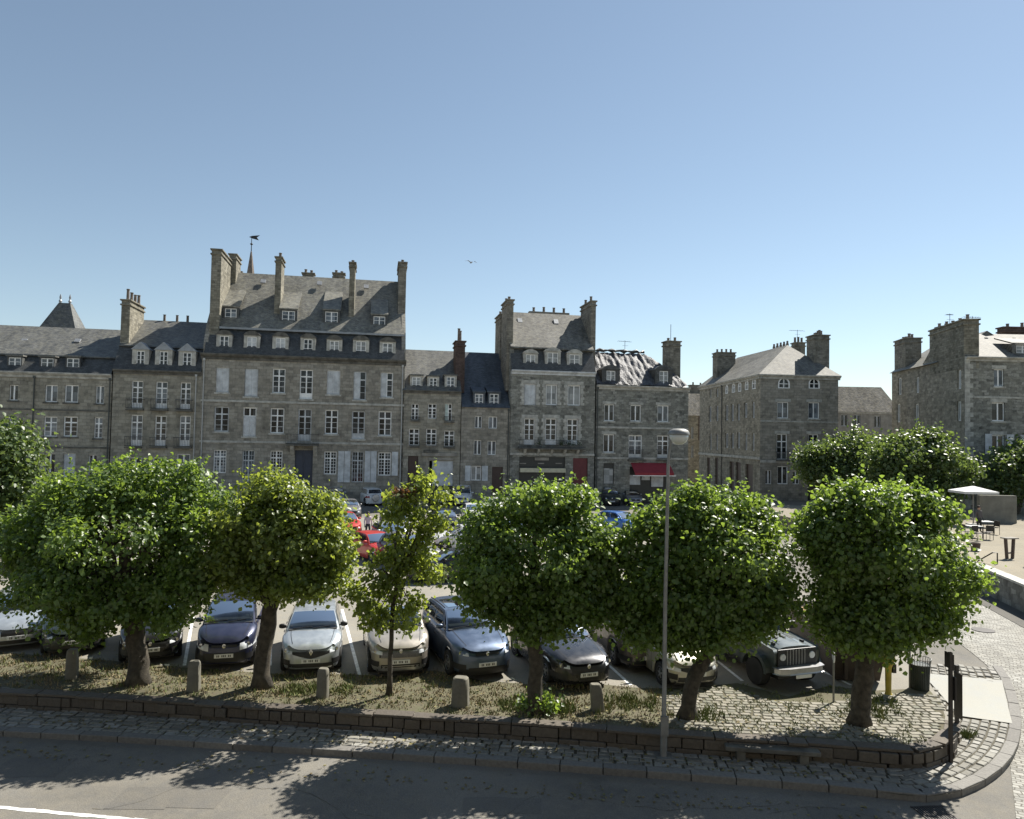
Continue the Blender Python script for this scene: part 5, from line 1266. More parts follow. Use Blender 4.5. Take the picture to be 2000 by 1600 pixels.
m, n, l, b = newmat('car_window_glass'); n.remove(b); tr_s = n.new('ShaderNodeBsdfTransparent'); tr_s.inputs[0].default_value = (.42,.47,.46,1)
gl_s = n.new('ShaderNodeBsdfGlossy'); gl_s.inputs['Roughness'].default_value = .03; lw = n.new('ShaderNodeFresnel'); lw.inputs[0].default_value = 1.36; mx_ = n.new('ShaderNodeMixShader')
v_ = objvec(n, l); f_ = noise(n, l, v_, 3, 3); ad_ = n.new('ShaderNodeMath'); ad_.operation = 'MULTIPLY_ADD'; ad_.inputs[1].default_value = .08; l.new(f_, ad_.inputs[0]); l.new(lw.outputs[0], ad_.inputs[2])
l.new(ad_.outputs[0], mx_.inputs[0]); l.new(tr_s.outputs[0], mx_.inputs[1]); l.new(gl_s.outputs[0], mx_.inputs[2]); l.new(mx_.outputs[0], n['Material Output'].inputs[0]); M['carglass'] = m
M['seat_cloth'] = plain('seat_cloth', (.055,.055,.06), .9, var=.3)
M['interior'] = plain('car_interior', (.03,.03,.032), .8); M['shine'] = plain('bird_feathers', (.35,.35,.36), .7)
ROW = 'cars parked nose first along the tree island'
def se(v, n): return math.copysign(abs(v)**(2/n), v)
def car(name, label, pos, head, sp, group=None):
    """head: compass of the nose measured from -Y toward +X in degrees"""
    g = dict(L=4.1, W=1.76, H=1.46, nose=.70, cowl=.98, cx=.95, rx0=.15, rx1=-1.45, bx=-1.95, belt=.95, tail=.95, wr=.32, n=4.6, pm='car_silver', wb=2.55, sill=.2, grille='wide', lights='slim', roof=None, rails=False, clad=False, roofglass=False, wtop=.70, rear=False, crease=True)
    g.update(sp); L, W, H = g['L'], g['W'], g['H']; a, b = L/2, W/2
    ang = math.atan2(-math.cos(R(head)), math.sin(R(head)))
    root = empty(name, (pos[0], pos[1], pos[2] if len(pos) > 2 else .012), ang, label, 'car', group)
    pm = M[g['pm']]; xw = (g['wb']/2 + .0, -g['wb']/2)
    xf = g['wb']/2 + .02; xr = -g['wb']/2 + .02; Ra = g['wr']+.07
    def zsh(x):
        if x > g['cx']: t = (x-g['cx'])/(a-g['cx']); return g['cowl'] + (g['nose']-g['cowl'])*(t**1.5) - (.06*max(0, (t-.85)/.15)**2)
        if x > g['bx']: t = (g['cx']-x)/(g['cx']-g['bx']); return g['cowl'] + (g['belt']-g['cowl'])*t + .02*math.sin(math.pi*t)
        t = (g['bx']-x)/max(.05, g['bx']+a); return g['belt'] + (g['tail']-g['belt'])*t - .04*max(0, (t-.8)/.2)**2
    S = [(0,.945),(.12,.985),(.45,1.0),(.72,.995),(.86,.975),(.95,.945),(1.0,.905)]
    def sc(f):
        for (f0,s0),(f1,s1) in zip(S[:-1], S[1:]):
            if f <= f1: return s0 + (s1-s0)*(f-f0)/(f1-f0)
        return S[-1][1]
    nn = g['n']
    # ring of normalised outline points
    ring = []
    xe = .955
    ye = (1-xe**nn)**(1/nn)
    ny = 15
    for i in range(ny): y = -ye + 2*ye*i/(ny-1); ring.append(((1-abs(y)**nn)**(1/nn), y))
    xs_ = [xe - (2*xe)*i/64 for i in range(1, 64)]
    for x in xs_: ring.append((x, (1-abs(x)**nn)**(1/nn)))
    for i in range(ny): y = ye - 2*ye*i/(ny-1); ring.append((-(1-abs(y)**nn)**(1/nn), y))
    for x in reversed(xs_): ring.append((x, -(1-abs(x)**nn)**(1/nn)))
    def zb(x, y):
        z = g['sill']
        if abs(y) > .55:
            for c_ in (xf, xr):
                if abs(x-c_) < Ra: z = max(z, g['wr'] + math.sqrt(Ra*Ra-(x-c_)**2) - .0)
        return z
    fs_ = [0,.06,.14,.26,.4,.55,.68,.78,.86,.92,.97,1.0]
    mb = MB(); N = len(ring); V = []
    for f in fs_:
        s_ = sc(f)
        for (xn, yn) in ring:
            x, y = xn*a, yn*b*s_
            if abs(xn) > .9: x = xn*a*(1-(1-s_)*.55)
            z0 = zb(xn*a, yn); V.append((x, y, z0+(zsh(xn*a)-z0)*f))
    k = len(fs_)
    for rho, dz in ((.96,.022),(.86,.045),(.6,.062),(.3,.07)):
        for (xn, yn) in ring:
            xx = xn*a*(.99 if abs(xn) > .9 else 1)*(rho*.18+.82); V.append((xx, yn*b*S[-1][1]*rho, zsh(xx)+dz*(1 if xx < a*.92 else .6)))
    k2 = k+4
    V_ = V + [(xx, 0, 0) for xx in ()]
    F_ = [(i*N+j, i*N+(j+1) % N, (i+1)*N+(j+1) % N, (i+1)*N+j) for i in range(k2-1) for j in range(N)]
    mb.add(V_, F_)
    # close the top down the middle by bridging left and right halves
    top = (k2-1)*N; half = N//2
    # ring order: front arc, left side, rear arc, right side -> match x by x
    nl_ = len(xs_)
    Lft = [top+ny+i for i in range(nl_)]; Rgt = [top+ny+nl_+ny+(nl_-1-i) for i in range(nl_)]
    mb.f += [(Lft[i], Lft[i+1], Rgt[i+1], Rgt[i]) for i in range(nl_-1)]; mb.m += [0]*(nl_-1)
    mb.f.append(tuple([top+i for i in range(ny)] + [Lft[0]] + [Rgt[0]])); mb.m.append(0)
    mb.f.append(tuple([top+ny+nl_+i for i in range(ny)] + [Rgt[-1]] + [Lft[-1]])); mb.m.append(0)
    body = mb.build('body', pm, root, smooth=42)
    def front(y, z, off=.012, sgn=1):
        z0 = g['sill']; zt = zsh(a*.97*sgn); f = max(0, min(1, (z-z0)/(zt-z0))); s_ = sc(f); yn = max(-.999, min(.999, y/(b*s_)))
        xn = (1-abs(yn)**nn)**(1/nn); ex_ = xn*a*(1-(1-s_)*.55) if xn > .9 else xn*a
        return ((ex_ + off*max(.3, xn**3))*sgn, y + (off if y > 0 else -off)*(1-xn**3), z)
    def patch(nm, y0, y1, z0, z1, mat, parent=root, off=.012, sgn=1, fz=None, nx=8, ny_=3):
        m_ = MB(); m_.grid(lambda u, v: front(y0+(y1-y0)*u, (z0+(z1-z0)*v) if fz is None else fz(u, v), off, sgn), [i/nx for i in range(nx+1)], [i/ny_ for i in range(ny_+1)]); return m_.build(nm, M[mat] if isinstance(mat, str) else mat, parent, smooth=True)
    nz = g['nose']; px_near = group == ROW
    # front end
    if g['grille'] == 'wide': patch('grille', -.42, .42, nz-.20, nz-.06, 'blacktrim')
    elif g['grille'] == 'vee':
        patch('grille', -.62, .62, nz-.2, nz-.05, 'blacktrim', fz=lambda u, v: nz-.07 - .17*(1-v)*(1-abs(2*u-1)**1.2)-.03*(1-v))
    elif g['grille'] == 'suv':
        gr = patch('grille', -.60, .60, nz-.26, nz-.06, 'blacktrim')
        for q in range(6): patch('grille_bar', -.56, .56, nz-.24+.03*q, nz-.232+.03*q, 'alloy', gr, .02)
    elif g['grille'] == 'shield': patch('grille', -.5, .5, nz-.32, nz-.08, 'blacktrim', fz=lambda u, v: nz-.08-(1-v)*.25*(1-.5*abs(2*u-1)**2))
    elif g['grille'] == 'slim': patch('grille', -.35, .35, nz-.12, nz-.05, 'blacktrim')
    patch('lower_intake', -g.get('iw', .55), g.get('iw', .55), g['sill']+.05, g['sill']+g.get('ih', .17), 'blacktrim', off=.013)
    if g['lights'] != 'none':
        for s in (-1, 1):
            if g['lights'] == 'big': lo, hi, y0, y1 = nz-.22, nz+.03, .44*b/.88, .95*b
            elif g['lights'] == 'slim': lo, hi, y0, y1 = nz-.13, nz-.02, .52*b/.88, .95*b
            else: lo, hi, y0, y1 = nz-.18, nz-.05, .50*b/.88, .92*b
            hl = patch('headlight', s*y0, s*y1, lo, hi, 'lamp', off=.014, fz=lambda u, v, lo=lo, hi=hi: lo + (hi-lo)*(.25*u + v*(.75+.0*u)) if True else 0)
            lb = MB(); c_ = front(s*(y0*.45+y1*.55), (lo+hi)/2+.02, .018); lb.lathe([(.0,0),(.05,0),(.055,.01),(.0,.012)], (0,0,0), 12); lb.v = [(c_[0]+v[2], c_[1]+v[0], c_[2]+v[1]) for v in lb.v]; lb.build('reflector', M['chrome'], hl) if px_near else None
            patch('fog_light_recess', s*.58*b/.88, s*.84*b/.88, g['sill']+.10, g['sill']+.26, 'blacktrim', off=.011)
    pl = MB(); pc = front(0, g['sill']+.24, .02); pl.box(pc[0]-.02, -.26, pc[2]-.055, pc[0]+.012, .26, pc[2]+.055); plo = pl.build('number_plate', M['plate'], root)
    pc2 = MB(); 
    for i in range(9):
        if i in (2, 6): continue
        y = -.18+.045*i; pc2.box(pc[0]+.012, y-.013, pc[2]-.03, pc[0]+.015, y+.013, pc[2]+.03)
    pc2.build('plate_characters', M['blacktrim'], plo)
    if not g.get('badge'):
        pass
    bd = MB(); q = front(0, nz-.08, .03)
    ks = 1.25 if g.get('badge') else .8; bd.lathe([(.0,0),(.055*ks,0),(.06*ks,.012),(.03*ks,.02)], (0,0,0), 4 if g.get('badge') == 'diamond' else 14); bd.v = [(q[0]+v[2], q[1]+v[0]*(.75 if g.get('badge') == 'diamond' else 1), q[2]+v[1]*1.3) for v in bd.v]; bd.build('badge', M['chrome'], root)
    # rear lights and plate
    for s in (-1, 1):
        patch('tail_light', s*.6*b, s*.95*b, g['tail']-.28, g['tail']-.08, 'lamp_red', sgn=-1)
    pl = MB(); pc = front(0, .55, .02, -1); pl.box(pc[0]-.012, -.26, pc[2]-.055, pc[0]+.02, .26, pc[2]+.055); pl.build('number_plate', M['plate'], root)
    if g['clad']:
        m_ = MB(); m_.grid(lambda u, v: front(-b*.93+2*b*.93*u, g['sill']-.02+.15*v, .016), [i/14 for i in range(15)], [0,.5,1]); m_.build('bumper_cladding', M['alloy' if g['clad'] == 'silver' else 'blacktrim'], root, smooth=True)
    # underbody, wheel wells
    ub = MB(); ub.box(-a*.93, -b*.72, .16, a*.93, b*.72, .55); 
    ub.build('underbody', M['blacktrim'], root)
    for c_ in (xf, xr):
        for s in (-1, 1):
            w_ = MB(); r_ = g['wr']; yo = s*(b-.13)
            w_.lathe([(r_*.62,-.10),(r_*.93,-.11),(r_,-.08),(r_,.08),(r_*.93,.11),(r_*.62,.10)], (c_, yo, r_), 28, axis='y'); wh = w_.build('wheel', M['tyre'], root, smooth=40)
            w_ = MB(); w_.lathe([(r_*.64,.085*s),(r_*.60,.105*s),(r_*.56,.06*s),(.0,.05*s)], (c_, yo, r_), 20, axis='y')
            for q in range(5):
                t = q*2*math.pi/5+.3; w_.add([(c_+.03*math.cos(t+1.57), yo+.105*s, r_+.03*math.sin(t+1.57)), (c_-.03*math.cos(t+1.57), yo+.105*s, r_-.03*math.sin(t+1.57)), (c_+r_*.58*math.cos(t-.12), yo+.098*s, r_+r_*.58*math.sin(t-.12)), (c_+r_*.58*math.cos(t+.12), yo+.098*s, r_+r_*.58*math.sin(t+.12))], [(0,1,2,3)])
            w_.build('rim', M['alloy'], wh, smooth=30)
    # greenhouse
    wbm, wt, zr = b*.875, b*g['wtop'], H
    cx, rx0, rx1, bx = g['cx'], g['rx0'], g['rx1'], g['bx']
    def PF(u, v): # windscreen
        x = (cx+.05-.16*u*u)*(1-v) + (rx0-.07*u*u)*v; y = u*(wbm*(1-v)+wt*v); z = (zsh(cx-.16)+.03+.02*(1-u*u))*(1-v) + (zr-.035*u*u-.02)*v
        bu = .05*math.sin(math.pi*v); return (x+bu, y, z+bu*.6)
    def PR(u, v):
        x = (bx-.02+.12*u*u)*(1-v) + (rx1+.06*u*u)*v; y = u*(wbm*.96*(1-v)+wt*.97*v); z = (zsh(bx)+.03)*(1-v) + (zr-.035*u*u-.05)*v
        bu = .05*math.sin(math.pi*v); return (x-bu, y, z+bu*.5)
    def PS(s):
        def f(u, v):
            A0 = PF(s, 0); A1 = PF(s, 1); B0 = PR(s, 0); B1 = PR(s, 1)
            x0 = A0[0]*(1-v)+A1[0]*v; x1 = B0[0]*(1-v)+B1[0]*v; x = x0*(1-u)+x1*u
            y = (wbm*(1-.04*u) + .035*math.sin(math.pi*u))*(1-v) + wt*(1-.03*u)*v + .03*math.sin(math.pi*v)
            zl = (A0[2]*(1-u)+B0[2]*u); zl = zsh(x)+.015 if v == 0 else zl; zh = (A1[2]*(1-u)+B1[2]*u) + .025*math.sin(math.pi*u)
            return (x, s*y, (zsh(x)+.015)*(1-v)+zh*v)
        return f
    def PT(u, v):
        A1 = PF(u, 1); B1 = PR(u, 1); x = A1[0]*(1-v)+B1[0]*v; y = A1[1]*(1-v)+B1[1]*v
        return (x, y, A1[2]*(1-v)+B1[2]*v + .025*math.sin(math.pi*v)+.0)
    U = [-1+i/6 for i in range(13)]; V1 = [i/6 for i in range(7)]; V2 = [i/14 for i in range(15)]
    def rng(*b_):
        out = [b_[0]]
        for p_, q_ in zip(b_[:-1], b_[1:]): k_ = max(1, int(abs(q_-p_)/.16)); out += [p_+(q_-p_)*(i+1)/k_ for i in range(k_)]
        return out
    SW = ((.06,.40),(.43,.72),(.75,.92))
    gh = MB(); gh.grid(PF, rng(-1,-.92,.92,1), rng(0,.05,.91,1), skip=lambda u, v: abs(u) < .92 and .05 < v < .91)
    gh.grid(PR, rng(-1,-.84,.84,1), rng(0,.16,.86,1), skip=lambda u, v: abs(u) < .84 and .16 < v < .86)
    for s in (-1, 1): gh.grid(PS(s), rng(0,.07,.39,.44,.71,.76,.91,1), rng(0,.07,.85,1), skip=lambda u, v: .07 < v < .85 and (.07 < u < .39 or .44 < u < .71 or .76 < u < .91))
    gh.grid(PT, U, V2)
    it = MB(); zi = g['cowl']+.075
    it.grid(lambda u, v: (cx-.02-(cx-bx-.1)*u, (v*2-1)*wbm*.93, zsh(cx-.02-(cx-bx-.1)*u)+.075), [i/8 for i in range(9)], [0,.5,1])
    it.box(cx-.42, -wbm*.86, zi-.02, cx-.16, wbm*.86, zi+.07); itr = it.build('dashboard', M['interior'], root, bevel=.02)
    for xs2 in (cx-1.05, cx-1.95):
        if xs2 < bx+.25: continue
        for s in (-1, 1):
            st_ = MB(); st_.box(xs2-.14, s*.36-.22, zi-.1, xs2-.02, s*.36+.22, min(zr-.28, zi+.26)); st_.box(xs2-.13, s*.36-.12, min(zr-.27, zi+.28), xs2-.05, s*.36+.12, min(zr-.09, zi+.44)); st_.build('seat', M['seat_cloth'], root, bevel=.03)
    sw_ = MB(); c_w = Vector((cx-.52, .36, zi+.09)); N_w = 18
    for q in range(N_w):
        a0, a1 = 2*math.pi*q/N_w, 2*math.pi*(q+1)/N_w; pw_ = lambda a: c_w + Vector((-.07*math.sin(a), .18*math.cos(a), .16*math.sin(a)))
        sw_.tube(pw_(a0), pw_(a1), .014, n=5)
    sw_.build('steering_wheel', M['interior'], root)
    gh.build('cabin', pm if g.get('cabin') is None else M[g['cabin']], root, smooth=35)
    def off(fn, d):
        def h_(u, v):
            e = 1e-3; p = Vector(fn(u, v)); pu = Vector(fn(u+e, v))-p; pv = Vector(fn(u, v+e if v < .99 else v-e))-p
            if v >= .99: pv = -pv
            nrm = pu.cross(pv).normalized(); c = Vector((0, 0, zr*.6)); 
            if nrm.dot(p-Vector(((cx+bx)/2, 0, .9))) < 0: nrm = -nrm
            return p + nrm*d
        return h_
    gf = MB(); gf.grid(off(PF, .012), [-.94+1.88*i/10 for i in range(11)], [.035+.89*i/6 for i in range(7)]); ws_ = gf.build('windscreen', M['carglass'], root, smooth=True)
    # dark dashboard edge and wipers
    wp = MB(); 
    for u0_, u1_ in ((-.75,-.05),(.0,.65)):
        p0 = off(PF, .03)(u0_, .06); p1 = off(PF, .03)(u1_, .14); wp.tube(p0, p1, .012, n=4)
    wp.build('wiper', M['blacktrim'], ws_)
    gf = MB(); gf.grid(off(PR, .012), [-.85+1.7*i/8 for i in range(9)], [.15+.72*i/5 for i in range(6)]); gf.build('rear_window', M['carglass'], root, smooth=True)
    for s in (-1, 1):
        for u0_, u1_ in ((.06,.40),(.43,.72),(.75,.92)):
            gf = MB(); gf.grid(off(PS(s), .012), [u0_+(u1_-u0_)*i/4 for i in range(5)], [.06+.80*i/4 for i in range(5)]); gf.build('side_window', M['carglass'], root, smooth=True)
        mm = MB(); mp_ = PS(s)(.07, .05); cy = mp_[1]+s*.13; cz_ = mp_[2]+.07; cx_ = mp_[0]-.02
        mm.lathe([(.0,-.11),(.055,-.10),(.08,-.04),(.08,.04),(.06,.1),(.0,.115)], (0,0,0), 10, axis='y'); mm.v = [(cx_+v[0]*.75, cy+v[1], cz_+v[2]*.9) for v in mm.v]
        mm.tube((cx_, mp_[1]-s*.02, cz_-.04), (cx_, cy, cz_-.02), .02, n=5)
        mm.build('mirror', M[g.get('mirror')] if g.get('mirror') else pm, root, smooth=True)
        hd = MB()
        for hx in (g['cx']-.95, g['cx']-1.95): hd.box(hx, s*(b*.985), .80*g['cowl']/.98-.015, hx+.16, s*(b*.985)+s*.03, .80*g['cowl']/.98+.015)
        hd.build('door_handle', M['blacktrim'], root)
        sm = MB()
        for hx in (cx-.12, (cx+bx)/2+.05, bx+.38):
            for q in range(6):
                z0_ = .30+q*(g['belt']-.36)/6; z1_ = z0_+(g['belt']-.36)/6
                def sd(z): f = (z-g['sill'])/(zsh(hx)-g['sill']); return s*(b*sc(f)*(1-abs(hx/a)**nn)**(1/nn)+.004)
                sm.add([(hx, sd(z0_), z0_), (hx+.014, sd(z0_), z0_), (hx+.014, sd(z1_), z1_), (hx, sd(z1_), z1_)], [(0,1,2,3)])
        sm.build('door_seam', M['blacktrim'], root)
    if g['rails']:
        for s in (-1, 1):
            p_ = [off(PS(s), .03)(u, .985) for u in (.06,.2,.5,.8,.95)]; rl_ = MB(); rl_.path([Vector(q)+Vector((0,-s*.05,.045)) for q in p_], [.018]*5, 6); rl_.build('roof_rail', M['alloy' if g['rails'] == 'silver' else 'blacktrim'], root)
    if g['roofglass']:
        gf = MB(); gf.grid(off(PT, .012), [-.75+1.5*i/8 for i in range(9)], [.12+.6*i/6 for i in range(7)]); gf.build('glass_roof', M['carglass'], root, smooth=True)
    if g['roof']:
        gf = MB(); gf.grid(off(PT, .012), [-.93+1.86*i/8 for i in range(9)], [.02+.9*i/8 for i in range(9)]); gf.build('roof_panel', M[g['roof']], root, smooth=True)
    # bonnet shut lines
    if g['crease']:
        cr = MB()
        for s in (-1, 1):
            pts = []
            for i in range(9):
                x = cx-.02 + (a*.90-cx)*i/8; pts.append((x, s*(b*.70-.10*(i/8)**2), zsh(x)+.058))
            for p, q in zip(pts[:-1], pts[1:]): cr.add([(p[0], p[1], p[2]), (p[0], p[1]+s*.014, p[2]-.001), (q[0], q[1]+s*.014, q[2]-.001), (q[0], q[1], q[2])], [(0,1,2,3)])
        cr.build('bonnet_seam', M['blacktrim'], root)
    if g.get('spare'):
        sp_ = MB(); sp_.lathe([(.0,-.02),(.33,-.02),(.36,.03),(.36,.17),(.32,.21),(.0,.22)], (0,0,0), 22); sp_.v = [(-a-.0-v[2], v[0], v[1]+.82) for v in sp_.v]; sp_.build('spare_wheel', M['alloy'], root, smooth=40)
    return root
M['car_blue'] = paint('dark_blue_paint', (.024,.028,.06)); M['car_silver'] = paint('silver_blue_paint', (.40,.43,.45), .6)
M['car_beige'] = paint('grey_beige_paint', (.33,.30,.26), .45); M['car_steel'] = paint('steel_blue_paint', (.085,.115,.175), .6)
M['car_black'] = paint('near_black_paint', (.025,.025,.028), .5, .22); M['car_dkgreen'] = paint('dark_green_black_paint', (.02,.028,.026), .3)
M['car_light'] = paint('champagne_paint', (.40,.38,.32), .5); M['car_red'] = paint('red_paint', (.45,.03,.02), .1)
M['car_white'] = paint('white_car_paint', (.65,.65,.65), 0); M['car_brightblue'] = paint('bright_blue_paint', (.04,.14,.42), .4)
M['car_grey'] = paint('mid_grey_paint', (.22,.22,.23), .5); M['galv'] = plain('galvanised_steel', (.22,.22,.21), .5, .6, .2); M['jeep_paint'] = paint('grey_green_paint', (.05,.062,.06), .15, .35); M['car_brown'] = paint('dark_taupe_paint', (.10,.085,.075), .4)
SUV = dict(L=4.35, W=1.82, H=1.66, nose=.86, cowl=1.10, belt=1.08, tail=1.05, wr=.35, sill=.24, cx=1.0, rx0=.25, rx1=-1.65, bx=-2.05, wb=2.65)
def front_pos(px, py, head, L):
    p = G(px, py); d = Vector((math.sin(R(head)), -math.cos(R(head)))); return (p.x - d.x*L/2, p.y - d.y*L/2)
def row(name, label, px, py, head, sp): 
    L = sp.get('L', 4.1); car(name, label, front_pos(px, py, head, L), head, sp, ROW)
row('compact_car', 'silver car cut by the left edge of the photo, nose toward the tree island', 32, 1274, 32, dict(pm='car_silver', lights='slim'))
row('hatchback_car', 'dark green black hatchback under the broad left tree', 140, 1284, 28, dict(pm='car_dkgreen', grille='vee', L=4.2))
row('hatchback_car', 'dark grey car almost hidden behind the trunk of the broad left tree', 292, 1300, 24, dict(pm='car_black', grille='wide'))
row('compact_van', 'dark blue people carrier with large headlights, left of the stout pale trunk', 436, 1312, 14, dict(pm='car_blue', W=1.72, H=1.68, L=4.0, nose=.80, cowl=1.10, belt=1.05, tail=1.0, cx=1.15, rx0=.25, rx1=-1.6, bx=-1.9, grille='slim', lights='big', wtop=.74, iw=.7, ih=.32))
row('hatchback_car', 'silver hatchback with diamond badge, right of the stout pale trunk', 606, 1322, 13, dict(pm='car_silver', grille='vee', badge='diamond', mirror='blacktrim', L=4.05, iw=.62, ih=.16, nose=.76))
row('suv_car', 'beige grey SUV with chrome roof rails behind the slender young tree', 782, 1327, 14, dict(SUV, pm='car_beige', grille='suv', lights='mid', rails='silver', clad='silver'))
row('suv_car', 'steel blue SUV with glass roof, between the slender tree and the round tree', 952, 1332, 22, dict(SUV, pm='car_steel', grille='slim', lights='slim', roofglass=True, L=4.6, W=1.87, H=1.62, rails='black', clad=True))
row('saloon_car', 'near black estate car with shining bonnet, right of the round tree trunk', 1150, 1350, 20, dict(pm='car_black', grille='shield', lights='slim', iw=.3, ih=.12, L=4.6, W=1.84, H=1.45, nose=.74, cx=.85))
row('people_carrier', 'dark taupe van mostly hidden behind the wide lime tree', 1275, 1318, 12, dict(SUV, pm='car_brown', H=1.9, L=4.7, W=1.85, cowl=1.2, belt=1.15, cx=1.3, rx0=.6, bx=-2.2, rx1=-2.05, wtop=.8))
row('small_car', 'small champagne car behind the dark leaning trunk by the lamp post', 1362, 1350, 14, dict(pm='car_light', W=1.7, L=3.9, grille='vee', badge='diamond', lights='mid', bx=-1.75, rx1=-1.35, cx=.9))
# off-road car with slotted grille
def offroad(pos, head):
    ang = math.atan2(-math.cos(R(head)), math.sin(R(head)))
    root = empty('offroad_car', (pos[0], pos[1], .012), ang, 'grey green off-road car with seven slot grille and silver front bumper, beside the dark skip', 'car', ROW)
    pm = M['jeep_paint']; L, W = 4.3, 1.55
    b = MB(); b.prism([(-2.05,.55),(1.85,.55),(1.88,1.02),(1.82,1.10),(.62,1.22),(.55,1.18),(-2.05,1.18)], -.78, .78, 'y'); b.build('body', pm, root, bevel=.045, smooth=40)
    hd = MB()
    def HP(u, v): x = .62+1.2*u; wv = .60-.06*u; y = -wv+2*wv*v; return (x, y, 1.245-.11*u + .05*(1-(2*v-1)**4))
    hd.grid(HP, [i/8 for i in range(9)], [i/10 for i in range(11)])
    for s in (0, 1): hd.grid(lambda u, v: (lambda p: (p[0], p[1]+(0 if v else (.04 if s else -.04)), p[2]-.1*(1-v)))(HP(u, s)), [i/8 for i in range(9)], [0,1])
    hd.grid(lambda u, v: (lambda p: (p[0]+.015*(1-v), p[1], p[2]-.12*(1-v)))(HP(1, u)), [i/10 for i in range(11)], [0,1])
    bn = hd.build('bonnet', pm, root, smooth=40)
    vs = MB(); vs.box(.95,-.18,1.262,1.25,-.10,1.275); vs.box(.95,.10,1.262,1.25,.18,1.275)
    for s in (-1,1): vs.box(1.45, s*.5-.03, 1.18, 1.58, s*.5+.03, 1.24); vs.box(.9, s*.33-.008, 1.262, 1.6, s*.33+.008, 1.268)
    vs.build('bonnet_vent', M['blacktrim'], bn)
    g = MB(); g.box(1.86,-.66,.66,1.92,.66,1.14); gr = g.build('grille', M['blacktrim'], root, bevel=.02)
    sl_ = MB()
    for i in range(7): y = (i-3)*.10-.05; sl_.box(1.915, y-.018, .70, 1.932, y+.018, 1.10)
    sl_.build('grille_slats', M['galv'], gr)
    for s in (-1, 1):
        h_ = MB(); h_.lathe([(.0,.02),(.09,.02),(.10,.0),(.10,-.05)], (0,0,0), 18); h_.v = [(1.925+v[2], s*.50+v[0], .93+v[1]) for v in h_.v]; h_.build('headlight', M['lamp'], root, smooth=40)
        # fender flare
        for xc in (1.25, -1.35):
            f = MB(); prof = [(xc+.56*math.cos(t), .42+.56*math.sin(t)) for t in [math.pi*(.04+.92*i/12) for i in range(13)]]
            prof = [(x, min(z, .90)) for x, z in prof]
            inn = [(xc+(x-xc)*.88, .42+(z-.42)*.90) for x, z in prof]
            f.prism(prof + list(reversed(inn)), s*.72, s*.99, 'y'); f.build('fender', M['blacktrim'] if xc < 0 else pm, root, bevel=.02)
            w_ = MB(); r_ = .40; yo = s*.80; w_.lathe([(r_*.5,-.13),(r_*.93,-.14),(r_,-.10),(r_,.10),(r_*.93,.14),(r_*.5,.13)], (xc, yo, r_), 26, axis='y'); wh = w_.build('wheel', M['tyre'], root, smooth=40)
            w_ = MB(); w_.lathe([(r_*.56,.12*s),(r_*.5,.13*s),(r_*.45,.08*s),(.0,.07*s)], (xc, yo, r_), 18, axis='y'); w_.build('rim', M['alloy'], wh)
        mm = MB(); mm.box(.50, s*.82, 1.30, .62, s*1.05, 1.52); mm.build('mirror', M['blacktrim'], root, bevel=.02)
        dw = MB(); dw.prism([(.38,1.22),(-.45,1.22),(-.45,1.72),(.12,1.72)], s*.735, s*.765, 'y'); dw.prism([(-.55,1.22),(-1.3,1.22),(-1.3,1.72),(-.55,1.72)], s*.735, s*.765, 'y'); dw.build('side_window', M['carglass'], root)
    c = MB(); c.prism([(.60,1.18),(.22,1.80),(-1.95,1.82),(-2.03,1.18)], -.72, .72, 'y'); c.build('cabin', pm, root, bevel=.05, smooth=40)
    ws_ = MB(); ws_.add([(.602,-.64,1.24),(.602,.64,1.24),(.262,.62,1.77),(.262,-.62,1.77)], [(0,1,2,3)]); ws_.build('windscreen', M['carglass'], root)
    bp = MB(); bp.prism([(1.95,-.80),(2.10,-.74),(2.17,-.45),(2.17,.45),(2.10,.74),(1.95,.80),(1.90,.80),(1.90,-.80)], .50, .68, 'z'); bp.build('front_bumper', M['alloy'], root, bevel=.03)
    pl = MB(); pl.box(2.175,-.26,.40,2.19,.26,.50); pl.build('number_plate', M['plate'], root)
    un = MB(); un.box(-1.9,-.6,.3,1.85,.6,.56); un.build('underbody', M['blacktrim'], root)
offroad(front_pos(1566, 1352, 19, 4.2), 19)
# cars farther back on the square
def mid(name, label, px, py, head, sp): p = G(px, py); car(name, label, (p.x, p.y), head, sp, 'cars parked across the square')
mid('hatchback_car', 'bright red hatchback left of the dark saloon, seen beside the slender tree', 733, 1092, 35, dict(pm='car_red', grille='wide'))
mid('saloon_car', 'dark grey saloon facing left in the second row, right of the slender tree', 885, 1132, -72, dict(pm='car_black', L=4.6, grille='wide'))
mid('hatchback_car', 'white car facing left behind the dark grey saloon', 905, 1072, -75, dict(pm='car_white'))
mid('hatchback_car', 'white car beside the narrow house window shutters', 925, 1020, 10, dict(pm='car_white', L=4.2))
mid('offroad_estate_car', 'white SUV with spare wheel on its tail, parked against the tall mansion', 722, 985, 205, dict(SUV, pm='car_white', spare=True))
mid('estate_car', 'silver estate car parked left of the white SUV by the mansion', 655, 985, 10, dict(SUV, pm='car_silver'))
mid('hatchback_car', 'mid grey car in front of the silver estate car', 680, 1010, 20, dict(pm='car_grey'))
mid('hatchback_car', 'orange red car half hidden behind the yellow green tree', 672, 1042, 25, dict(pm='car_red'))
mid('saloon_car', 'bright blue saloon right of the round middle tree', 1212, 1038, 38, dict(pm='car_brightblue', L=4.5, roof=None))
mid('estate_car', 'black van like car parked under the pale blind of the tarpaulin house', 1190, 985, 0, dict(SUV, pm='car_dkgreen', H=1.8))
mid('hatchback_car', 'dark grey car parked right of the black one before the red awning', 1232, 985, 5, dict(pm='car_grey', cabin='car_black'))
mid('hatchback_car', 'silver car far left behind the pale green tree', 15, 1045, 60, dict(pm='car_silver'))
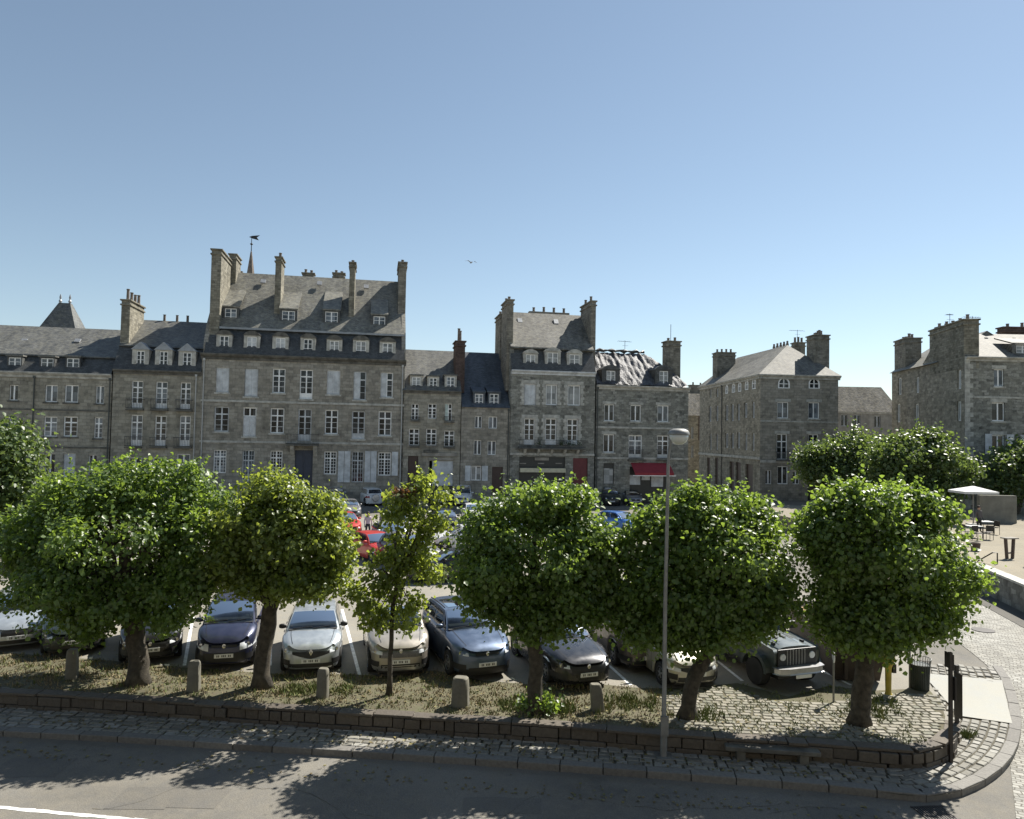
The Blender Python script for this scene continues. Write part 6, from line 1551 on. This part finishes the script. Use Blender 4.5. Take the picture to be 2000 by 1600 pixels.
mid('hatchback_car', 'blue car in front of the long house white shutter', 125, 1000, 90, dict(pm='car_blue', H=1.6))
mid('hatchback_car', 'dark car in the second row glimpsed through the slender tree', 770, 1040, 20, dict(pm='car_grey'))
mid('estate_car', 'white van parked before the narrow house, seen through leaves', 905, 985, 0, dict(SUV, pm='car_white', H=1.9))
mid('hatchback_car', 'dark car beside the brown door of the small house', 862, 985, 0, dict(pm='car_dkgreen'))
mid('hatchback_car', 'light grey car behind the round middle tree', 1000, 1060, 15, dict(pm='car_white'))
mid('hatchback_car', 'grey car hidden behind the wide lime tree', 1330, 1040, 15, dict(pm='car_grey'))

mid('hatchback_car', 'silver car beyond the red hatchback, between the two yellow green trees', 762, 1068, 25, dict(pm='car_silver'))
mid('hatchback_car', 'black car in the row behind the white cars, right of the slender tree', 868, 1035, 15, dict(pm='car_black'))
mid('estate_car', 'grey estate car on the aisle just right of the red hatchback', 800, 1105, 40, dict(SUV, pm='car_grey'))
mid('hatchback_car', 'white car in front of the shop house, above the round middle tree', 960, 1005, 5, dict(pm='car_white'))
# ================================================================== STREET FURNITURE
M['bollard'] = stone('bollard_granite', (.22,.21,.18), 3, 3, .2, .8, .5)
M['galv'] = plain('galvanised_steel', (.22,.22,.21), .6, .4, .2)
M['lampglass'] = glassmat('lamp_bowl', (.50,.52,.50), .15, .6, .2)
M['skip'] = plain('brown_painted_steel', (.055,.042,.035), .6, .2, .35, scale=2)
M['bin'] = plain('dark_green_bin', (.018,.028,.024), .5)
M['yellow'] = plain('yellow_paint', (.36,.27,.03), .5, var=.2)
M['darksign'] = plain('dark_brown_metal', (.035,.03,.028), .5, .3)
M['wood'] = plain('pale_boards', (.60,.42,.25), .8, var=.3, scale=5)
def bollard(px, py, h_, w_, label, lean=0, color='bollard'):
    p = G(px, py); root = empty('stone_bollard', p, rnd.uniform(-.2,.2), label, 'bollard', 'granite bollards along the tree island')
    b = MB(); r = random.Random(px); lv = [0,.3,.6,.85,.96,1.0]; sc_ = [1.06,1.0,.97,.93,.86,.70]; n = 14; vs = []
    for k, (t, s) in enumerate(zip(lv, sc_)):
        for i in range(n):
            a_ = 2*math.pi*i/n; x = se(math.cos(a_), 4)*w_/2*s*r.uniform(.97,1.03); y = se(math.sin(a_), 4)*w_/2*s*.8*r.uniform(.97,1.03)
            vs.append((x+lean*t, y, t*h_ - .05*(k == 0)))
    b.add(vs, [(k*n+i, k*n+(i+1) % n, (k+1)*n+(i+1) % n, (k+1)*n+i) for k in range(5) for i in range(n)] + [tuple(5*n+i for i in range(n))])
    b.build('post', M[color], root, smooth=35)
bollard(378,1350,.80,.32,'granite bollard in front of the dark blue people carrier')
bollard(630,1362,.76,.30,'granite bollard in front of the silver hatchback')
bollard(899,1379,.74,.44,'widest granite bollard, in front of the steel blue SUV')
bollard(1168,1388,.68,.32,'leaning granite bollard in front of the near black estate car', lean=-.08)
bollard(140,1326,.82,.30,'granite bollard below the dark green hatchback at far left')
# lamp post
p = G(1296,1478,-.38); root = empty('street_lamp', p, 0, 'grey steel street lamp with glass bowl standing right of centre on the pavement', 'street lamp')
top = at_depth(1305,905,p.y) - p; head = at_depth(1326,848,p.y) - p
s = MB(); s.path([(0,0,0),(0,0,.9),(0,0,.95),(0,0,3.4),(top.x*.5,0,top.z*.75),(top.x,0,top.z)], [.08,.075,.055,.048,.042,.036], 14)
s.path([(top.x,0,top.z),(top.x+.03,0,top.z+.4),(top.x+.07,0,top.z+.62),(head.x-.12,0,head.z-.05)], [.036,.034,.03,.03], 10); s.box(-.2,-.2,-.02,.2,.2,.03); s.box(-.09,-.10,.5,.09,-.06,.95)
s.build('pole', M['galv'], root, smooth=35)
s = MB(); s.lathe([(.0,.10),(.12,.095),(.21,.06),(.245,0),(.25,-.04),(.23,-.05)], (head.x,0,head.z+.03), 24); lh = s.build('lamp_hood', M['galv'], root, smooth=50)
s = MB(); s.lathe([(.225,0),(.22,-.08),(.18,-.17),(.10,-.225),(.0,-.24)], (head.x,0,head.z-.01), 24); s.build('lamp_bowl', M['lampglass'], lh, smooth=True)
# skip with rubble
sk0 = G(1631,1330); sk1 = G(1703,1337); e_ = (sk1-sk0).normalized(); wS = 1.9
angS = math.atan2(e_.y, e_.x)
root = empty('skip_container', sk0, angS + R(9), 'dark brown steel skip full of pale boards and rubble behind the corner tree', 'skip')
s = MB(); W_, L_, H_ = 1.25, 4.6, 1.25
def skp(m_, x0, y0, x1, y1, z0, z1): pass
o_ = [(-.12,-.25,H_),(W_+.12,-.25,H_),(W_+.12,L_+.3,H_),(-.12,L_+.3,H_)]; bt = [(.0,.0,.06),(W_,.0,.06),(W_,L_,.06),(.0,L_,.06)]; ii = [(-.06,-.18,H_),(W_+.06,-.18,H_),(W_+.06,L_+.22,H_),(-.06,L_+.22,H_)]; fl = [(.05,.05,.95),(W_-.05,.05,.95),(W_-.05,L_-.05,.95),(.05,L_-.05,.95)]
s.add(bt+o_+ii+fl, [(0,3,2,1)] + [(i,(i+1)%4,4+(i+1)%4,4+i) for i in range(4)] + [(4+i,4+(i+1)%4,8+(i+1)%4,8+i) for i in range(4)] + [(8+i,8+(i+1)%4,12+(i+1)%4,12+i) for i in range(4)] + [(12,13,14,15)])
s.box(-.15, -.27, H_-.09, -.10, L_+.3, H_+.02); s.box(W_+.10, -.27, H_-.09, W_+.15, L_+.3, H_+.02); s.box(-.15, -.30, H_-.09, W_+.15, -.24, H_+.02)
for x in (.2, W_-.3): s.box(x, -.2, .1, x+.09, -.10, H_-.08)
s.build('container', M['skip'], root)
s = MB(); r = random.Random(3)
for k in range(34):
    c = Vector((r.uniform(.15,W_-.15), r.uniform(.15,L_-.2), r.uniform(.98,1.22))); e1 = Vector((r.gauss(0,.4), 1, r.gauss(0,.12))).normalized(); n1 = e1.orthogonal().normalized(); s.obox(c, e1, n1, r.uniform(.5,1.3), r.uniform(.12,.35), .03)
s.build('boards', M['wood'], root)
s = MB()
for k in range(60):
    c = Vector((r.uniform(.1,W_-.1), r.uniform(.1,L_-.1), r.uniform(.95,1.1))); e1 = Vector((r.gauss(0,1), r.gauss(0,1), r.gauss(0,1))).normalized(); s.obox(c, e1, e1.orthogonal().normalized(), r.uniform(.1,.3), r.uniform(.1,.25), r.uniform(.06,.15))
s.build('rubble', M['slab'], root)
# round sign seen edge on near the off-road car
p = G(1628,1372); root = empty('round_sign', p, 0, 'thin post with round white backed sign seen edge-on, beside the silver bumper', 'road sign')
s = MB(); s.tube((0,0,-.05),(0,0,1.32), .028, n=8); s.build('post', M['galv'], root)
s = MB(); s.lathe([(.0,.0),(.17,.0),(.17,.02),(.0,.02)], (0,0,0), 20); s.v = [(v[2]-.01+v[0]*.25, v[0], 1.22+v[1]) for v in s.v]; s.build('sign_disc', M['white'], root)
# litter bin + post
p = G(1797,1348,-.02); root = empty('litter_bin', p, 0, 'dark ribbed cylindrical litter bin on the corner of the island', 'litter bin')
s = MB(); s.lathe([(.205,0),(.22,.03),(.24,.72),(.25,.74)], (0,0,0), 28)
for k in range(28): a_ = 2*math.pi*k/28; s.tube((.22*math.cos(a_), .22*math.sin(a_), .03), (.247*math.cos(a_), .247*math.sin(a_), .74), .012, n=5)
s.build('body', M['bin'], root)
s = MB(); n = 24
for k in range(n):
    a_ = 2*math.pi*k/n; s.tube((.25*math.cos(a_), .25*math.sin(a_), .72), (.285*math.cos(a_), .285*math.sin(a_), .90), .008, n=4)
for zz, rr_ in ((.74,.255),(.90,.285)):
    for k in range(n): a_, b2 = 2*math.pi*k/n, 2*math.pi*(k+1)/n; s.tube((rr_*math.cos(a_), rr_*math.sin(a_), zz), (rr_*math.cos(b2), rr_*math.sin(b2), zz), .011, n=5)
s.build('rim_basket', M['galv'], root)
p = G(1777,1345,-.02); root = empty('sign_post', p, 0, 'plain thin grey post standing against the litter bin', 'post')
s = MB(); s.tube((0,0,-.1),(0,0,2.3), .03, n=8); s.build('pole', M['galv'], root)
s = MB(); s.lathe([(.0,0),(.3,0),(.3,.02),(.0,.02)], (0,0,0), 20); s.v = [(v[0]*.9, v[0]*.3+v[2]-.05, 2.1+v[1]) for v in s.v]; s.build('sign_disc', M['galv'], root)
# yellow hydrant post
p = G(1735,1358); root = empty('yellow_post', p, 0, 'yellow painted service post under the right edge of the corner tree', 'post')
s = MB(); s.lathe([(.13,0),(.09,.05),(.075,.1),(.085,.75),(.17,.98),(.18,1.0),(.16,1.12),(.0,1.16)], (0,0,0), 14); s.build('column', M['yellow'], root, smooth=40)
s = MB(); s.box(-.14,-.14,-.02,.14,.14,.03); s.build('base', M['slab'], root)
s = MB(); s.box(.1,-.05,.62,.2,.05,.86); s.build('hose_cap', M['darksign'], root)
# dark signs seen edge-on
zP = pave_h((0, 15.9))
p = G(1857,1490,-.38); root = empty('direction_sign', p, 0, 'taller dark sign post nearest the kerb with stacked blades seen edge-on', 'sign')
hp = (at_depth(1856,1274,p.y)-p).z
s = MB(); s.box(-.035,-.035,-.05,.035,.035,hp); s.build('post', M['darksign'], root)
for z0_, z1_, y0, y1 in ((hp-.42,hp-.06,-.02,.32),(hp-1.1,hp-.55,-.10,.10)):
    s = MB(); s.box(.05, y0, z0_, .08, y1, z1_); s.build('blade', M['darksign'], root, bevel=.008)
p2 = G(1869,1442,-.34); root = empty('information_sign', p2, 0, 'shorter dark information panel on a post behind the taller sign post', 'sign')
hp2 = (at_depth(1868,1299,p2.y)-p2).z
s = MB(); s.box(-.038,-.035,-.05,.038,.035,hp2); s.build('post', M['darksign'], root)
s = MB(); s.box(-.056,-.30,.55,-.040,.034,hp2-.15); s.build('panel', M['darksign'], root, bevel=.008)
# stone bench in the shade on the pavement
p = G(1510,1492,-.38); root = empty('stone_bench', p, MAINANG*-.6, 'low dark stone bench in the shade against the retaining wall', 'bench')
s = MB(); s.box(-1.05,-.02,.22,1.05,.40,.32); s.build('seat', M['trim_dark'], root, bevel=.02)
for x in (-.8,.6): s = MB(); s.box(x,.03,-.02,x+.2,.35,.218); s.build('leg', M['trim_dark'], root, bevel=.01)
# drain grate and manhole
p = G(1828,1590,Z_STREET); s = MB()
for k in range(12): s.box(-.33+.055*k, -.25, .004, -.30+.055*k, .25, .02)
s.box(-.36,-.29,.003,.36,-.25,.022); s.box(-.36,.25,.003,.36,.29,.022)
o = s.build('drain_grate', M['darksign']); o.location = p; o.rotation_euler = (0,0,.1); tag(o, 'rectangular iron drain grate in the gutter below the kerb corner', 'drain')
p = G(1920,1232); s = MB(); s.lathe([(.0,.0),(.36,.0),(.38,.02),(.38,.024),(.0,.026)], (0,0,0), 28); o = s.build('manhole_cover', M['darksign']); o.location = (p.x, p.y, .012); tag(o, 'round iron manhole cover in the cobbled road', 'manhole')
# terrace: parasol, wall, tables, tub, stool, rail
M['canvas'] = plain('white_canvas', (.62,.62,.60), .8, var=.05)
p = G(1901,1025,ZT); root = empty('white_parasol', p, 0, 'white canvas parasol over the terrace tables, in front of the plain wall', 'parasol')
a_ = at_depth(1901,955,p.y)-p; wr_ = 33*p.y/FPX
s = MB(); n = 4; zt = a_.z+.22; vs = [(0,0,zt)] + [(wr_*1.0*sx, wr_*.8*sy, a_.z-.15) for sx, sy in ((-1,-1),(1,-1),(1,1),(-1,1))]
s.add(vs + [(v[0]*1.0, v[1]*1.0, v[2]-.16) for v in vs[1:]], [(0,1,2),(0,2,3),(0,3,4),(0,4,1)] + [(1+i, 1+(i+1)%4, 5+(i+1)%4, 5+i) for i in range(4)]); s.build('canopy', M['canvas'], root)
s = MB(); s.tube((0,0,0),(0,0,zt), .04, n=8); s.box(-.35,-.35,0,.35,.35,.08); s.build('pole', M['galv'], root)
p = G(1950,1022,ZT); o = MB(); wl_ = 36*p.y/FPX; o.box(-wl_, 0, -.3, wl_, .35, (at_depth(1950,968,p.y)-p).z); o = o.build('screen_wall', plain('grey_beige_render', (.19,.185,.16), .9, var=.2, scale=1.5)); o.location = p; tag(o, 'plain beige screen wall behind the terrace, right of the parasol', 'wall')
def table(px, py, label):
    p = G(px, py, ZT); root = empty('cafe_table', p, 0, label, 'table', 'cafe tables on the terrace')
    s = MB(); s.box(-.4,-.35,.70,.4,.35,.74); s.build('table_top', M['canvas'], root)
    for x, y in ((-.35,-.3),(.35,-.3),(.35,.3),(-.35,.3)): s = MB(); s.tube((x,y,0),(x,y,.70), .02, n=6); s.build('leg', M['darksign'], root)
def chair(px, py, rz, label):
    p = G(px, py, ZT); root = empty('cafe_chair', p, rz, label, 'chair', 'cafe chairs on the terrace')
    s = MB(); s.box(-.22,-.22,.44,.22,.22,.47); s.build('seat', M['darksign'], root); s = MB(); s.box(-.22,.19,.52,.22,.22,.88); s.build('backrest', M['darksign'], root)
    for x, y in ((-.2,-.2),(.2,-.2),(.2,.2),(-.2,.2)): s = MB(); s.tube((x,y,0),(x,y,.45 if y < 0 else .86), .016, n=5); s.build('leg', M['darksign'], root)
table(1902,1050,'cafe table with pale top nearest the parasol pole'); table(1925,1040,'cafe table with pale top right of the parasol, before the plain wall')
for i, (px, py, rz, lb) in enumerate(((1888,1052,1.5,'dark cafe chair at the left end of the terrace tables'),(1910,1056,.2,'dark cafe chair in front of the left terrace table'),(1930,1054,3.0,'dark cafe chair in front of the right terrace table'),(1942,1044,-1.4,'dark cafe chair at the right end of the terrace tables'))): chair(px, py, rz, lb)
p = G(1905,1076,ZT); root = empty('planter_tub', p, 0, 'small brown tub standing alone on the sandy terrace', 'planter')
s = MB(); s.lathe([(.20,0),(.26,.42),(.28,.44),(.24,.44),(.23,.36),(.0,.36)], (0,0,0), 16); s.build('tub', M['door_brown'], root)
p = G(1972,1091,ZT); root = empty('tall_stool', p, .3, 'tall wooden pedestal table with splayed legs on the terrace edge', 'stool')
hS = (at_depth(1972,1050,p.y)-p).z; s = MB(); s.box(-.38,-.22,hS-.06,.38,.22,hS); s.build('top', M['render'], root, bevel=.01)
for sx in (-1, 1): s = MB(); s.prism([(sx*.24,0),(sx*.14,0),(sx*.22,hS-.065),(sx*.33,hS-.065)], -.06, .06, 'y'); s.build('leg', M['door_brown'], root)
s = MB(); s.box(-.2,-.05,.25,.2,.05,.33); s.build('stretcher', M['door_brown'], root)
p = G(1946,1102,ZT); root = empty('handrail', p, 0, 'low bent metal handrail on top of the terrace wall', 'handrail')
s = MB(); s.path([(-.55,.6,.02),(-.1,.1,.55),(.05,0,.55),(.05,0,0)], [.03,.03,.03,.03], 8); s.build('rail', M['darksign'], root)
p = G(2010,1108,ZT); root = empty('wooden_post', p, 0, 'dark square post cut by the right edge of the photo on the terrace wall', 'post')
s = MB(); s.box(-.13,-.13,0,.13,.13,.62); s.build('post_body', M['door_brown'], root, bevel=.01)
p = G(1426,940,0); root = empty('cafe_board', (p.x, p.y, 0), 0, 'small white board standing by the corner house shop doors', 'board')
s = MB(); s.box(-.35,-.03,.2,.35,.03,1.2); s.build('board', M['white'], root)
s = MB(); s.box(-.3,-.02,0,-.25,.02,.2); s.box(.25,-.02,0,.3,.02,.2); s.build('leg', M['darksign'], root)

# ================================================================== PEOPLE
M['skin'] = plain('skin', (.42,.26,.19), .6, var=.08); M['hair'] = plain('dark_hair', (.03,.02,.015), .7); 
def person(label, pos, rz, shirt, trousers, stride=.18, seated=False, arm=.25):
    root = empty('person', pos, rz, label, 'person')
    sk = {}
    V_ = []; E = []; Rr = []
    def v(x, y, z, r): V_.append((x, y, z)); Rr.append(r); return len(V_)-1
    pel = v(0,0,.95,.15); ab = v(0,0,1.12,.13); ch = v(0,0,1.32,.155); nb = v(0,0,1.47,.07); hd0 = v(0,-.01,1.56,.075); hd1 = v(0,-.015,1.66,.098); hd2 = v(0,-.005,1.73,.07)
    E += [(pel,ab),(ab,ch),(ch,nb),(nb,hd0),(hd0,hd1),(hd1,hd2)]
    for s in (-1, 1):
        dy = stride*s
        hip = v(s*.09,0,.88,.105); kn = v(s*.10,-dy*.5-.03,.50,.062); an = v(s*.10,dy*-.9+.04,.10,.042); to = v(s*.11,dy*-.9-.12,.035,.035); E += [(pel,hip),(hip,kn),(kn,an),(an,to)]
        shd = v(s*.18,0,1.40,.065); el = v(s*.25,dy*.4+.02,1.13,.045); wr2 = v(s*.26,dy*.8-arm*.4,.90,.028); pa = v(s*.26,dy*.8-arm*.5,.83,.03); E += [(ch,shd),(shd,el),(el,wr2),(wr2,pa)]
        for q in range(4): ft = v(s*.26+(q-1.5)*.014,dy*.8-arm*.52-.01,.76+.008*abs(q-1.5),.008); E.append((pa, ft))
        th = v(s*.225,dy*.8-arm*.55-.02,.80,.009); E.append((wr2, th))
    me = bpy.data.meshes.new('body'); me.from_pydata(V_, E, []); o = bpy.data.objects.new('body', me); COL.objects.link(o); o.parent = root
    md = o.modifiers.new('skin', 'SKIN'); 
    for i, sv in enumerate(me.skin_vertices[0].data): sv.radius = (Rr[i], Rr[i]*.85 if Rr[i] > .1 else Rr[i]); sv.use_root = (i == 0)
    o.modifiers.new('subsurf', 'SUBSURF').levels = 1; o.modifiers['subsurf'].render_levels = 2
    m, n, l, b = newmat('clothed_figure'); t = n.new('ShaderNodeTexCoord'); sx = n.new('ShaderNodeSeparateXYZ'); l.new(t.outputs['Object'], sx.inputs[0])
    cr = n.new('ShaderNodeValToRGB'); cr.color_ramp.interpolation = 'CONSTANT'; mr = n.new('ShaderNodeMath'); mr.operation = 'DIVIDE'; mr.inputs[1].default_value = 2.0; l.new(sx.outputs[2], mr.inputs[0]); l.new(mr.outputs[0], cr.inputs[0])
    e = cr.color_ramp.elements; e[0].position = 0; e[0].color = (.02,.02,.02,1); e[1].position = .035; e[1].color = (*trousers, 1)
    for ps, c in ((.49, shirt), (.745, (.42,.26,.19))): q = e.new(ps); q.color = (*c, 1)
    l.new(cr.outputs[0], b.inputs['Base Color']); b.inputs['Roughness'].default_value = .8; me.materials.append(m)
    s = MB(); s.lathe([(.0,.115),(.06,.10),(.10,.05),(.108,-.01),(.095,-.06)], (0,.012,1.67), 14); s.build('hair', M['hair'], root, smooth=True)
p = G(718,1052); person('person in a pale pink top and dark trousers walking among the parked cars', p, .4, (.55,.42,.48), (.03,.03,.04))
p = G(1427,962); person('person in a white top and dark trousers before the corner house shop doors', p, .2, (.65,.65,.63), (.03,.03,.035))
p = G(1466,966); person('person in white shirt and dark trousers at the corner of the corner house', p, -.5, (.7,.7,.7), (.04,.03,.03))
p = G(1473,968); person('person in pale blue shirt and blue jeans beside the white shirted one', p, .9, (.25,.30,.42), (.04,.05,.12))
p = G(1912,1040,ZT); person('person in dark clothes standing under the white parasol', p, .2, (.10,.09,.09), (.03,.03,.03), stride=.05)

p = at_depth(920, 513, 60); root = empty('bird', p, .5, 'small grey gull flying in the sky right of the tall mansion', 'bird')
s = MB(); s.lathe([(.0,-.22),(.05,-.14),(.07,-.02),(.055,.10),(.035,.16),(.0,.21)], (0,0,0), 10, axis='y')
for sx in (-1, 1): s.add([(sx*.04,-.07,.02),(sx*.30,-.10,.13),(sx*.62,.02,.04),(sx*.28,.05,.13),(sx*.04,.07,.02),(sx*.30,-.03,.10)], [(0,1,3,4),(1,2,3),(0,4,5),(1,5,2),(3,2,5)])
s.add([(-.02,-.2,0),(.02,-.2,0),(.06,-.32,0),(-.06,-.32,0)], [(0,1,2,3)]); s.build('body', M['shine'], root)
